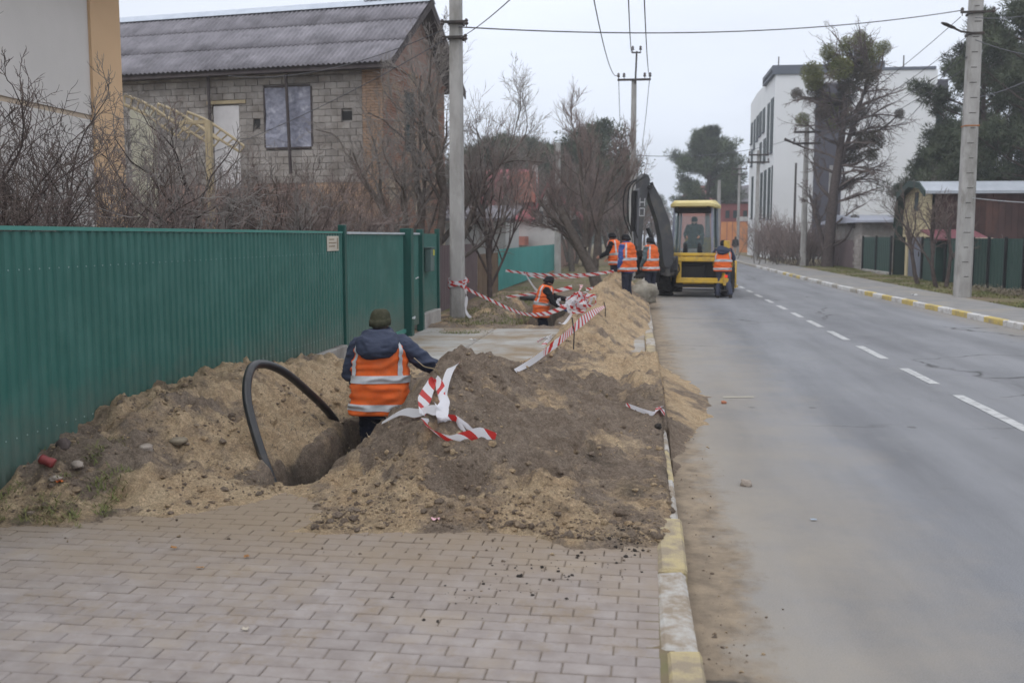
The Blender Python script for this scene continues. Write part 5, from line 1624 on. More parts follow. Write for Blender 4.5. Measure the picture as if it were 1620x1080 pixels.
p0, p1, p2 = at(846, 352, Y=YH - .2), at(866, 296, Y=YH - .2), at(912, 345, Y=YH - .2)
mb = MB(); mb.loft([np.array([p0, p2, p1]), np.array([p0, p2, p1]) + (0, 4, 0)]); mb.build('gable', M['far_white'], rh)
mb = MB(); mb.loft([np.array([p1 + (0, -.1, .25), p2 + (.3, -.1, .1), p2 + (.3, -.1, -.15), p1 + (0, -.1, 0)]), np.array([p1 + (0, 4, .25), p2 + (.3, 4, .1), p2 + (.3, 4, -.15), p1 + (0, 4, 0)])]); mb.build('roof', M['red_roof'], rh)
mb = MB(); mb.loft([np.array([p1 + (0, -.1, .25), p0 + (-.3, -.1, .1), p0 + (-.3, -.1, -.15), p1 + (0, -.1, 0)])[::-1], np.array([p1 + (0, 4, .25), p0 + (-.3, 4, .1), p0 + (-.3, 4, -.15), p1 + (0, 4, 0)])[::-1]]); mb.build('roof', M['red_roof'], rh)
for x0, x1, y0, y1 in ((852, 859, 334, 352), (843, 848, 332, 350), (800, 807, 352, 366)):
    w_ = rbox('window', x0, x1, y0, y1, .08, M['pane'], Yf=YH - .3 if x0 < 840 or x0 > 842 else YH - .3)
rbox('chimney', 842, 849, 262, 330, .6, M['far_white'], Yf=YH + 1)
rbox('porch_roof', 800, 830, 374, 388, 2, M['pink_wall'], Yf=YH - 2.2)
p = at(796, 420, Y=34)
sh = thing('shed', (p[0] - 2, 36, 0), 0, 'pale rendered outbuilding behind the brown fence and dark bare tree', 'shed')
a, c_ = at(738, 345, Y=36), at(800, 420, Y=36)
mb = MB(); mb.box(((a[0] + c_[0]) / 2 - 1, 38, 1.1), (c_[0] - a[0] + 2, 4, 2.3)); mb.build('wall', M['far_white'], sh)
mb = MB(); mb.prism([(35.6, 2.3), (40.4, 2.9), (40.4, 3.0), (35.6, 2.4)], lambda u_, w_, t: (t, u_, w_), a[0] - 2.2, c_[0] + .2); mb.build('roof', M['grey_roof'], sh)

rd = thing('house', tuple(at(1176, 380, Y=130) * (1, 1, 0)), 0, 'dark red house with grey roof at the far end of the street', 'house')
rbox('wall', 1141, 1189, 318, 378, 9, M['red_house'], Yf=130, parent=rd, tozero=True)
a = [at(1140, 319, Y=129.6), at(1190, 319, Y=129.6), at(1190, 292, Y=134.5), at(1152, 296, Y=134.5)]
mb = MB(); mb.loft([np.array(a), np.array(a) + (0, .4, -.25)]); mb.build('roof', M['grey_roof'], rd)
rbox('chimney', 1150, 1160, 288, 306, 1, M['red_house'], Yf=134, parent=rd)
for x0 in (1148, 1160, 1176): rbox('window', x0, x0 + 6, 333, 345, .1, M['pane'], Yf=129.9, parent=rd)
og = thing('gate', tuple(at(1176, 385, Y=112) * (1, 1, 0)), 0, 'bright orange gate before the dark red house at the street end', 'gate')
for x0, x1 in ((1141, 1149), (1151, 1158), (1160, 1169), (1171, 1180), (1181, 1190)):
    rbox('leaf', x0, x1, 351, 385, .2, M['orange_gate'], Yf=112, parent=og, tozero=True)
rbox('lintel', 1166, 1192, 343, 350, .5, M['far_white'], Yf=111.9, parent=og)
r2 = thing('house', tuple(at(1105, 380, Y=150) * (1, 1, 0)), 0, 'pinkish red roofed house peeking over the excavator cab', 'house')
rbox('wall', 1078, 1128, 316, 378, 8, M['pink_wall'], Yf=150, parent=r2, tozero=True)
a = [at(1074, 318, Y=149.5), at(1132, 318, Y=149.5), at(1116, 294, Y=154), at(1090, 294, Y=154)]
mb = MB(); mb.loft([np.array(a), np.array(a) + (0, .4, -.25)]); mb.build('roof', M['red_roof'], r2)
rbox('window', 1098, 1106, 322, 332, .1, M['pane'], Yf=149.9, parent=r2)
# =================================================================== TREES AND SHRUBS
def branch_paths(r, starts, lv, xmax=None):
    """starts: list of (p, d, L, rad); lv: list of dict(n seg, kids, ratio, ang, wander, up). Returns per level lists of (pts, rad)."""
    out = []
    cur = starts
    for li, c in enumerate(lv):
        n_ = len(cur); k = c['n']
        p = np.array([q[0] for q in cur], float); d = norm(np.array([q[1] for q in cur], float))
        L = np.array([q[2] for q in cur]); rd = np.array([q[3] for q in cur])
        pts = [p.copy()]; dirs = [d.copy()]
        for s in range(k):
            d = d + r.normal(0, c['wander'], d.shape); d[:, 2] += c['up']; d = norm(d)
            p = p + d * (L / k)[:, None]; p[:, 2] = np.maximum(p[:, 2], .05)
            if xmax is not None: p[:, 0] = np.where(p[:, 2] < 1.95, np.minimum(p[:, 0], xmax), p[:, 0])
            pts.append(p.copy()); dirs.append(d.copy())
        pts = np.stack(pts, 1); dirs = np.stack(dirs, 1)
        tp = c.get('taper', .45)
        rad = rd[:, None] * np.linspace(1, tp, k + 1)[None]
        out.append((pts, rad))
        if li == len(lv) - 1: break
        nx_ = []
        kids = c['kids']
        for i in range(n_):
            kk = kids if isinstance(kids, int) else int(r.integers(kids[0], kids[1] + 1))
            for j in range(kk):
                t = c.get('t0', .25) + (1 - c.get('t0', .25)) * (j + r.random()) / kk
                if j == kk - 1: t = 1.0
                f = t * k; a = min(int(f), k - 1); w = f - a
                pos = pts[i, a] * (1 - w) + pts[i, a + 1] * w
                dd = dirs[i, min(a + 1, k)]
                ax = r.normal(0, 1, 3); ax = ax - dd * (ax @ dd); ax = ax / (np.linalg.norm(ax) + 1e-9)
                ang = R(c['ang']) * r.uniform(.6, 1.25) * (.45 if j == kk - 1 else 1)
                nd = dd * math.cos(ang) + ax * math.sin(ang)
                rr = rad[i, a] * (1 - w) + rad[i, a + 1] * w
                nx_.append((pos, nd, L[i] * c['ratio'] * r.uniform(.65, 1.2) * (1 - .35 * t), max(rr * c.get('rr', .6), c.get('rmin', .003))))
        cur = nx_
    return out

def tubes(pts, rad, n):
    """many tubes of equal length at once -> verts, faces (numpy)"""
    B, K, _ = pts.shape
    t = np.zeros_like(pts)
    t[:, 1:-1] = pts[:, 2:] - pts[:, :-2]; t[:, 0] = pts[:, 1] - pts[:, 0]; t[:, -1] = pts[:, -1] - pts[:, -2]
    t = norm(t)
    a = np.where(np.abs(t[:, :1, 2:3]) < .9, np.array([0, 0, 1.]), np.array([1., 0, 0]))
    a = np.broadcast_to(a, t.shape)
    a = norm(a - t * (a * t).sum(-1, keepdims=True)); b_ = np.cross(t, a)
    th = np.arange(n) * 2 * math.pi / n
    v = pts[:, :, None] + rad[:, :, None, None] * (np.cos(th)[None, None, :, None] * a[:, :, None] + np.sin(th)[None, None, :, None] * b_[:, :, None])
    i, k, j = np.meshgrid(np.arange(B), np.arange(K - 1), np.arange(n), indexing='ij')
    base = (i * K + k) * n
    j2 = (j + 1) % n
    f = np.stack([base + j, base + j2, base + n + j2, base + n + j], -1).reshape(-1, 4)
    return v.reshape(-1, 3), f

def fast_mesh(name, v, f, mat, parent=None, smooth=True):
    """quads or triangles as one numpy block"""
    v = np.asarray(v, float)
    if parent is not None:
        m_ = np.array(MW[parent.name].inverted()); v = v @ m_[:3, :3].T + m_[:3, 3]
    f = np.asarray(f, np.int32)
    me = bpy.data.meshes.new(name)
    me.vertices.add(len(v)); me.vertices.foreach_set('co', v.astype(np.float32).ravel())
    me.loops.add(f.size); me.loops.foreach_set('vertex_index', f.ravel())
    me.polygons.add(len(f)); me.polygons.foreach_set('loop_start', np.arange(0, f.size, f.shape[1], dtype=np.int32))
    me.update(calc_edges=True)
    if smooth: me.polygons.foreach_set('use_smooth', np.ones(len(f), bool))
    me.materials.append(mat)
    o = bpy.data.objects.new(name, me); col.objects.link(o)
    if parent is not None: o.parent = parent; MW[o.name] = MW[parent.name]
    else: MW[o.name] = Matrix.Identity(4)
    return o

def join_tubes(levels, sides):
    V_, F_, n_ = [], [], 0
    for (p, r_), s in zip(levels, sides):
        v, f = tubes(p, r_, s); V_.append(v); F_.append(f + n_); n_ += len(v)
    return np.concatenate(V_), np.concatenate(F_)

def bare_tree(name, label, pos, starts, lv, bark='bark', twig='twig', seed=1, split=2, sides=(8, 6, 4, 3, 3, 3), cat='tree', group=None, xmax=None):
    r = np.random.default_rng(seed)
    t = thing(name, pos, 0, label, cat, group)
    p0 = np.array(pos, float)
    st = [(p0 + np.array(s[0], float), s[1], s[2], s[3]) for s in starts]
    levels = branch_paths(r, st, lv, xmax)
    v, f = join_tubes(levels[:split], sides); fast_mesh('trunk', v, f, M[bark], t)
    v, f = join_tubes(levels[split:], sides[split:]); fast_mesh('crown', v, f, M[twig], t)
    return t

# ---- the leaning multi-stem tree by the gate
pT = at(676, 372, Y=24.0) * (1, 1, 0)
s_ = 1.0
lvA = [dict(n=7, kids=(6, 8), ratio=.62, ang=42, wander=.11, up=.05, taper=.4, t0=.3, rr=.5),
       dict(n=6, kids=(7, 9), ratio=.58, ang=45, wander=.17, up=.05, t0=.2, rr=.5),
       dict(n=5, kids=(6, 7), ratio=.58, ang=42, wander=.18, up=.05, t0=.15, rr=.6, rmin=.006),
       dict(n=4, kids=(4, 5), ratio=.62, ang=38, wander=.18, up=.06, t0=.2, rr=.7, rmin=.004),
       dict(n=3, kids=0, ratio=.6, ang=40, wander=.18, up=.05, taper=.5)]
bare_tree('bare_tree', 'large forked bare tree with grey branches rising behind the gate beside the left pole', pT,
          [((-.55, 0, 0), (-.05, 0, 1), 3.6, .11), ((-.1, .1, 0), (-.36, .1, .9), 4.3, .13), ((.1, 0, .8), (.42, 0, .9), 4.6, .12), ((.25, .1, 0), (.05, .0, 1), 3.2, .13), ((.3, .2, 1.6), (.62, .1, .8), 3.4, .07), ((-.2, .2, 0), (.05, -.1, 1), 4.8, .11)], lvA, seed=3, twig='twig_grey')
# ---- thin dark tree on the verge, beside the worker in the trench
p2_ = at(776, 487, z=0)
lvB = [dict(n=6, kids=(5, 6), ratio=.9, ang=34, wander=.04, up=.03, taper=.5, t0=.3, rr=.6),
       dict(n=6, kids=(5, 6), ratio=.6, ang=30, wander=.10, up=.08, t0=.25, rr=.55),
       dict(n=5, kids=(5, 6), ratio=.6, ang=32, wander=.12, up=.07, t0=.2, rr=.6, rmin=.005),
       dict(n=4, kids=(2, 3), ratio=.6, ang=34, wander=.14, up=.06, t0=.2, rr=.7, rmin=.0035),
       dict(n=3, kids=0, ratio=.6, ang=40, wander=.16, up=.05, taper=.5)]
bare_tree('bare_tree', 'slender dark bare tree on the verge just left of the worker in the trench', p2_, [((0, 0, 0), (.03, 0, 1), 2.3, .07), ((.02, .0, .55), (.45, .1, .9), 2.1, .035), ((.01, .0, .7), (-.45, .1, .9), 2.0, .035), ((.02, -.0, .95), (-.2, -.1, 1), 2.4, .035)], lvB, bark='bark_dark', twig='twig_red', seed=8)
# ---- pollarded tree with a dense head of reddish shoots
p3_ = at(946, 425, Y=33) * (1, 1, 0)
lvC = [dict(n=6, kids=(7, 9), ratio=.60, ang=50, wander=.10, up=.03, taper=.6, t0=.35, rr=.34),
       dict(n=6, kids=(8, 10), ratio=.6, ang=40, wander=.12, up=.14, t0=.15, rr=.42, rmin=.012),
       dict(n=5, kids=(7, 9), ratio=.62, ang=32, wander=.12, up=.14, t0=.1, rr=.5, rmin=.0065),
       dict(n=4, kids=(3, 4), ratio=.6, ang=30, wander=.12, up=.12, t0=.15, rr=.7, rmin=.0042),
       dict(n=3, kids=0, ratio=.6, ang=40, wander=.14, up=.1, taper=.5)]
bare_tree('bare_tree', 'pollarded tree with a thick leaning trunk and dense reddish shoots left of the excavator', p3_, [((0, 0, 0), (-.30, 0, 1), 3.0, .21), ((-.25, .1, .9), (-.85, 0, .75), 3.0, .09), ((-.1, .1, .5), (.12, .1, 1), 3.6, .11), ((-.4, 0, 1.4), (-.1, 0, 1), 3.4, .09)], lvC, twig='twig_red', seed=12)

# ---- tangled shrubs in the gardens behind the green fence
lvS = [dict(n=6, kids=(6, 8), ratio=.66, ang=48, wander=.2, up=.03, taper=.5, t0=.25, rr=.6),
       dict(n=5, kids=(5, 6), ratio=.62, ang=46, wander=.2, up=.05, t0=.2, rr=.6, rmin=.006),
       dict(n=5, kids=(4, 6), ratio=.62, ang=44, wander=.2, up=.06, t0=.2, rr=.62, rmin=.0036),
       dict(n=4, kids=(4, 5), ratio=.6, ang=42, wander=.2, up=.06, t0=.2, rr=.7, rmin=.0032),
       dict(n=3, kids=0, ratio=.6, ang=40, wander=.18, up=.05, taper=.5)]
sh_spots = [(-5.3, 7.0, 1.75, 'bare_shrub', 'bare twiggy shrub against the beige wall at the far left edge'),
            (-5.5, 8.4, 1.9, 'bare_shrub', 'tall bare shrub spreading in front of the beige rendered wall'),
            (-5.1, 9.6, 1.7, 'bare_shrub', 'bare shrub rising before the left half of the orange strip'),
            (-5.6, 11.2, 2.0, 'bare_shrub', 'tall bare shrub covering the orange corner strip and canopy'),
            (-6.0, 13.4, 1.7, 'bare_shrub', 'bare shrub below the arched canopy'),
            (-5.2, 14.6, 1.45, 'bare_shrub', 'low bare shrub above the fence left of the white door'),
            (-6.0, 16.6, 1.75, 'bare_shrub', 'wide bare shrub before the white door of the block house'),
            (-5.3, 17.8, 1.3, 'bare_shrub', 'low arching shrub over the fence below the covered window'),
            (-6.4, 20.2, 1.75, 'bare_shrub', 'bare shrub before the orange brick corner of the block house'),
            (-5.3, 19.6, 1.2, 'bare_shrub', 'low arching shrub just above the address plaque'),
            (-4.9, 7.8, 1.5, 'bare_shrub', 'lower bare shrub close behind the fence at the far left'),
            (-5.9, 10.2, 2.1, 'bare_shrub', 'highest bare shrub at the left edge of the orange strip'),
            (-4.9, 10.9, 1.35, 'bare_shrub', 'low bare shrub close behind the fence under the orange strip'),
            (-5.0, 12.7, 1.5, 'bare_shrub', 'bare shrub close behind the fence below the canopy post'),
            (-5.8, 15.2, 1.75, 'bare_shrub', 'dense bare shrub left of the white door behind the canopy post'),
            (-4.9, 16.2, 1.3, 'bare_shrub', 'low dense shrub along the fence under the white door'),
            (-6.6, 18.6, 1.8, 'bare_shrub', 'dense bare shrub below the film covered window'),
            (-7.2, 22.5, 1.9, 'bare_shrub', 'bare shrub right of the film covered window near the brick corner')]
for i, (x, y, h, nm_, lab) in enumerate(sh_spots):
    if y > 11: h = h * 1.12
    r = np.random.default_rng(50 + i)
    st = []
    for k in range(5):
        a = r.uniform(0, 6.28); st.append(((.2 * math.cos(a), .2 * math.sin(a), 0), (.45 * math.cos(a), .45 * math.sin(a), 1), h * r.uniform(.95, 1.25), .026 * r.uniform(.7, 1.3)))
    bare_tree(nm_, lab, (x, y, 0), st, lvS, bark='bark_dark', twig=('twig', 'twig', 'twig_red', 'twig_grey')[i % 4], seed=60 + i, cat='shrub', sides=(7, 5, 3, 3, 3), xmax=-4.22)

# ---- right side: small tree before the barn, brown hedge
pb_ = at(1452, 450, z=0)
lvD = [dict(n=6, kids=(6, 7), ratio=.7, ang=38, wander=.10, up=.04, taper=.5, t0=.3, rr=.6), dict(n=5, kids=(6, 7), ratio=.62, ang=36, wander=.12, up=.05, t0=.2, rr=.55, rmin=.009),
       dict(n=5, kids=(4, 5), ratio=.6, ang=36, wander=.13, up=.05, t0=.2, rr=.6, rmin=.007), dict(n=3, kids=(2, 3), ratio=.6, ang=34, wander=.15, up=.05, t0=.2, rr=.7, rmin=.006), dict(n=3, kids=0, ratio=.6, ang=40, wander=.15, up=.05, taper=.5)]
bare_tree('bare_tree', 'bare fruit tree on the grass between the barn door and the lamp pole', pb_, [((0, 0, 0), (-.28, 0, 1), 2.3, .085)], lvD, bark='bark_dark', seed=21)
bare_tree('bare_tree', 'twin stemmed bare fruit tree close to the left of the lamp pole', at(1488, 455, z=0), [((-.15, 0, 0), (-.12, 0, 1), 2.3, .08), ((.2, .1, 0), (.25, 0, 1), 2.3, .075)], lvD, bark='bark_dark', seed=22)
bare_tree('bare_shrub', 'thin bare shrub by the black fence posts right of the lamp pole', at(1575, 455, z=0), [((0, 0, 0), (-.2, 0, 1), 1.1, .03), ((.2, 0, 0), (.3, 0, 1), 1.2, .03)], lvD[1:], twig='twig_grey', seed=23, cat='shrub')
lvH = [dict(n=4, kids=(7, 9), ratio=.55, ang=30, wander=.15, up=.05, t0=.1, rr=.6, rmin=.012), dict(n=4, kids=(6, 7), ratio=.6, ang=34, wander=.15, up=.06, t0=.1, rr=.7, rmin=.010), dict(n=3, kids=0, ratio=.6, ang=30, wander=.15, up=.05, taper=.5)]
for i, (px, Yd, h, lab) in enumerate([(1212, 78, 2.6, 'tall brown bare shrub at the kerb before the white building windows'), (1226, 72, 2.0, 'brown twiggy bush left of the pale double arm pole, farthest of its clump'), (1240, 67, 2.0, 'brown twiggy bush directly left of the pale double arm pole'),
                                     (1258, 64, 1.9, 'brown twiggy bush hugging the foot of the pale double arm pole'), (1284, 61.5, 1.8, 'brown bush between the pale pole and the mistletoe trunk')]):
    r = np.random.default_rng(80 + i); p = at(px, 400, Y=Yd) * (1, 1, 0)
    st = [((r.normal(0, .8), r.normal(0, .8), 0), (r.normal(0, .25), r.normal(0, .2), 1), h * r.uniform(.75, 1.25), .025) for _ in range(26)]
    bare_tree('bare_bush', lab, p, st, lvH, twig='twig_red', seed=90 + i, split=1, sides=(4, 3, 3), cat='bush')
bare_tree('bare_tree', 'bare twiggy tree rising just behind the cream barn gable', at(1402, 430, Y=53) * (1, 1, 0) + (1.2, 0, 0), [((0, 0, 0), (0, 0, 1), 3.6, .08), ((.2, 0, 0), (-.3, 0, 1), 3.4, .07)], lvD, twig='twig_grey', seed=24)

# ---- foliage
def needle_clumps(name, C, rad, n_per, ln, w, mat, parent, r, up=.25, flat=.75):
    """clumps of narrow leaf blades, every blade a real triangle pair"""
    C = np.asarray(C); n_ = len(C)
    rad = np.asarray(rad) * np.ones(n_)
    d = norm(r.normal(0, 1, (n_, n_per, 3))); q_ = r.random((n_, n_per, 1)) ** .45
    off = d * q_ * rad[:, None, None]; off[:, :, 2] *= flat
    P = C[:, None] + off
    bd = norm(d + r.normal(0, .55, d.shape) + np.array([0, 0, up]))
    sd = norm(np.cross(bd, r.normal(0, 1, d.shape)))
    L = ln * r.uniform(.6, 1.3, (n_, n_per, 1)); W = w * r.uniform(.7, 1.3, (n_, n_per, 1))
    a = P - sd * W; b_ = P + sd * W; c_ = P + bd * L
    v = np.stack([a, b_, c_], 2).reshape(-1, 3)
    f = np.arange(len(v)).reshape(-1, 3)
    o = fast_mesh(name, v, f, mat, parent, smooth=False)
    return o

def pine(name, label, pos, h, crown0, spread, seed, mat='pine', nb=34, bare=.0, dens=60, blade=(.42, .035), group=None, trunk_r=.22, shape=None, lean=0.0, per=5, cr=.62):
    r = np.random.default_rng(seed)
    t = thing(name, pos, 0, label, 'tree', group)
    p0 = np.array(pos, float)
    n_ = 12
    tp = np.stack([np.linspace(0, lean, n_) + .12 * np.sin(np.linspace(0, 5, n_) + seed), .1 * np.cos(np.linspace(0, 4, n_)), np.linspace(0, h * .97, n_)], -1) + p0
    v, f = tubes(tp[None], np.linspace(trunk_r, trunk_r * .25, n_)[None], 8)
    fast_mesh('trunk', v, f, M['pine_bark'], t)
    st = []
    C = []; RR = []
    for k in range(nb):
        q_ = crown0 + (1 - crown0) * (k + r.random()) / nb
        zz = h * q_; base = tp[min(int(q_ * (n_ - 1)), n_ - 1)] * 1.0; base = np.array([base[0], base[1], p0[2] + zz])
        u_ = (q_ - crown0) / (1 - crown0)
        prof = (shape(u_) if shape else (1 - u_) ** .6 * (.35 + 1.2 * min(u_ * 3, 1) * .6))
        L = spread * prof * r.uniform(.6, 1.15) + .3
        a = r.uniform(0, 6.28); st.append((base, (math.cos(a), math.sin(a), .15 + .5 * u_), L, .055 * trunk_r / .22))
    lv = [dict(n=5, kids=per, ratio=.45, ang=40, wander=.1, up=.04, t0=.4, rr=.6, rmin=.012), dict(n=3, kids=0, ratio=.5, ang=40, wander=.12, up=.08, taper=.5)]
    levels = branch_paths(r, st, lv)
    v, f = join_tubes(levels, (5, 3)); fast_mesh('branches', v, f, M['pine_bark'], t)
    tips = np.concatenate([levels[1][0][:, -1], levels[1][0][:, 1], levels[0][0][:, -1], levels[0][0][:, 3]])
    sel = r.random(len(tips)) > bare
    tips = tips[sel]
    needle_clumps('foliage', tips, r.uniform(.5, 1.2, len(tips)) * cr, dens, blade[0], blade[1], M[mat], t, r)
    return t

# the big dark pines over the barn, right edge
for px, Yd, top, sp, lab, sd in [(1545, 55, 45, 3.4, 'big dark green pine behind the barn, left of the lamp pole top', 1), (1628, 50, 20, 4.2, 'big dark green pine at the right edge behind the red shed', 2), (1492, 60, 215, 2.6, 'lower dark pine next to the white building corner', 3), (1590, 63, 90, 3.6, 'dark pine standing between the two big pines at the right', 4)]:
    p = at(px, 400, Y=Yd) * (1, 1, 0); hh = at(px, top, Y=Yd)[2]
    pine('pine_tree', lab, p, hh, .2, sp, 200 + sd, mat='pine_dark', nb=46, bare=.5, dens=120, blade=(.30, .026), trunk_r=.24, shape=lambda u: (.7 + .5 * math.sin(u * 3.0)) * (1 - u) ** .45, per=7, cr=.50)
# centre pine over the excavator
p = at(1120, 380, Y=120) * (1, 1, 0)
pine('pine_tree', 'tall green pine in the middle distance above the excavator cab', p, at(1115, 210, Y=120)[2], .36, 4.3, 210, nb=46, bare=.3, dens=120, blade=(.42, .04), trunk_r=.36, shape=lambda u: (1 - u) ** .5 * (.62 + .55 * math.sin(math.pi * min(1, u * 1.3)) + .15 * math.sin(u * 25)), per=7, cr=.85)
# ---- mistletoe tree
r = np.random.default_rng(33)
pm_ = at(1309, 420, Y=59) * (1, 1, 0)
mt = thing('bare_tree', pm_, 0, 'tall old tree full of mistletoe balls before the white building', 'tree')
hm = at(1340, 60, Y=59)[2]
lvM = [dict(n=8, kids=(9, 11), ratio=.42, ang=52, wander=.035, up=.03, taper=.4, t0=.33, rr=.42), dict(n=6, kids=(5, 7), ratio=.55, ang=42, wander=.15, up=.05, t0=.3, rr=.5, rmin=.02),
       dict(n=5, kids=(5, 6), ratio=.5, ang=42, wander=.18, up=.0, t0=.2, rr=.5, rmin=.013), dict(n=4, kids=(3, 4), ratio=.5, ang=40, wander=.2, up=-.02, t0=.2, rr=.6, rmin=.010), dict(n=3, kids=0, ratio=.5, ang=40, wander=.18, up=0, taper=.5)]
mst = [(pm_, (.015, 0, 1), hm * .72, .36), (pm_ + (.15, 0, hm * .34), (.24, 0, 1), hm * .5, .18), (pm_ + (-.1, 0, .8), (-.38, .05, 1), hm * .27, .17)]
levels = branch_paths(r, mst, lvM)
v, f = join_tubes(levels[:2], (9, 6)); fast_mesh('trunk', v, f, M['bark_dark'], mt)
v, f = join_tubes(levels[2:], (4, 3, 3)); fast_mesh('crown', v, f, M['twig'], mt)
balls = [(1285, 115, 15, 0), (1310, 82, 11, 0), (1340, 72, 12, 0), (1365, 70, 13, 0), (1292, 140, 14, 1), (1330, 108, 16, 0), (1352, 98, 15, 1), (1376, 85, 16, 0), (1398, 76, 10, 0), (1345, 130, 16, 1), (1372, 118, 15, 1),
         (1288, 128, 13, 0), (1318, 98, 12, 1), (1325, 190, 16, 0), (1302, 178, 12, 1), (1270, 190, 10, 0), (1340, 150, 14, 1), (1364, 178, 9, 1), (1346, 195, 11, 1), (1362, 222, 11, 1), (1348, 248, 14, 1), (1377, 245, 9, 1), (1310, 160, 12, 0),
         (1342, 290, 10, 1), (1352, 350, 9, 1), (1385, 222, 13, 1), (1260, 148, 8, 1), (1423, 180, 7, 1), (1335, 170, 12, 0), (1360, 58, 9, 0)]
mp, mr = [], []
TR = levels[0][0][:2].reshape(-1, 3)
ends = []
for i, (px, py, rr, br) in enumerate(balls):
    c_ = at(px, py, Y=59 + r.uniform(-1.2, 1.2)); ends.append(c_)
    cand = TR[TR[:, 2] < c_[2] - .25 * np.hypot(TR[:, 0] - c_[0], TR[:, 1] - c_[1])]
    s0 = cand[np.argmin(np.linalg.norm(cand - c_, axis=1))] if len(cand) else TR[2]
    md = (s0 + c_) / 2 + np.array([r.normal(0, .15), r.normal(0, .15), -.12 * np.linalg.norm(c_ - s0)])
    mp.append(crom([s0, md, c_], 4)[[0, 2, 4, 6, 8]]); mr.append(np.linspace(.10, .03, 5))
for a_, c_ in zip(mp, mr):
    v, f = tubes(np.array([a_]), np.array([c_]), 6); fast_mesh('limb', v, f, M['bark_dark'], mt)
# drooping side sprays towards the right
sp = []
for px, py in ((1390, 160), (1415, 165), (1425, 150), (1380, 205), (1400, 225), (1420, 235), (1385, 265), (1410, 285), (1395, 300), (1375, 330), (1268, 130), (1258, 165), (1262, 195), (1275, 230), (1290, 95), (1305, 72), (1330, 60), (1355, 55), (1385, 65), (1402, 90), (1395, 115), (1405, 140), (1272, 112), (1265, 150), (1420, 200), (1360, 300), (1400, 250), (1345, 80), (1320, 120), (1380, 130), (1428, 170), (1432, 190)):
    c_ = at(px, py, Y=59 + r.uniform(-1.5, 1.5)); s0 = TR[np.argmin(np.abs(TR[:, 2] - (c_[2] - .6)) + .3 * np.linalg.norm(TR - c_, axis=1))]
    sp.append((s0, norm(c_ - s0) + (0, 0, .1), np.linalg.norm(c_ - s0) * 1.05, .07))
lvX = [dict(n=6, kids=(8, 11), ratio=.42, ang=50, wander=.14, up=-.01, t0=.3, rr=.5, rmin=.016), dict(n=4, kids=(4, 6), ratio=.55, ang=45, wander=.2, up=-.02, t0=.2, rr=.6, rmin=.011), dict(n=3, kids=(2, 3), ratio=.55, ang=42, wander=.2, up=-.02, t0=.2, rr=.7, rmin=.009), dict(n=3, kids=0, ratio=.5, ang=40, wander=.2, up=0, taper=.5)]
lx = branch_paths(r, sp, lvX)
v, f = join_tubes(lx, (5, 4, 3, 3)); fast_mesh('side_twigs', v, f, M['twig'], mt)
for i, (px, py, rr, br) in enumerate(balls):
    c_ = ends[i]; ra = rr / F_PX * 60 * 1.1
    needle_clumps('mistletoe', [c_], [ra], 1500, ra * .20, ra * .042, M['mistletoe_brown' if br else 'mistletoe'], mt, r, up=0, flat=1.0)
# ---- trees farther off, left of the street
gB = 'bare trees behind the red roofed house'
protoB = None
lvE = [dict(n=6, kids=(9, 12), ratio=.5, ang=38, wander=.07, up=.04, taper=.4, t0=.25, rr=.36), dict(n=5, kids=(8, 10), ratio=.55, ang=38, wander=.12, up=.08, t0=.15, rr=.5, rmin=.012),
       dict(n=4, kids=(7, 9), ratio=.55, ang=36, wander=.14, up=.08, t0=.15, rr=.6, rmin=.008), dict(n=3, kids=0, ratio=.6, ang=40, wander=.15, up=.06, taper=.5)]
far_l = [(735, 44, 225, 'bare brown tree behind the left concrete pole'), (800, 52, 205, 'bare brown tree before the red tin roof'), (838, 75, 215, 'bare brown tree above the pink dormer, farther back'), (905, 50, 225, 'bare tree close behind the slim pole'),
         (925, 60, 212, 'bare brown tree rising behind the pollarded tree'), (968, 66, 240, 'bare brown tree between the pollarded tree and the tall insulated pole'), (985, 48, 300, 'low bare tree just left of the excavator boom'), (765, 66, 215, 'bare tree seen between the pole and the red roof'), (1040, 95, 322, 'low bare tree seen between boom and cab')]
for i, (px, Yd, top, lab) in enumerate(far_l):
    p = at(px, 390, Y=Yd) * (1, 1, 0); hh = at(px, top, Y=Yd)[2]
    bare_tree('bare_tree', lab, p, [((0, 0, 0), (0, 0, 1), hh * .72, .16), ((.2, .2, .4), (.25, .1, 1), hh * .6, .1), ((-.2, .2, .5), (-.25, .1, 1), hh * .6, .1)], lvE, twig=('twig_red', 'twig')[i % 2], seed=120 + i, sides=(6, 4, 3, 3), group=gB)
far_p = [(792, 90, 228, 3.4, 'dark pine far behind the bare trees over the red roof, leftmost'), (845, 100, 232, 4.0, 'dark pine far behind the pink dormer chimney'), (880, 84, 250, 3.2, 'dark pine just left of the slim concrete pole top'), (945, 78, 215, 3.6, 'dark rounded pine crown behind the pollarded tree'), (760, 74, 245, 3.0, 'dark pine behind the shed roof near the left concrete pole'), (910, 95, 245, 3.6, 'dark pine between the slim pole and the rounded pine crown'),
         (1020, 190, 318, 5, 'small far pine left of the cab roof'), (1165, 200, 305, 5, 'far pine behind the dark red house'), (985, 150, 300, 5, 'far pine at the left foot of the tall insulated pole')]
for i, (px, Yd, top, sp, lab) in enumerate(far_p):
    p = at(px, 390, Y=Yd) * (1, 1, 0); hh = at(px, top, Y=Yd)[2]
    pine('pine_tree', lab, p, hh, .25, sp, 300 + i, mat='pine_dark', nb=30, bare=.2, dens=70, blade=(.42, .042), trunk_r=.25, shape=lambda u: (.7 + .5 * math.sin(u * 3)) * (1 - u) ** .4, cr=.95, group='dark pines in the distance')
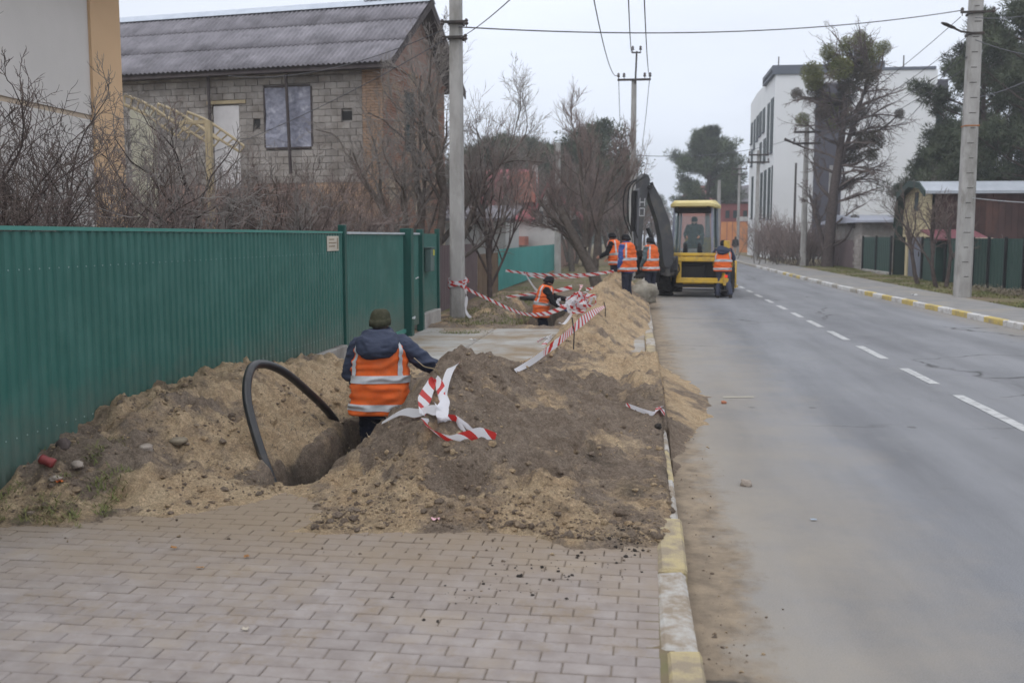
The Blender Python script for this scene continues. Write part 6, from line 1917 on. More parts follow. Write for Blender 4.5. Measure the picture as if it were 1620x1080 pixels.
# ---- far wood closing the horizon: one mass
r = np.random.default_rng(77)
n_ = 900
ang = r.uniform(-1.25, 1.1, n_); dist = r.uniform(210, 300, n_)
tx, ty = dist * np.sin(ang), dist * np.cos(ang)
keep = ~((np.abs(tx - 3) < 9) & (dist < 285))
C = []; RR = []
for x, y in zip(tx[keep], ty[keep]):
    h = r.uniform(5, 10.5) * (1 if abs(x - 3) > 22 else .75)
    for k in range(4):
        C.append((x + r.normal(0, 1.0), y + r.normal(0, 1), h * (.2 + .23 * k))); RR.append(r.uniform(1.6, 2.6))
o = needle_clumps('far_wood', C, RR, 46, 1.5, .22, M['pine_dark'], None, r); o['kind'] = 'stuff'
# =================================================================== PEOPLE
def remesh(v, f, voxel, smooth=3):
    me = bpy.data.meshes.new('tmp'); me.from_pydata(np.asarray(v).tolist(), [], f)
    o = bpy.data.objects.new('tmp', me); col.objects.link(o)
    md = o.modifiers.new('r', 'REMESH'); md.mode = 'VOXEL'; md.voxel_size = voxel
    if smooth:
        s = o.modifiers.new('s', 'SMOOTH'); s.iterations = smooth; s.factor = .5
    dg = bpy.context.evaluated_depsgraph_get()
    m2 = bpy.data.meshes.new_from_object(o.evaluated_get(dg))
    k = len(m2.vertices); V_ = np.zeros(k * 3); m2.vertices.foreach_get('co', V_)
    N_ = np.zeros(k * 3); m2.vertex_normals.foreach_get('vector', N_)
    F_ = [tuple(p.vertices) for p in m2.polygons]
    bpy.data.objects.remove(o); bpy.data.meshes.remove(me); bpy.data.meshes.remove(m2)
    return V_.reshape(-1, 3), F_, N_.reshape(-1, 3)

def wrinkle(v, n_, amp, sc, seed):
    a = fbm(v[:, 0] * sc * .8, v[:, 1] * sc * .8, v[:, 2] * sc * 1.5, octv=3, s=seed) - .5
    rd = 1 - np.abs(2 * fbm(v[:, 0] * sc * .5, v[:, 1] * sc * .5, v[:, 2] * sc * 1.2, octv=3, s=seed + 9) - 1)
    return v + n_ * ((a * 1.1 + (rd ** 3 - .35) * .8) * amp)[:, None]

def ell(c, a, b_, n_=20, right=(1, 0, 0), fwd=(0, 1, 0), e=1.0):
    th = np.arange(n_) * math.tau / n_
    ct, st = np.cos(th), np.sin(th)
    ct = np.sign(ct) * np.abs(ct) ** e; st = np.sign(st) * np.abs(st) ** e
    return np.array(c, float) + np.outer(ct * a, right) + np.outer(st * b_, fwd)

class Pose:
    """local frame: x right, y forward, z up, ground at z = 0, a 1.75 m person"""
    def __init__(s, lean=0, side=0, arms=None, legs=None, head=(0, 0), pelvis=(0, 0, .95), twist=0):
        s.lean, s.side, s.head, s.pelvis, s.twist = R(lean), R(side), head, np.array(pelvis, float), R(twist)
        s.arms = arms or {}
        s.legs = legs or {}
    def bend(s, p):
        """carry a point of the upright upper body into the leaning one"""
        p = np.atleast_2d(np.asarray(p, float)).copy()
        rel = p - np.array([0, 0, .95])
        k = sstep(0.0, .28, rel[:, 2])
        out = np.empty_like(rel)
        for i, (q, kk) in enumerate(zip(rel, k)):
            m_ = rotm((0, 0, 1), s.twist * kk) @ rotm((0, 1, 0), s.side * kk) @ rotm((1, 0, 0), -s.lean * kk)
            out[i] = m_ @ q
        return out + s.pelvis
    def up(s):
        return rotm((0, 0, 1), s.twist) @ rotm((0, 1, 0), s.side) @ rotm((1, 0, 0), -s.lean)

TORSO = [(.80, .15, .11), (.88, .175, .125), (.95, .172, .122), (1.05, .155, .108), (1.15, .160, .112), (1.26, .180, .125), (1.36, .185, .120), (1.43, .165, .10), (1.475, .105, .078), (1.50, .062, .062)]

def person(name_label, loc, yaw, pose, h=1.74, jacket=None, trousers=None, vest=None, hat='black_cloth', gloves=None, hood=False, detail=1.0, bulk=1.0, group=None, flap=None, collar=True, seed=1, boots='boot', vest_len=.80):
    sc = h / 1.75
    t = thing('person', loc, yaw, name_label, 'person', group)
    m_w = np.array(MW[t.name])
    def place(v): return np.asarray(v) * sc               # parts are built in the person's frame
    def add(name, v, f, mat, smooth=True, parent=None):
        return mesh_obj(name, place(v), f, M[mat] if isinstance(mat, str) else mat, parent or t, smooth, local=True)
    up = pose.up()
    B = pose.bend
    neck = B([[0, 0, 1.50]])[0]
    hy, hp = pose.head
    Hm = rotm((0, 0, 1), R(hy)) @ up @ rotm((1, 0, 0), R(hp))
    hc = neck + up @ np.array([0, .015, .12])
    # ---- arms
    arm = {}
    for sd, sg in (('L', -1), ('R', 1)):
        sh = B([[sg * .185, 0, 1.415]])[0]
        spec = pose.arms.get(sd, ((sg * .06, -.02, -.29), (sg * .05, .10, -.25)))
        el = sh + np.array(spec[0]); wr = el + np.array(spec[1])
        # keep the limb lengths human
        el = sh + norm(el - sh) * .295; wr = el + norm(np.array(spec[1])) * .255
        arm[sd] = (sh, el, wr, spec[2] if len(spec) > 2 else None)
    leg = {}
    for sd, sg in (('L', -1), ('R', 1)):
        hip = pose.pelvis + np.array([sg * .092, 0, -.02])
        kn, an = pose.legs.get(sd, ((sg * .02, .02, -.43), (0, -.02, -.42)))
        kn = hip + norm(np.array(kn)) * .43; an = kn + norm(np.array(an)) * .42
        leg[sd] = (hip, kn, an)
    # ---- body: one continuous skin mesh
    mb = MB()
    mb.loft([B(ell((0, 0, z), a * .93, d * .93, 16)) for z, a, d in TORSO])
    mb.tube([neck - up @ [0, 0, .06], neck + up @ [0, .01, .07]], [.062, .058], 12)
    # head
    HN = 20; rings = []
    for q_ in np.linspace(-1, 1, 15):
        zz = .118 * math.sin(q_ * math.pi / 2); rr = max(math.cos(q_ * math.pi / 2), .02)
        wx, wy = .076 * rr ** .85, .097 * rr ** .85
        yo = 0.0
        if zz < -.02: k = (-.02 - zz) / .1; wx *= 1 - .22 * k; wy *= 1 - .10 * k; yo = .022 * k
        rg = ell((0, yo, zz), wx, wy, HN)
        rings.append(rg)
    hv = np.concatenate(rings)
    def bumpf(c_, r_, a_):
        global_d = np.linalg.norm((hv - np.array(c_)) / np.array(r_), axis=1)
        return np.exp(-global_d ** 2)[:, None] * np.array(a_)
    hv = hv + bumpf((0, .095, -.015), (.014, .03, .024), (0, .026, -.004)) + bumpf((0, .09, .03), (.05, .03, .014), (0, .006, 0))
    hv = hv + bumpf((.032, .085, .008), (.016, .02, .012), (0, -.012, 0)) + bumpf((-.032, .085, .008), (.016, .02, .012), (0, -.012, 0)) + bumpf((0, .09, -.058), (.025, .02, .006), (0, -.007, 0)) + bumpf((0, .09, -.095), (.03, .03, .02), (0, .008, 0))
    hf = []
    for i in range(14):
        for j in range(HN): hf.append((i * HN + j, i * HN + (j + 1) % HN, (i + 1) * HN + (j + 1) % HN, (i + 1) * HN + j))
    hf += [tuple(range(HN))[::-1], tuple(range(14 * HN, 15 * HN))]
    mb.add(hv @ Hm.T + hc, hf)
    for sg in (-1, 1):
        e_ = MB(); e_.sphere((0, 0, 0), (.011, .019, .032), 8, 6)
        mb.add(np.concatenate(e_.v) @ Hm.T + hc + Hm @ np.array([sg * .077, -.008, -.008]), e_.f)
    gl = {}
    for sd, sg in (('L', -1), ('R', 1)):
        sh, el, wr, hdir = arm[sd]
        mb.tube([sh, (sh + el) / 2, el, (el * .6 + wr * .4), wr], [.050, .045, .037, .040, .026], 10)
        d = norm(wr - el) if hdir is None else norm(np.array(hdir))
        inw = np.array([-sg, 0, 0.]); inw = norm(inw - d * (inw @ d))         # palm side
        thumb_side = norm(np.cross(d, inw)) * (1 if np.cross(d, inw)[1] > 0 else -1)
        def hand(grow, tgt):
            pr = [ell(wr + d * q_, (.030 if q_ > .01 else .024) + grow + (.008 if .03 < q_ < .09 else 0), .014 + grow, 10, thumb_side, inw, .8) for q_ in (-.02, .0, .03, .06, .09)]
            tgt.loft(pr)
            for fi, (o_, ln_) in enumerate(((.028, .068), (.010, .078), (-.009, .072), (-.027, .056))):
                b0 = wr + d * .078 + thumb_side * o_
                j1 = b0 + d * ln_ * .45 + inw * ln_ * .12
                j2 = j1 + norm(d * .75 + inw * .65) * ln_ * .32
                j3 = j2 + norm(d * .35 + inw * .95) * ln_ * .26
                tgt.tube([b0 - d * .02, b0, j1, j2, j3], np.array([.0085, .009, .0085, .0078, .006]) + grow, 7)
            b0 = wr + d * .022 + thumb_side * .024
            j1 = b0 + norm(d * .7 + thumb_side * .7 + inw * .25) * .040; j2 = j1 + norm(d * .95 + thumb_side * .25 + inw * .3) * .030; j3 = j2 + norm(d + inw * .3) * .02
            tgt.tube([b0 - thumb_side * .012, b0, j1, j2, j3], np.array([.011, .0115, .010, .009, .007]) + grow, 7)
        hand(0, mb)
        if gloves:
            g = MB(); hand(.004, g); g.tube([wr - d * .05, wr + d * .01], [.036, .034], 10)
            gv, gf, gn = remesh(*g.arrays(), .007, 2); add('glove', gv, gf, gloves)
        hip, kn, an = leg[sd]
        mb.tube([hip, (hip + kn) / 2, kn, kn * .65 + an * .35, an], [.080, .070, .052, .054, .036], 10)
        fd = np.array([sg * .12, 1, -.0]); fd = norm(fd)
        mb.loft([ell(an + fd * q_ + np.array([0, 0, -.03 - zq]), a, .035 if q_ < .1 else .022, 10, (fd[1], -fd[0], 0), (0, 0, 1)) for q_, zq, a in ((-.07, .01, .025), (-.02, .0, .037), (.05, .015, .04), (.12, .028, .042), (.17, .032, .025))])
    bv, bf_, bn_ = remesh(*mb.arrays(), .0105 / detail, 3)
    add('body', bv, bf_, 'skin')
    # ---- boots
    for sd, sg in (('L', -1), ('R', 1)):
        hip, kn, an = leg[sd]; fd = norm(np.array([sg * .12, 1, 0]))
        sdv = np.array([fd[1], -fd[0], 0])
        g = MB()
        g.loft([ell(an + fd * q_ + np.array([0, 0, zc]), a, b_, 14, sdv, (0, 0, 1), .8) for q_, zc, a, b_ in ((-.085, -.04, .03, .035), (-.04, -.03, .046, .055), (.04, -.04, .05, .047), (.11, -.055, .053, .033), (.175, -.06, .042, .027), (.20, -.062, .015, .012))])
        g.tube([an + (kn - an) * .32, an + np.array([0, 0, -.04])], [.060, .052], 12)
        g.bbox(an + fd * .055 + np.array([0, 0, -.083]), (.095, .275, .018), .006, rot=np.stack([sdv, fd, [0, 0, 1]], 1))
        gv, gf, gn = remesh(*g.arrays(), .011, 2); add('boot', gv, gf, boots)
    # ---- trousers
    g = MB()
    g.loft([pose.bend(ell((0, 0, z), a + .012, d + .012, 16)) for z, a, d in TORSO if z <= 1.06])
    for sd in 'LR':
        hip, kn, an = leg[sd]
        g.tube([hip + np.array([0, 0, .03]), hip * .6 + kn * .4, kn * .85 + hip * .15, kn, kn * .7 + an * .3, kn * .25 + an * .75, an + np.array([0, 0, -.01])],
               np.array([.105, .098, .082, .08, .078, .076, .074]) * bulk, 14)
    gv, gf, gn = remesh(*g.arrays(), .014 / detail, 3); gv = wrinkle(gv, gn, .020, 11, seed); add('trousers', gv, gf, trousers)
    # ---- jacket
    g = MB()
    JT = [(max(vest_len - .03, .74), .20, .145)] + [(z, a + .032 * bulk, d + .036 * bulk) for z, a, d in TORSO if z >= .86 and z < 1.46] + [(1.47, .125, .10), (1.52, .085, .085)]
    g.loft([B(ell((0, 0, z), a, d, 24, e=.9)) for z, a, d in JT])
    if collar: g.loft([B(ell((0, -.005, z), a, a * 1.02, 16)) for z, a in ((1.46, .10), (1.51, .088), (1.555, .086), (1.56, .06))])
    if hood:
        g.loft([B(ell((0, -.105 - y_, z), a, d, 18, e=.85)) for z, a, d, y_ in ((1.27, .03, .02, .06), (1.295, .12, .06, .075), (1.345, .175, .088, .07), (1.40, .195, .105, .05), (1.455, .188, .115, .02), (1.50, .165, .128, -.025), (1.545, .128, .122, -.065), (1.565, .09, .088, -.09))])
        g.sphere(B([[.0, -.13, 1.38]])[0], (.14, .07, .09), 14, 9)
    for sd, sg in (('L', -1), ('R', 1)):
        sh, el, wr, hd = arm[sd]
        g.tube([sh + (B([[0, 0, 1.40]])[0] - sh) * .35, sh, sh * .72 + el * .28, sh * .4 + el * .6, el, el * .65 + wr * .35, el * .3 + wr * .7, wr],
               np.array([.085, .088, .082, .075, .070, .066, .060, .05]) * (.5 + .5 * bulk), 14)
    gv, gf, gn = remesh(*g.arrays(), .0125 / detail, 3); gv = wrinkle(gv, gn, .026, 9, seed + 3); add('jacket', gv, gf, jacket)
    # ---- vest: a loose shell over the jacket, with reflective bands on it
    if vest:
        VT = [(vest_len, .262, .185), (vest_len + .03, .262, .186), (.90, .256, .182), (1.0, .248, .178), (1.1, .242, .176), (1.2, .236, .178), (1.29, .228, .178), (1.37, .215, .172), (1.43, .198, .160), (1.475, .172, .138), (1.505, .135, .112), (1.53, .10, .09)]
        VT = [(z, a * (.55 + .45 * bulk), d * (.55 + .45 * bulk)) for z, a, d in VT]
        zt = np.array([q_[0] for q_ in VT]); at_ = np.array([q_[1] for q_ in VT]); dt = np.array([q_[2] for q_ in VT])
        def S(th, z, off=0.0):
            a = np.interp(z, zt, at_) + off; d = np.interp(z, zt, dt) + off
            ct, st = np.cos(th), np.sin(th)
            x = np.sign(ct) * np.abs(ct) ** .78 * a; y = np.sign(st) * np.abs(st) ** .78 * d
            w = (fbm(x * 7 + seed, y * 7, z * 10, octv=3, s=seed + 5) - .5) * .05 + ((1 - np.abs(2 * fbm(x * 4 + seed, y * 4, z * 13, octv=2, s=seed + 6) - 1)) ** 3 - .3) * .03
            k = 1 + w / np.maximum(np.hypot(x, y), .05)
            return np.stack([x * k, y * k - .004, z], -1)
        NT, NZ = 72, 44
        zz = np.linspace(vest_len, 1.53, NZ)
        rings = [B(S(np.arange(NT) * math.tau / NT, np.full(NT, z))) for z in zz]
        inner = [B(S(np.arange(NT) * math.tau / NT, np.full(NT, z), -.012)) for z in zz[::-1]]
        g = MB(); g.loft(rings + inner, cap=False)
        k = len(g.v[0]) // NT
        g.f += [((k - 1) * NT + j, (k - 1) * NT + (j + 1) % NT, (j + 1) % NT, j) for j in range(NT)]
        g.mi += [0] * NT
        vo = mesh_obj('vest', place(g.v[0]), g.f, M[vest], t, True, local=True)
        def band(th0, th1, z0, z1, nth, nz):
            T_, Z_ = np.meshgrid(np.linspace(th0, th1, nth), np.linspace(z0, z1, nz), indexing='ij')
            v = np.concatenate([B(S(T_.ravel(), Z_.ravel(), .009)), B(S(T_.ravel(), Z_.ravel(), .001))])
            k_ = nth * nz; f = []
            for i in range(nth - 1):
                for j in range(nz - 1):
                    q_ = (i * nz + j, (i + 1) * nz + j, (i + 1) * nz + j + 1, i * nz + j + 1); f.append(q_)
            add('reflective_stripe', v, f, 'reflective', parent=vo)
        band(0, math.tau, vest_len + .045, vest_len + .105, NT + 1, 7)
        band(0, math.tau, 1.075, 1.137, NT + 1, 7)
        for sgn in (1, -1):                              # back straps and front straps
            for th in (math.radians(90 - 52), math.radians(90 + 52)):
                band(sgn * th - .13, sgn * th + .13, 1.138, 1.505, 6, 16)
    # ---- hat, hair, eyes
    g = MB()
    brim = -.002 if hat else 0
    rings = []
    for q_ in np.linspace(0, 1, 9):
        zz = .008 + .118 * math.sin(q_ * math.pi / 2); rr = max(math.cos(q_ * math.pi / 2 * .985), .03) ** .48
        rings.append(ell((0, -.008, zz), .096 * rr, .114 * rr, 22))
    cuff = [ell((0, -.010, z), a, a * 1.18, 22) for z, a in ((-.022, .088), (-.020, .098), (.028, .100), (.032, .096))]
    hb_ = MB(); hb_.loft(cuff + rings[1:])
    v = hb_.v[0].copy()
    v[:, 2] -= np.clip(-v[:, 1], 0, 1) * .32                # sits lower at the back
    add('beanie', v @ Hm.T + hc, hb_.f, hat)
    hb_ = MB(); hb_.sphere((0, -.012, -.012), (.079, .092, .082), 14, 9)
    v = hb_.v[0]; v[:, 1] = np.minimum(v[:, 1], .045)
    add('hair', v @ Hm.T + hc, hb_.f, 'bark_dark')
    for sg in (-1, 1):
        e_ = MB(); e_.sphere((0, 0, 0), (.011, .007, .0065), 8, 6)
        add('eye', np.concatenate(e_.v) @ Hm.T + hc + Hm @ np.array([sg * .031, .081, .008]), e_.f, 'eye')
    return t

# ---- 1: the worker standing in the near trench, seen from behind
w1 = at(598, 560, Y=8.95)
zf = at(598, 490, Y=8.95)[2] - 1.765
person('worker in orange vest, navy hooded jacket and olive beanie standing in the near trench', (w1[0] + .02, 8.95, zf), R(4),
       Pose(lean=7, side=-1, head=(-6, -4), arms={'R': ((.235, .02, -.17), (.17, .12, -.10)), 'L': ((-.10, .0, -.27), (.10, .22, -.10))}, legs={'L': ((-.02, .06, -.42), (0, -.05, -.41)), 'R': ((.03, .12, -.42), (0, -.08, -.41))}),
       h=1.78, jacket='navy', trousers='navy_trousers', vest='vest', hat='beanie', hood=True, detail=1.25, bulk=1.12, seed=11, vest_len=.79)
# ---- 2: the worker in the far trench, side on, pulling at the tape
w2 = at(858, 500, Y=22.0)
person('worker in orange vest and blue gloves reaching over tape in the far trench', (w2[0] - .02, 22.0, at(868, 437, Y=22.0)[2] - 1.70), R(-82),
       Pose(lean=13, head=(0, -12), arms={'L': ((-.02, .22, -.18), (.06, .24, -.02)), 'R': ((.02, .14, -.26), (-.02, .22, -.13))}, legs={'L': ((-.02, .1, -.42), (0, -.1, -.4)), 'R': ((.02, .02, -.43), (0, -.06, -.41))}),
       h=1.74, jacket='black_cloth', trousers='navy_trousers', vest='vest', hat='black_cloth', gloves='glove', seed=23)
# ---- the three talking on the sand heap
def stand(px, yfeet, ytop, Yd):
    p = at(px, yfeet, Y=Yd); q_ = at(px, ytop, Y=Yd)
    return p, q_[2] - p[2]
p, hh = stand(992, 479, 371, 24.0)
person('worker with blue sleeves in orange vest standing on the sand mound, black cap', (p[0], 24.0, p[2]), R(52),
       Pose(lean=4, head=(25, -8), arms={'L': ((-.05, -.02, -.29), (.02, .08, -.25)), 'R': ((.06, .05, -.28), (-.03, .14, -.22))}, legs={'L': ((-.02, -.02, -.43), (0, -.02, -.42)), 'R': ((.0, .05, -.43), (0, -.04, -.42))}),
       h=hh + .02, jacket='blue_jacket', trousers='navy_trousers', vest='vest', hat='black_cloth', seed=31)
p, hh = stand(1029, 472, 376, 26.2)
person('worker with grey teal sleeves in orange vest standing beside the boulder near the boom', (p[0], 26.2, p[2]), R(50),
       Pose(lean=3, head=(20, -10), arms={'L': ((-.05, .0, -.29), (.02, .14, -.22)), 'R': ((.06, .05, -.28), (-.03, .14, -.22))}), h=hh + .02, jacket='teal_jacket', trousers='navy_trousers', vest='vest', hat='black_cloth', seed=37)
p, hh = stand(973, 462, 375, 26.8)
person('worker in orange vest with dark sleeves half hidden behind the blue sleeved one', (p[0], 26.8, p[2]), R(70),
       Pose(lean=8, head=(10, -10), arms={'L': ((-.06, .10, -.27), (.02, .22, -.10)), 'R': ((.06, .05, -.28), (-.03, .2, -.16))}), h=max(hh + .04, 1.6), jacket='black_cloth', trousers='navy_trousers', vest='vest', hat='black_cloth', seed=41)
# ---- leaning on the excavator
p = at(1142, 471, z=ROAD_Z); hh = at(1142, 380, Y=p[1])[2] - ROAD_Z
person('worker in orange vest with blue grey trousers leaning on the back of the yellow excavator', (p[0], p[1] - .1, ROAD_Z), R(-6),
       Pose(lean=10, head=(-6, -8), arms={'L': ((-.14, .08, -.24), (-.02, .24, .02)), 'R': ((.12, .10, -.24), (-.05, .24, .0))}, legs={'L': ((-.02, .04, -.43), (-.02, -.02, -.42)), 'R': ((.07, -.02, -.43), (.08, -.13, -.40))}),
       h=hh + .03, jacket='navy', trousers='bluegrey_trousers', vest='vest', hat='black_cloth', hood=True, seed=47)
# ---- far pedestrian
p = at(1163, 401, Y=94)
person('distant pedestrian in dark jacket and pale trousers walking by the far right kerb', (p[0], 94, 0), R(0), Pose(), h=1.74, jacket='black_cloth', trousers='concrete', hat='black_cloth', seed=51, detail=.7)

# =================================================================== THE EXCAVATOR LOADER, rear towards the camera
pw = at(1057, 471, z=ROAD_Z)
BX, BY, BR = 1.60, 31.05, R(-10)
ex = thing('backhoe_loader', (BX, BY, ROAD_Z), BR, 'yellow and grey backhoe loader parked on the road with its boom folded over the digging', 'excavator')
L_ = lambda mb, nm, mat, parent=ex, smooth=False: mb.build(nm, M[mat] if isinstance(mat, str) else mat, parent, smooth, local=True)
def wheel(x, y, r_, w, nm='wheel'):
    g = MB(); prof = [(.55, -.42), (.62, -.5), (.86, -.5), (.96, -.40), (1.0, -.2), (1.0, .2), (.96, .4), (.86, .5), (.62, .5), (.55, .42)]
    rings = [np.array([[x + q_[1] * w, y + math.cos(a) * q_[0] * r_, r_ + math.sin(a) * q_[0] * r_] for q_ in prof]) for a in np.arange(28) * math.tau / 28]
    g.loft(rings + [rings[0]], cap=False)
    # tread lugs
    for i in range(22):
        for sg in (-1, 1):
            a = (i + (.5 if sg > 0 else 0)) * math.tau / 22
            c_ = np.array([x + sg * w * .25, y + math.cos(a) * r_ * 1.005, r_ + math.sin(a) * r_ * 1.005])
            t_ = np.array([0, -math.sin(a), math.cos(a)]); n_ = np.array([0, math.cos(a), math.sin(a)])
            dr = norm(np.array([1, 0, 0]) + t_ * .7 * sg); e2 = np.cross(n_, dr)
            g.box(c_, (w * .55, .05, .05), rot=np.stack([dr, e2, n_], 1))
    tw = L_(g, 'wheel', 'tyre')
    g = MB(); g.tube([(x - w * .3, y, r_), (x - w * .12, y, r_), (x, y, r_), (x + w * .12, y, r_), (x + w * .3, y, r_)], [r_ * .56, r_ * .5, r_ * .22, r_ * .5, r_ * .56], 20); rm_ = L_(g, 'rim', 'bh_yellow', tw)
    return tw
for sg in (-1, 1):
    wheel(sg * .88, .62, .70, .42)
    wheel(sg * .86, 2.85, .52, .34)
g = MB(); g.bbox((0, 1.6, .75), (.85, 3.4, .5), .05); L_(g, 'chassis', 'bh_black')
g = MB(); g.cyl((-.8, .62, .70), (.8, .62, .70), .12, n=10); g.cyl((-.8, 2.85, .55), (.8, 2.85, .55), .1, n=10); L_(g, 'axle', 'bh_black')
g = MB(); g.prism([(1.75, .95), (3.5, .95), (3.5, 1.55), (3.2, 1.72), (1.75, 1.82)], lambda u, w, t_: (t_, u, w), -.46, .46); L_(g, 'bonnet', 'bh_yellow')
for sg in (-1, 1):                                       # rear wings over the wheels
    g = MB(); rr = []
    for a in np.linspace(.25, math.pi - .35, 9): rr.append(np.array([(sg * .64, .62 + math.cos(a) * .83, .70 + math.sin(a) * .80), (sg * 1.12, .62 + math.cos(a) * .83, .70 + math.sin(a) * .80), (sg * 1.12, .62 + math.cos(a) * .79, .70 + math.sin(a) * .76), (sg * .64, .62 + math.cos(a) * .79, .70 + math.sin(a) * .76)]))
    g.loft(rr); L_(g, 'wing', 'bh_yellow')
# loader arms and bucket in front
for sg in (-1, 1):
    g = MB(); g.prism([(1.2, 1.05), (1.35, 1.5), (3.2, 1.25), (4.3, .55), (4.2, .35), (3.0, .95)], lambda u, w, t_: (t_, u, w), sg * .70 - .07, sg * .70 + .07); L_(g, 'loader_arm', 'bh_yellow')
g = MB(); g.prism([(4.15, .08), (5.0, .08), (5.02, .14), (4.45, .2), (4.3, .5), (4.45, .98), (4.3, 1.02), (4.1, .6)], lambda u, w, t_: (t_, u, w), -1.0, 1.0); L_(g, 'loader_bucket', 'bh_yellow')
# cab
cab = thing('cab', (0, 0, 0)); cab.parent = ex
MW[cab.name] = MW[ex.name]
cy0, cy1, cw, cz0, cz1 = .02, 1.62, .62, 1.18, 2.78
for sg in (-1, 1):
    for yy in (cy0, cy1, .95):
        top = .56
        g = MB(); g.loft([np.array([(sg * cw - .035, yy - .035, cz0), (sg * cw + .035, yy - .035, cz0), (sg * cw + .035, yy + .035, cz0), (sg * cw - .035, yy + .035, cz0)]), np.array([(sg * top - .03, yy - .03 + (.05 if yy < .5 else 0), cz1), (sg * top + .03, yy - .03 + (.05 if yy < .5 else 0), cz1), (sg * top + .03, yy + .03 + (.05 if yy < .5 else 0), cz1), (sg * top - .03, yy + .03 + (.05 if yy < .5 else 0), cz1)])])
        L_(g, 'post', 'bh_post' if yy != .95 else 'bh_black', cab)
    g = MB(); g.loft([np.array([(sg * cw, cy0 + .04, cz0 + .05), (sg * cw, cy1 - .04, cz0 + .05), (sg * cw + .008, cy1 - .04, cz0 + .05), (sg * cw + .008, cy0 + .04, cz0 + .05)]), np.array([(sg * .56, cy0 + .08, cz1), (sg * .56, cy1 - .04, cz1), (sg * .56 + .008, cy1 - .04, cz1), (sg * .56 + .008, cy0 + .08, cz1)])]); L_(g, 'side_glass', 'glass_side', cab)
    g = MB(); g.bbox((sg * cw, .82, 1.1), (.05, 1.5, .2), .01); L_(g, 'sill', 'bh_black', cab)
g = MB(); g.box((0, cy0 + .03, (cz0 + 2.45) / 2 + .08), (1.12, .008, 1.15)); L_(g, 'rear_glass', 'glass', cab)
g = MB(); g.box((0, cy1, (cz0 + cz1) / 2), (1.12, .008, 1.5)); L_(g, 'windscreen', 'glass', cab)
g = MB(); g.bbox((0, cy0 + .05, 2.66), (1.12, .09, .22), .02); L_(g, 'header', 'bh_black', cab)
g = MB(); g.bbox((0, .8, cz0 - .04), (1.2, 1.6, .08), .02); L_(g, 'cab_floor', 'bh_black', cab)
g = MB(); rr = []
for yy, w_, z0, z1 in ((-.16, .52, 2.80, 2.86), (-.10, .62, 2.78, 2.90), (.0, .66, 2.76, 2.94), (.8, .68, 2.76, 2.97), (1.6, .66, 2.76, 2.94), (1.72, .58, 2.78, 2.9)):
    rr.append(np.array([(-w_ - .02, yy, z0 - .03), (w_ + .02, yy, z0 - .03), (w_ + .03, yy, z0 + .05), (w_ * .86, yy, z1), (-w_ * .86, yy, z1), (-w_ - .03, yy, z0 + .05)]))
g.loft(rr); L_(g, 'roof', mk('cab_roof_yellow', (.60, .49, .2), (.66, .55, .26), 3, rough=.5), cab)
for sg in (-1, 1):
    g = MB(); g.cyl((sg * .46, -.08, 2.68), (sg * .46, .02, 2.68), .075, n=12); L_(g, 'work_lamp', 'bh_black', cab)
g = MB(); g.bbox((0, .60, 1.50), (.5, .48, .14), .05); g.bbox((0, .88, 1.86), (.48, .13, .62), .05); L_(g, 'seat', 'bh_black', cab)
g = MB(); g.bbox((0, .18, 1.32), (.42, .16, .3), .02); L_(g, 'console', mk('grey_plastic', (.2, .2, .21), rough=.7), cab)
for sg in (-1, 1):
    g = MB(); g.tube([(sg * .14, .2, 1.45), (sg * .15, .16, 1.62), (sg * .13, .14, 1.74)], [.012, .012, .012], 6); g.sphere((sg * .13, .14, 1.76), .025, 8, 6); L_(g, 'lever', 'bh_black', cab)
g = MB(); rg = [(.19 * math.cos(a), 1.28 + .05 * math.sin(a), 1.72 + .17 * math.sin(a)) for a in np.linspace(0, math.tau, 17)]; g.tube(rg, .014, 6); g.cyl((0, 1.28, 1.72), (0, 1.45, 1.3), .025, n=6); L_(g, 'steering_wheel', 'bh_black', cab)
# rear frame for the sliding boom carriage
def beam(nm, c_, s_, mat='bh_yellow', b_=.02):
    q_ = MB(); q_.bbox(c_, s_, b_); return L_(q_, nm, mat)
beam('frame_beam', (0.0, -.22, 1.16), (2.0, .16, .14)); beam('frame_beam', (.28, -.22, .52), (1.44, .16, .16))
for x in (.98, -.36): beam('frame_upright', (x, -.2, .82), (.13, .14, .62))
beam('frame_shelf', (.05, -.12, 1.30), (1.9, .3, .10)); beam('body_panel', (.3, .02, .86), (1.2, .1, .58), 'bh_black'); beam('tow_bar', (.3, -.16, .36), (1.5, .14, .1), 'bh_black')
for sg in (-1, 1):                                       # vertical stabilisers
    beam('stabiliser', (sg * 1.06, -.24 if sg > 0 else -.10, 1.05 if sg > 0 else .78), (.17, .2, 1.35 if sg > 0 else .7), 'bh_yellow' if sg > 0 else 'bh_black')
    if sg < 0: continue
    q_ = MB(); q_.box((sg * 1.06, -.24, .33), (.12, .13, .22)); q_.bbox((sg * 1.06, -.26, .22), (.3, .34, .05), .015); L_(q_, 'stabiliser_foot', 'bh_black')
    q_ = MB(); q_.bbox((sg * 1.07, -.36 if sg > 0 else -.22, .66), (.09, .03, .08), .01); L_(q_, 'tail_lamp', 'tail')
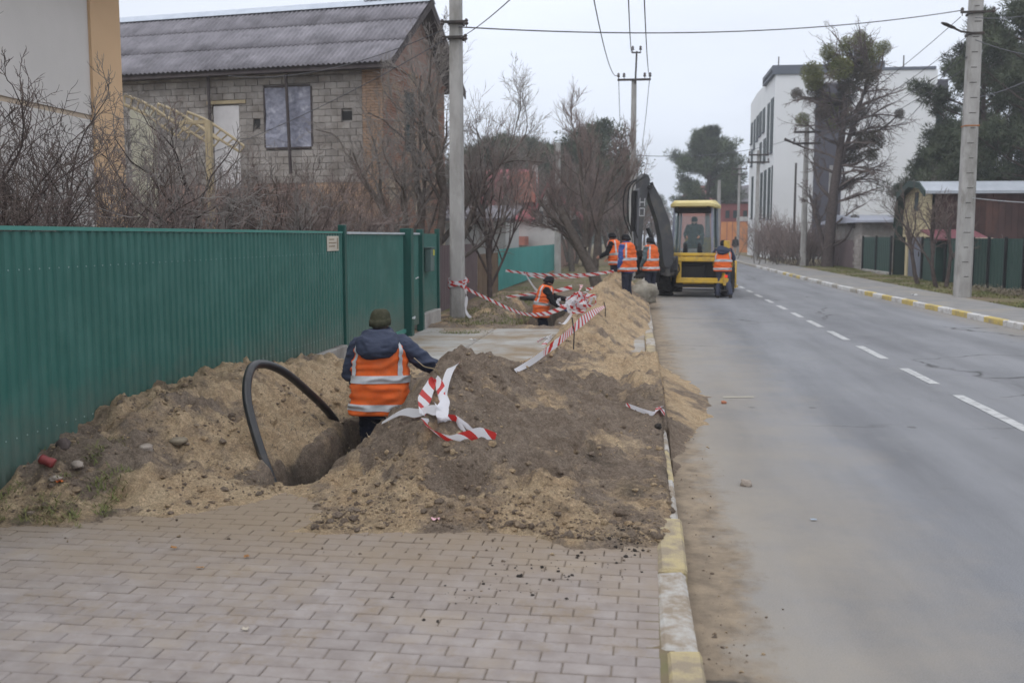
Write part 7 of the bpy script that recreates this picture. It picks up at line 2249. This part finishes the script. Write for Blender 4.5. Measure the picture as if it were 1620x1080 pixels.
# swing carriage
SX, SY, SZ = -.66, -.50, .80
q_ = MB(); q_.bbox((SX, -.34, .98), (.56, .12, .56), .03); L_(q_, 'carriage', 'bh_grey')
q_ = MB(); q_.cyl((SX, SY, .66), (SX, SY, 1.26), .13, n=14); q_.bbox((SX, SY + .05, .74), (.42, .3, .12), .03); q_.bbox((SX, SY + .05, 1.18), (.42, .3, .12), .03); L_(q_, 'kingpost', 'bh_grey')
for sg in (-1, 1):
    q_ = MB(); q_.cyl((SX + sg * .22, -.32, .8), (SX + sg * .13, -.62, .82), .065, n=10); L_(q_, 'swing_cylinder', 'bh_black')
    q_ = MB(); q_.tube(crom([(SX + sg * .3, -.3, 1.0), (SX + sg * .34, -.5, .8), (SX + sg * .2, -.6, .72), (SX + sg * .28, -.35, .70)], 4), .022, 6); L_(q_, 'hose', 'bh_black')
# boom and dipper in one upright plane turned to the left and towards the camera
sw = norm(np.array([-.80, -.60, 0])); sn = np.array([sw[1], -sw[0], 0]) * -1
O_ = np.array([SX, SY - .05, 0])
def pl(u, z, t_=0): return O_ + sw * u + np.array([0, 0, z]) + sn * t_
boom_o = [(.02, .92), (-.12, 1.05), (-.13, 1.32), (-.10, 1.75), (.03, 2.3), (.31, 2.95), (.56, 3.34), (.68, 3.38), (.76, 3.28), (.66, 2.9), (.44, 2.35), (.30, 1.8), (.24, 1.30), (.20, 1.05), (.14, .92)]
q_ = MB(); q_.prism(boom_o, lambda u, w, t_: pl(u, w, t_), -.13, .13); boom = L_(q_, 'boom', 'bh_grey')
q_ = MB()
for t_ in (-.15, .135): q_.prism([(-.1, 1.3), (.0, 1.9), (.14, 2.3), (.34, 2.3), (.24, 1.8), (.2, 1.3)], lambda u, w, tt: pl(u, w, tt), t_, t_ + .015)
q_ = MB(); q_.cyl(pl(.72, 3.3, -.2), pl(.72, 3.3, .2), .07, n=10); L_(q_, 'pivot_pin', 'bh_black', boom)
q_ = MB(); q_.cyl(pl(.32, 1.25), pl(.70, 2.1), .06, n=10); c_ = L_(q_, 'boom_cylinder', 'bh_black', boom); 
dip_o = [(.70, 3.52), (.76, 3.66), (.90, 3.70), (1.0, 3.58), (1.06, 3.2), (1.09, 2.6), (1.11, 1.9), (1.09, 1.42), (1.01, 1.36), (.95, 1.46), (.93, 1.9), (.88, 2.6), (.76, 3.2)]
q_ = MB(); q_.prism(dip_o, lambda u, w, t_: pl(u, w, t_ - .0), -.13, .13); dip = L_(q_, 'dipper', 'bh_grey')
q_ = MB(); q_.prism([(1.03, 3.3), (1.10, 3.2), (1.14, 1.6), (1.09, 1.5)], lambda u, w, t_: pl(u, w, t_), -.14, .14); L_(q_, 'dipper_face', mk('dipper_face', (.085, .085, .092), (.115, .115, .122), 3, rough=.5), dip)
q_ = MB(); q_.cyl(pl(.60, 3.45), pl(.30, 2.65), .055, n=10); L_(q_, 'dipper_cylinder', 'bh_black', dip)
q_ = MB(); q_.cyl(pl(1.16, 3.2, .0), pl(1.2, 2.0, .0), .07, n=10); cyl_ = L_(q_, 'bucket_cylinder', 'bh_black', dip)
q_ = MB(); q_.cyl(pl(1.2, 2.0, .0), pl(1.16, 1.5, .0), .035, n=8); L_(q_, 'rod', 'chrome', cyl_)
for t_, wv in ((-.16, .10), (-.2, .2), (.14, .15)):
    q_ = MB(); q_.tube(crom([pl(.85, 3.62, t_ * .8), pl(1.12 + wv, 3.3, t_ * 1.1), pl(1.16 + wv, 2.5, t_ * 1.3), pl(1.1, 1.8, t_)], 6), .02, 6); L_(q_, 'hose', 'bh_black', dip)
bk = [(1.02, 1.44), (.84, 1.40), (.62, 1.15), (.58, .86), (.70, .66), (.90, .62), (.97, .66), (.75, .76), (.70, .95), (.78, 1.15), (.98, 1.26)]
q_ = MB(); q_.prism(bk, lambda u, w, t_: pl(u, w, t_), -.30, .30)
for tt in (-.25, -.08, .08, .25): q_.box(pl(.98, .62, tt), (.06, .08, .06))
for tt in (-.30, .275): q_.prism([(1.0, 1.4), (.84, 1.38), (.64, 1.12), (.60, .86), (.72, .66), (.92, .64)], lambda u, w, t2: pl(u, w, t2), tt, tt + .025)
L_(q_, 'bucket', 'bh_black')
q_ = MB()                                                # white maker's marks on the dipper: two block characters
def onface(t_, z): 
    return pl(.95 + .04 * (3.0 - z) + t_, z, .137)
def stroke(t0, z0, t1, z1, w=.03):
    d = np.array([t1 - t0, z1 - z0]); d = d / np.linalg.norm(d); n2 = np.array([-d[1], d[0]]) * w / 2
    P = [(t0 + n2[0], z0 + n2[1]), (t0 - n2[0], z0 - n2[1]), (t1 - n2[0], z1 - n2[1]), (t1 + n2[0], z1 + n2[1])]
    q_.quad(*[onface(a, b_) for a, b_ in P])
for s in ((-.08, 2.98, -.08, 2.74), (.08, 2.98, .08, 2.74), (-.08, 2.86, .08, 2.86), (-.08, 2.68, -.08, 2.46), (.08, 2.68, .08, 2.46), (-.08, 2.46, .08, 2.46), (-.08, 2.68, .08, 2.68)): stroke(*s)
L_(q_, 'lettering', 'decal', dip)

# ---- driver on the rear-turned seat
dm = MW[ex.name]
dl = dm @ Vector((0, .52, 0))
person('driver in dark clothes and black hat sitting in the excavator cab', (dl[0], dl[1], ROAD_Z + .72), BR + math.pi,
       Pose(lean=6, pelvis=(0, 0, .98), head=(0, -6), arms={'L': ((-.08, .12, -.25), (.06, .24, -.05)), 'R': ((.08, .12, -.25), (-.06, .24, -.05))}, legs={'L': ((-.12, .40, -.05), (-.02, .08, -.41)), 'R': ((.12, .40, -.05), (.02, .08, -.41))}),
       h=1.72, jacket='olive_cloth', trousers='black_cloth', hat='black_cloth', seed=61, detail=.85)
# =================================================================== PIPE, TAPES, LITTER
def zup(p, dz=.0):
    p = np.array(p, float)
    return np.array([p[0], p[1], sz(p[0], p[1]) + dz])
# black polyethylene pipe arching out of the trench
Pp = [at(450, 812, Y=6.95), at(437, 778, Y=7.0), at(410, 705, Y=7.12), at(391, 632, Y=7.3), at(396, 585, Y=7.5), at(418, 576, Y=7.75), at(452, 590, Y=8.05), at(490, 622, Y=8.4), at(520, 652, Y=8.75), at(548, 690, Y=9.05)]
mb = MB(); mb.tube(crom(Pp, 8), .036, 16)
tag(mb.build('black_pipe', M['black_pipe'], None, smooth=True), 'black plastic water pipe arching up out of the near trench', 'pipe')
mb = MB(); a = at(822, 475, z=.06); mb.tube([zup(a, .09), zup(a, .09) + np.array([.5, .12, .0])], .07, 12)
tag(mb.build('pipe_offcut', M['black_pipe'], None, smooth=True), 'short black pipe end lying beside the far trench', 'pipe')

m, n, l, b = node_mat('barrier_tape')
b.inputs['Roughness'].default_value = .45
uv = n.new('ShaderNodeUVMap')
s2_ = n.new('ShaderNodeSeparateXYZ'); l.new(uv.outputs[0], s2_.inputs[0])
dg_ = math_('ADD', s2_.outputs[0], math_('MULTIPLY', s2_.outputs[1], .55))
fr = math_('FRACT', dg_)
st_ = math_('GREATER_THAN', fr, .56)
pv_ = n.new('ShaderNodeAttribute'); pv_.attribute_name = 'plain'
st_ = math_('MULTIPLY', st_, math_('SUBTRACT', 1.0, pv_.outputs['Fac']))
tcol = mixc(st_, (.80, .79, .82), (.60, .04, .035))
l.new(tcol, b.inputs['Base Color'])
trl = n.new('ShaderNodeBsdfTranslucent'); l.new(tcol, trl.inputs['Color'])     # thin film lets light through
msh = n.new('ShaderNodeMixShader'); msh.inputs[0].default_value = .42
out_ = [q for q in n if q.type == 'OUTPUT_MATERIAL'][0]
l.new(b.outputs[0], msh.inputs[1]); l.new(trl.outputs[0], msh.inputs[2]); l.new(msh.outputs[0], out_.inputs['Surface'])
b.inputs['Transmission Weight'].default_value = 0.0
M['tape'] = m

def ribbon_into(acc, P, w, twist=0.0, rep=.16, plain=None, up0=None, wob=0.0, r=None, flat=None):
    """tape strip along P; twist in turns; plain: list of (from, to) fractions shown unprinted"""
    P = crom(P, 7); k = len(P)
    if r is not None and wob: P = P + r.normal(0, wob, P.shape)
    t = np.gradient(P, axis=0); t = norm(t)
    s_ = np.concatenate([[0], np.cumsum(np.linalg.norm(np.diff(P, axis=0), axis=1))])
    ref = np.array(up0 if up0 is not None else (0, 0, 1), float)
    n0 = sum(len(q) for q in acc['v'])
    L_, R_ = [], []
    for i in range(k):
        a = norm(ref - t[i] * (ref @ t[i])); c_ = np.cross(t[i], a)
        ang = (twist if np.ndim(twist) == 0 else np.interp(i / (k - 1), np.linspace(0, 1, len(twist)), twist)) * (i / (k - 1) if np.ndim(twist) == 0 else 1) * math.tau
        wd = a * math.cos(ang) + c_ * math.sin(ang)
        ww = w if np.ndim(w) == 0 else np.interp(i / (k - 1), np.linspace(0, 1, len(w)), w)
        L_.append(P[i] - wd * ww / 2); R_.append(P[i] + wd * ww / 2)
    acc['v'].append(np.concatenate([L_, R_]))
    for i in range(k - 1):
        acc['f'].append((n0 + i, n0 + i + 1, n0 + k + i + 1, n0 + k + i))
        acc['uv'] += [(s_[i] / rep, 0), (s_[i + 1] / rep, 0), (s_[i + 1] / rep, 1), (s_[i] / rep, 1)]
    pl_ = np.zeros(2 * k)
    for a, c_ in (plain or []):
        fr_ = np.linspace(0, 1, k); q_ = (fr_ >= a) & (fr_ <= c_); pl_[:k][q_] = 1; pl_[k:][q_] = 1
    acc['p'].append(pl_)

def new_acc(): return dict(v=[], f=[], uv=[], p=[])
def ribbon_build(acc, label, parent=None, name='barrier_tape'):
    me = bpy.data.meshes.new(name); me.from_pydata(np.concatenate(acc['v']).tolist(), [], acc['f'])
    u = me.uv_layers.new(name='UVMap'); u.data.foreach_set('uv', np.array(acc['uv'], np.float32).ravel())
    a = me.attributes.new('plain', 'FLOAT', 'POINT'); a.data.foreach_set('value', np.concatenate(acc['p']).astype(np.float32))
    me.materials.append(M['tape']); me.polygons.foreach_set('use_smooth', np.ones(len(me.polygons), bool))
    o = bpy.data.objects.new(name, me); col.objects.link(o); MW[o.name] = Matrix.Identity(4)
    if parent is None: tag(o, label, 'barrier tape')
    else: o.parent = parent
    return o
rt = np.random.default_rng(5)
def tape(label, P, w=.07, **kw):
    acc = new_acc(); ribbon_into(acc, P, w, r=rt, **kw); return ribbon_build(acc, label)
W = .075
pY = pL[1]
tape('striped tape sagging from the concrete pole to the tape tangle on the mound', [at(722, 447, Y=pY - .17), at(745, 460, Y=20.6), at(775, 474, Y=20.3), at(805, 488, Y=20.0), at(833, 497, Y=19.5), at(862, 496, Y=19.0), at(888, 488, Y=18.7), at(906, 480, Y=18.5)], [W, W, .06, W, .08, .07], twist=[0, .05, .0, .1, .0, .15], rep=.2)
tape('upper striped tape strung behind the trench worker from the verge to the sand mound', [at(800, 428, Y=27), at(840, 433, Y=27), at(885, 435, Y=26.8), at(930, 434, Y=26.5), at(971, 429, Y=26.4)], .07, twist=[0, .1, 0, .05, 0], rep=.24)
tape('second striped tape hanging just below the upper one', [at(826, 432, Y=26), at(850, 438, Y=26), at(885, 440, Y=26), at(920, 437, Y=26), at(960, 431, Y=26)], .07, twist=[0, .1, .2, .1, 0], rep=.26)
tape('white slack tape slanting down behind the trench worker', [at(831, 432, Y=25.5), at(838, 444, Y=24.5), at(848, 458, Y=23.5), at(860, 466, Y=23)], .07, plain=[(0, 1)])
tape('low tape running to the left behind the trench worker', [at(800, 470, Y=22.5), at(822, 467, Y=22.4), at(848, 464, Y=22.2), at(880, 460, Y=22), at(905, 454, Y=21.8)], [.05, .06, .07, .08, .09], twist=[0, .1, .05, 0], rep=.3)
tape('loose tape square on the far mound left of the blue sleeved worker', [at(927, 458, Y=22.5), at(945, 455, Y=22.4), at(955, 452, Y=22.2), at(957, 462, Y=21.6), at(959, 470, Y=21.2), at(950, 477, Y=20.8), at(938, 480, Y=20.6)], .07, twist=[0, .1, 0, .2, 0], plain=[(.2, .9)])
tape('tape dangling down the concrete pole to the ground', [at(735, 450, Y=pY - .25), at(738, 470, Y=pY - .25), at(737, 488, Y=pY - .3), at(742, 500, Y=pY - .4), at(758, 506, Y=pY - .6)], .06, twist=[0, .2, .1, .4, .2], plain=[(.1, .8)])
acc = new_acc()
for k in range(3):
    zz = at(724, 447 + k * 4 - 4, Y=pY)[2]
    ring = [(pL[0] + .2 * math.cos(a), pY + .2 * math.sin(a), zz + .05 * math.sin(a + k)) for a in np.linspace(0, math.tau, 14)]
    ribbon_into(acc, ring, .07, rep=.2)
ribbon_into(acc, [at(732, 447, Y=pY - .2), at(738, 441, Y=pY - .3), at(741, 447, Y=pY - .3)], .05)
ribbon_build(acc, 'knotted tape wound round the left concrete pole')
# tangle on the ridge
acc = new_acc()
tc_ = at(914, 480, Y=18.4)
for k in range(13):
    c_ = tc_ + np.array([rt.normal(0, .10), rt.normal(0, .22), rt.normal(.0, .07)])
    a0 = rt.uniform(0, 6.28); ra = rt.uniform(.06, .19); rb = rt.uniform(.05, .15)
    P = [c_ + np.array([ra * math.cos(a0 + q), .25 * ra * math.sin(2 * q + k), rb * math.sin(a0 + q) + .02 * math.sin(3 * q)]) for q in np.linspace(0, rt.uniform(4, 6.5), 8)]
    ribbon_into(acc, P, rt.uniform(.045, .08), twist=rt.uniform(-.6, .6), rep=.2, plain=[(0, rt.uniform(0, .6))], r=rt, wob=.004)
ribbon_into(acc, [at(911, 478, Y=18.4), at(914, 466, Y=18.3), at(920, 452, Y=19.0), at(914, 450, Y=19.5)], .06, twist=.3, rep=.2)
ribbon_into(acc, [at(908, 488, Y=18.3), at(902, 500, Y=17.9), at(892, 512, Y=17.4), at(884, 510, Y=17.3)], .05, twist=.3, plain=[(0, 1)])
ribbon_build(acc, 'tangled heap of red and white tape on top of the mound behind the driveway')
tape('wide striped tape stretched slantwise down the mound from a rod across the driveway', [soil_pt(957, 493, .10), soil_pt(940, 505, .12), soil_pt(921, 521, .13), soil_pt(906, 536, .14), soil_pt(886, 552, .12), soil_pt(862, 568, .09), soil_pt(838, 582, .05), soil_pt(815, 590, .02)], [.05, .10, .14, .11, .11, .085, .06, .04], twist=[.18, .1, .03, .0, .0, .05, .12], rep=.24, plain=[(.72, 1)])
tape('crumpled white tape by the driveway edge beside the mound', [soil_pt(850, 545, .03), soil_pt(862, 538, .05), soil_pt(872, 535, .05), soil_pt(866, 543, .03), soil_pt(856, 549, .02)], .06, twist=.8, plain=[(.2, .8)])
# knotted tape on the near mound
acc = new_acc()
RP = .2
ribbon_into(acc, [soil_pt(726, 578, .02), soil_pt(714, 590, .04), soil_pt(706, 612, .05), soil_pt(701, 640, .06), soil_pt(703, 655, .08)], [.05, .07, .06, .055, .06], twist=[.15, .02, .0, -.03, .0], rep=RP, plain=[(.12, 1)], up0=(1, .2, 0))
ribbon_into(acc, [soil_pt(702, 640, .07), soil_pt(704, 656, .09), soil_pt(695, 668, .08), soil_pt(680, 660, .06), soil_pt(660, 664, .05), soil_pt(636, 662, .05), soil_pt(604, 675, .03)], [.05, .07, .09, .08, .075, .07, .02], twist=[.25, .22, .16, .13, .10, .13, .1], rep=RP, plain=[(0, 1)])
ribbon_into(acc, [soil_pt(668, 662, .03), soil_pt(672, 645, .07), soil_pt(682, 626, .09), soil_pt(690, 617, .09), soil_pt(697, 630, .08), soil_pt(700, 648, .06)], [.05, .10, .08, .05, .07, .05], twist=[.1, .04, .0, .15, .05, .1], rep=RP, up0=(1, 0, 0))
ribbon_into(acc, [soil_pt(672, 670, .04), soil_pt(680, 683, .03), soil_pt(692, 694, .03), soil_pt(712, 700, .03), soil_pt(735, 697, .03), soil_pt(758, 695, .035), soil_pt(784, 699, .03)], [.08, .08, .07, .05, .07, .10, .07], twist=[.2, .16, .1, .08, .0, .0, .02], rep=RP)
ribbon_into(acc, [soil_pt(702, 668, .03), soil_pt(720, 672, .04), soil_pt(738, 681, .03), soil_pt(757, 688, .02)], [.05, .07, .05, .05], twist=[.0, .1, .0, .2], rep=RP, plain=[(.45, 1)])
ribbon_into(acc, [soil_pt(722, 672, .03), soil_pt(732, 682, .02), soil_pt(737, 688, .015)], [.05, .045, .02], rep=RP, plain=[(0, 1)])
ribbon_into(acc, [soil_pt(690, 655, .07), soil_pt(700, 664, .08), soil_pt(698, 676, .05), soil_pt(708, 668, .05)], [.06, .09, .08, .05], twist=[.1, .3, .1, .4], rep=RP, plain=[(0, 1)])
ribbon_build(acc, 'knotted red and white tape loops lying on top of the near mound')
tape('short scrap of striped tape at the kerb on the right flank of the near mound', [soil_pt(990, 641, .01), soil_pt(1005, 648, .015), soil_pt(1022, 655, .02), soil_pt(1036, 657, .02), soil_pt(1044, 650, .04), soil_pt(1049, 658, .02)], [.03, .05, .05, .05, .08, .06], twist=[0, .05, .05, .1, .2, .1], rep=.16, plain=[(.1, .6)])
# rusty rods that hold the tape
for (px, py, Yd, ln, lab) in ((907, 552, 14.3, .42, 'thin rusty rod stuck in the mound holding the slanted tape'), (957, 500, 17.0, .25, 'short rusty rod at the upper end of the slanted tape'), (752, 640, 8.6, .0, '')):
    if not ln: continue
    p = soil_pt(px, py); z_ = p[2]
    mb = MB(); mb.tube([(p[0], p[1], z_ - .1), (p[0] + .01, p[1], z_ + ln * .5), (p[0] - .02, p[1] + .02, z_ + ln)], .009, 6)
    tag(mb.build('iron_rod', M['iron']), lab, 'rod')
# litter
q = soil_pt(75, 742)
can = thing('drink_can', q + (0, 0, .02), R(25), 'crushed red drink can lying on the dark soil at the lower left', 'can')
mb = MB(); d_ = norm(np.array([.8, -.15, -.45])); P = [np.array([-.0, 0, .035]) + d_ * s for s in (-.05, -.045, -.025, .0, .028, .045, .05)]
mb.tube(P, [.024, .033, .035, .030, .034, .033, .025], 14); v = mb.v[0]; v += (fbm(v[:, 0] * 25, v[:, 1] * 25, v[:, 2] * 25, octv=2, s=4) - .5)[:, None] * .012
mb.build('shell', mk('red_can', (.17, .028, .03), (.24, .05, .045), 20, rough=.4, metal=.2), can, True, local=True)
mb = MB(); mb.tube([P[0] - d_ * .001, P[0] - d_ * .004], [.024, .022], 14); mb.build('rim', M['steel'], can, local=True)
def scrap(label, px, py, s, matc, name='paper_scrap', cat='litter', seed=1, z=None):
    r = np.random.default_rng(seed)
    p = soil_pt(px, py) if z is None else at(px, py, z=z)
    g = MB(); N = 5
    A, B2 = np.meshgrid(np.linspace(-1, 1, N), np.linspace(-1, 1, N), indexing='ij')
    v = np.stack([A * s * r.uniform(.8, 1.2), B2 * s * .6 + r.normal(0, s * .1, A.shape), np.abs(r.normal(0, s * .3, A.shape)) + .006], -1).reshape(-1, 3) + p
    g.add(v, [(i * N + j, (i + 1) * N + j, (i + 1) * N + j + 1, i * N + j + 1) for i in range(N - 1) for j in range(N - 1)])
    return tag(g.build(name, matc, smooth=True), label, cat)
scrap('small pink paper scrap at the front foot of the near mound', 689, 823, .028, mk('pink_paper', (.72, .42, .46)), seed=2)
scrap('orange plastic scrap between pale stones at lower left', 97, 764, .03, mk('orange_plastic', (.75, .18, .04)), seed=3)
leafm = mk('dead_leaf', (.36, .16, .05), (.3, .2, .1), 30)
for i, (px, py, lab) in enumerate([(390, 882, 'curled orange leaf on the paving, nearer the mound'), (317, 899, 'reddish leaf on the paving left of the curled orange leaf'), (388, 997, 'pale crumpled paper lump on the paving at bottom left'), (275, 868, 'brown leaf on the dusty paving below the trench end')]):
    scrap(lab, px, py, .017, leafm if i != 2 else mk('paper_lump', (.5, .44, .36)), name='dead_leaf' if i != 2 else 'paper_lump', cat='leaf' if i != 2 else 'litter', seed=20 + i, z=.003)
scrap('white paper scrap on the concrete driveway', 748, 538, .05, mk('white_paper', (.7, .7, .7)), seed=9, z=.008)
scrap('white scrap on the right sidewalk near the grass', 1446, 467, .07, mk('white_paper2', (.7, .7, .7)), seed=10, z=.016)
scrap('flattened clear plastic cap on the road by the kerb', 1287, 823, .02, mk('clear_cap', (.35, .42, .5), rough=.3), seed=12, z=ROAD_Z + .002)
# dry stalk by the worker's arm
mb = MB(); q0 = soil_pt(722, 660); 
mb.tube(crom([at(699, 600, Y=8.4), at(690, 585, Y=8.38), at(672, 580, Y=8.36), at(662, 572, Y=8.36), at(655, 566, Y=8.34)], 4), .004, 5); mb.tube(crom([at(706, 625, Y=8.3), at(699, 603, Y=8.4), at(690, 584, Y=8.4)], 4), .004, 5)
tag(mb.build('dry_stalk', M['dry_grass']), 'dry forked stalk sticking up beside the near worker arm', 'stalk')
# excavated brush heap at the fence on the right
r = np.random.default_rng(44)
C = [(11.1 + r.normal(0, .3), 31.5 + r.normal(0, 1.6), .05) for _ in range(60)]
blades('brush_litter', np.array(C).repeat(14, 0) + r.normal(0, .12, (840, 3)) * (1, 1, .4), .4, M['root'], lean=2.0, w=.012, droop=.6)
# =================================================================== THIN WINTER HAZE
hm_ = bpy.data.materials.new('haze_air'); hm_.use_nodes = True
hn_, hl_k = hm_.node_tree.nodes, hm_.node_tree.links
hn_.clear()
ho_ = hn_.new('ShaderNodeOutputMaterial'); pv = hn_.new('ShaderNodeVolumePrincipled')
pv.inputs['Color'].default_value = (0.93, 0.95, 1.0, 1)
pv.inputs['Density'].default_value = 0.0013
pv.inputs['Anisotropy'].default_value = 0.2
hl_k.new(pv.outputs[0], ho_.inputs['Volume'])
mb = MB(); mb.box((0, 137.5, 8.2), (680, 415, 20.4))
hz = mb.build('haze', hm_); hz['kind'] = 'stuff'
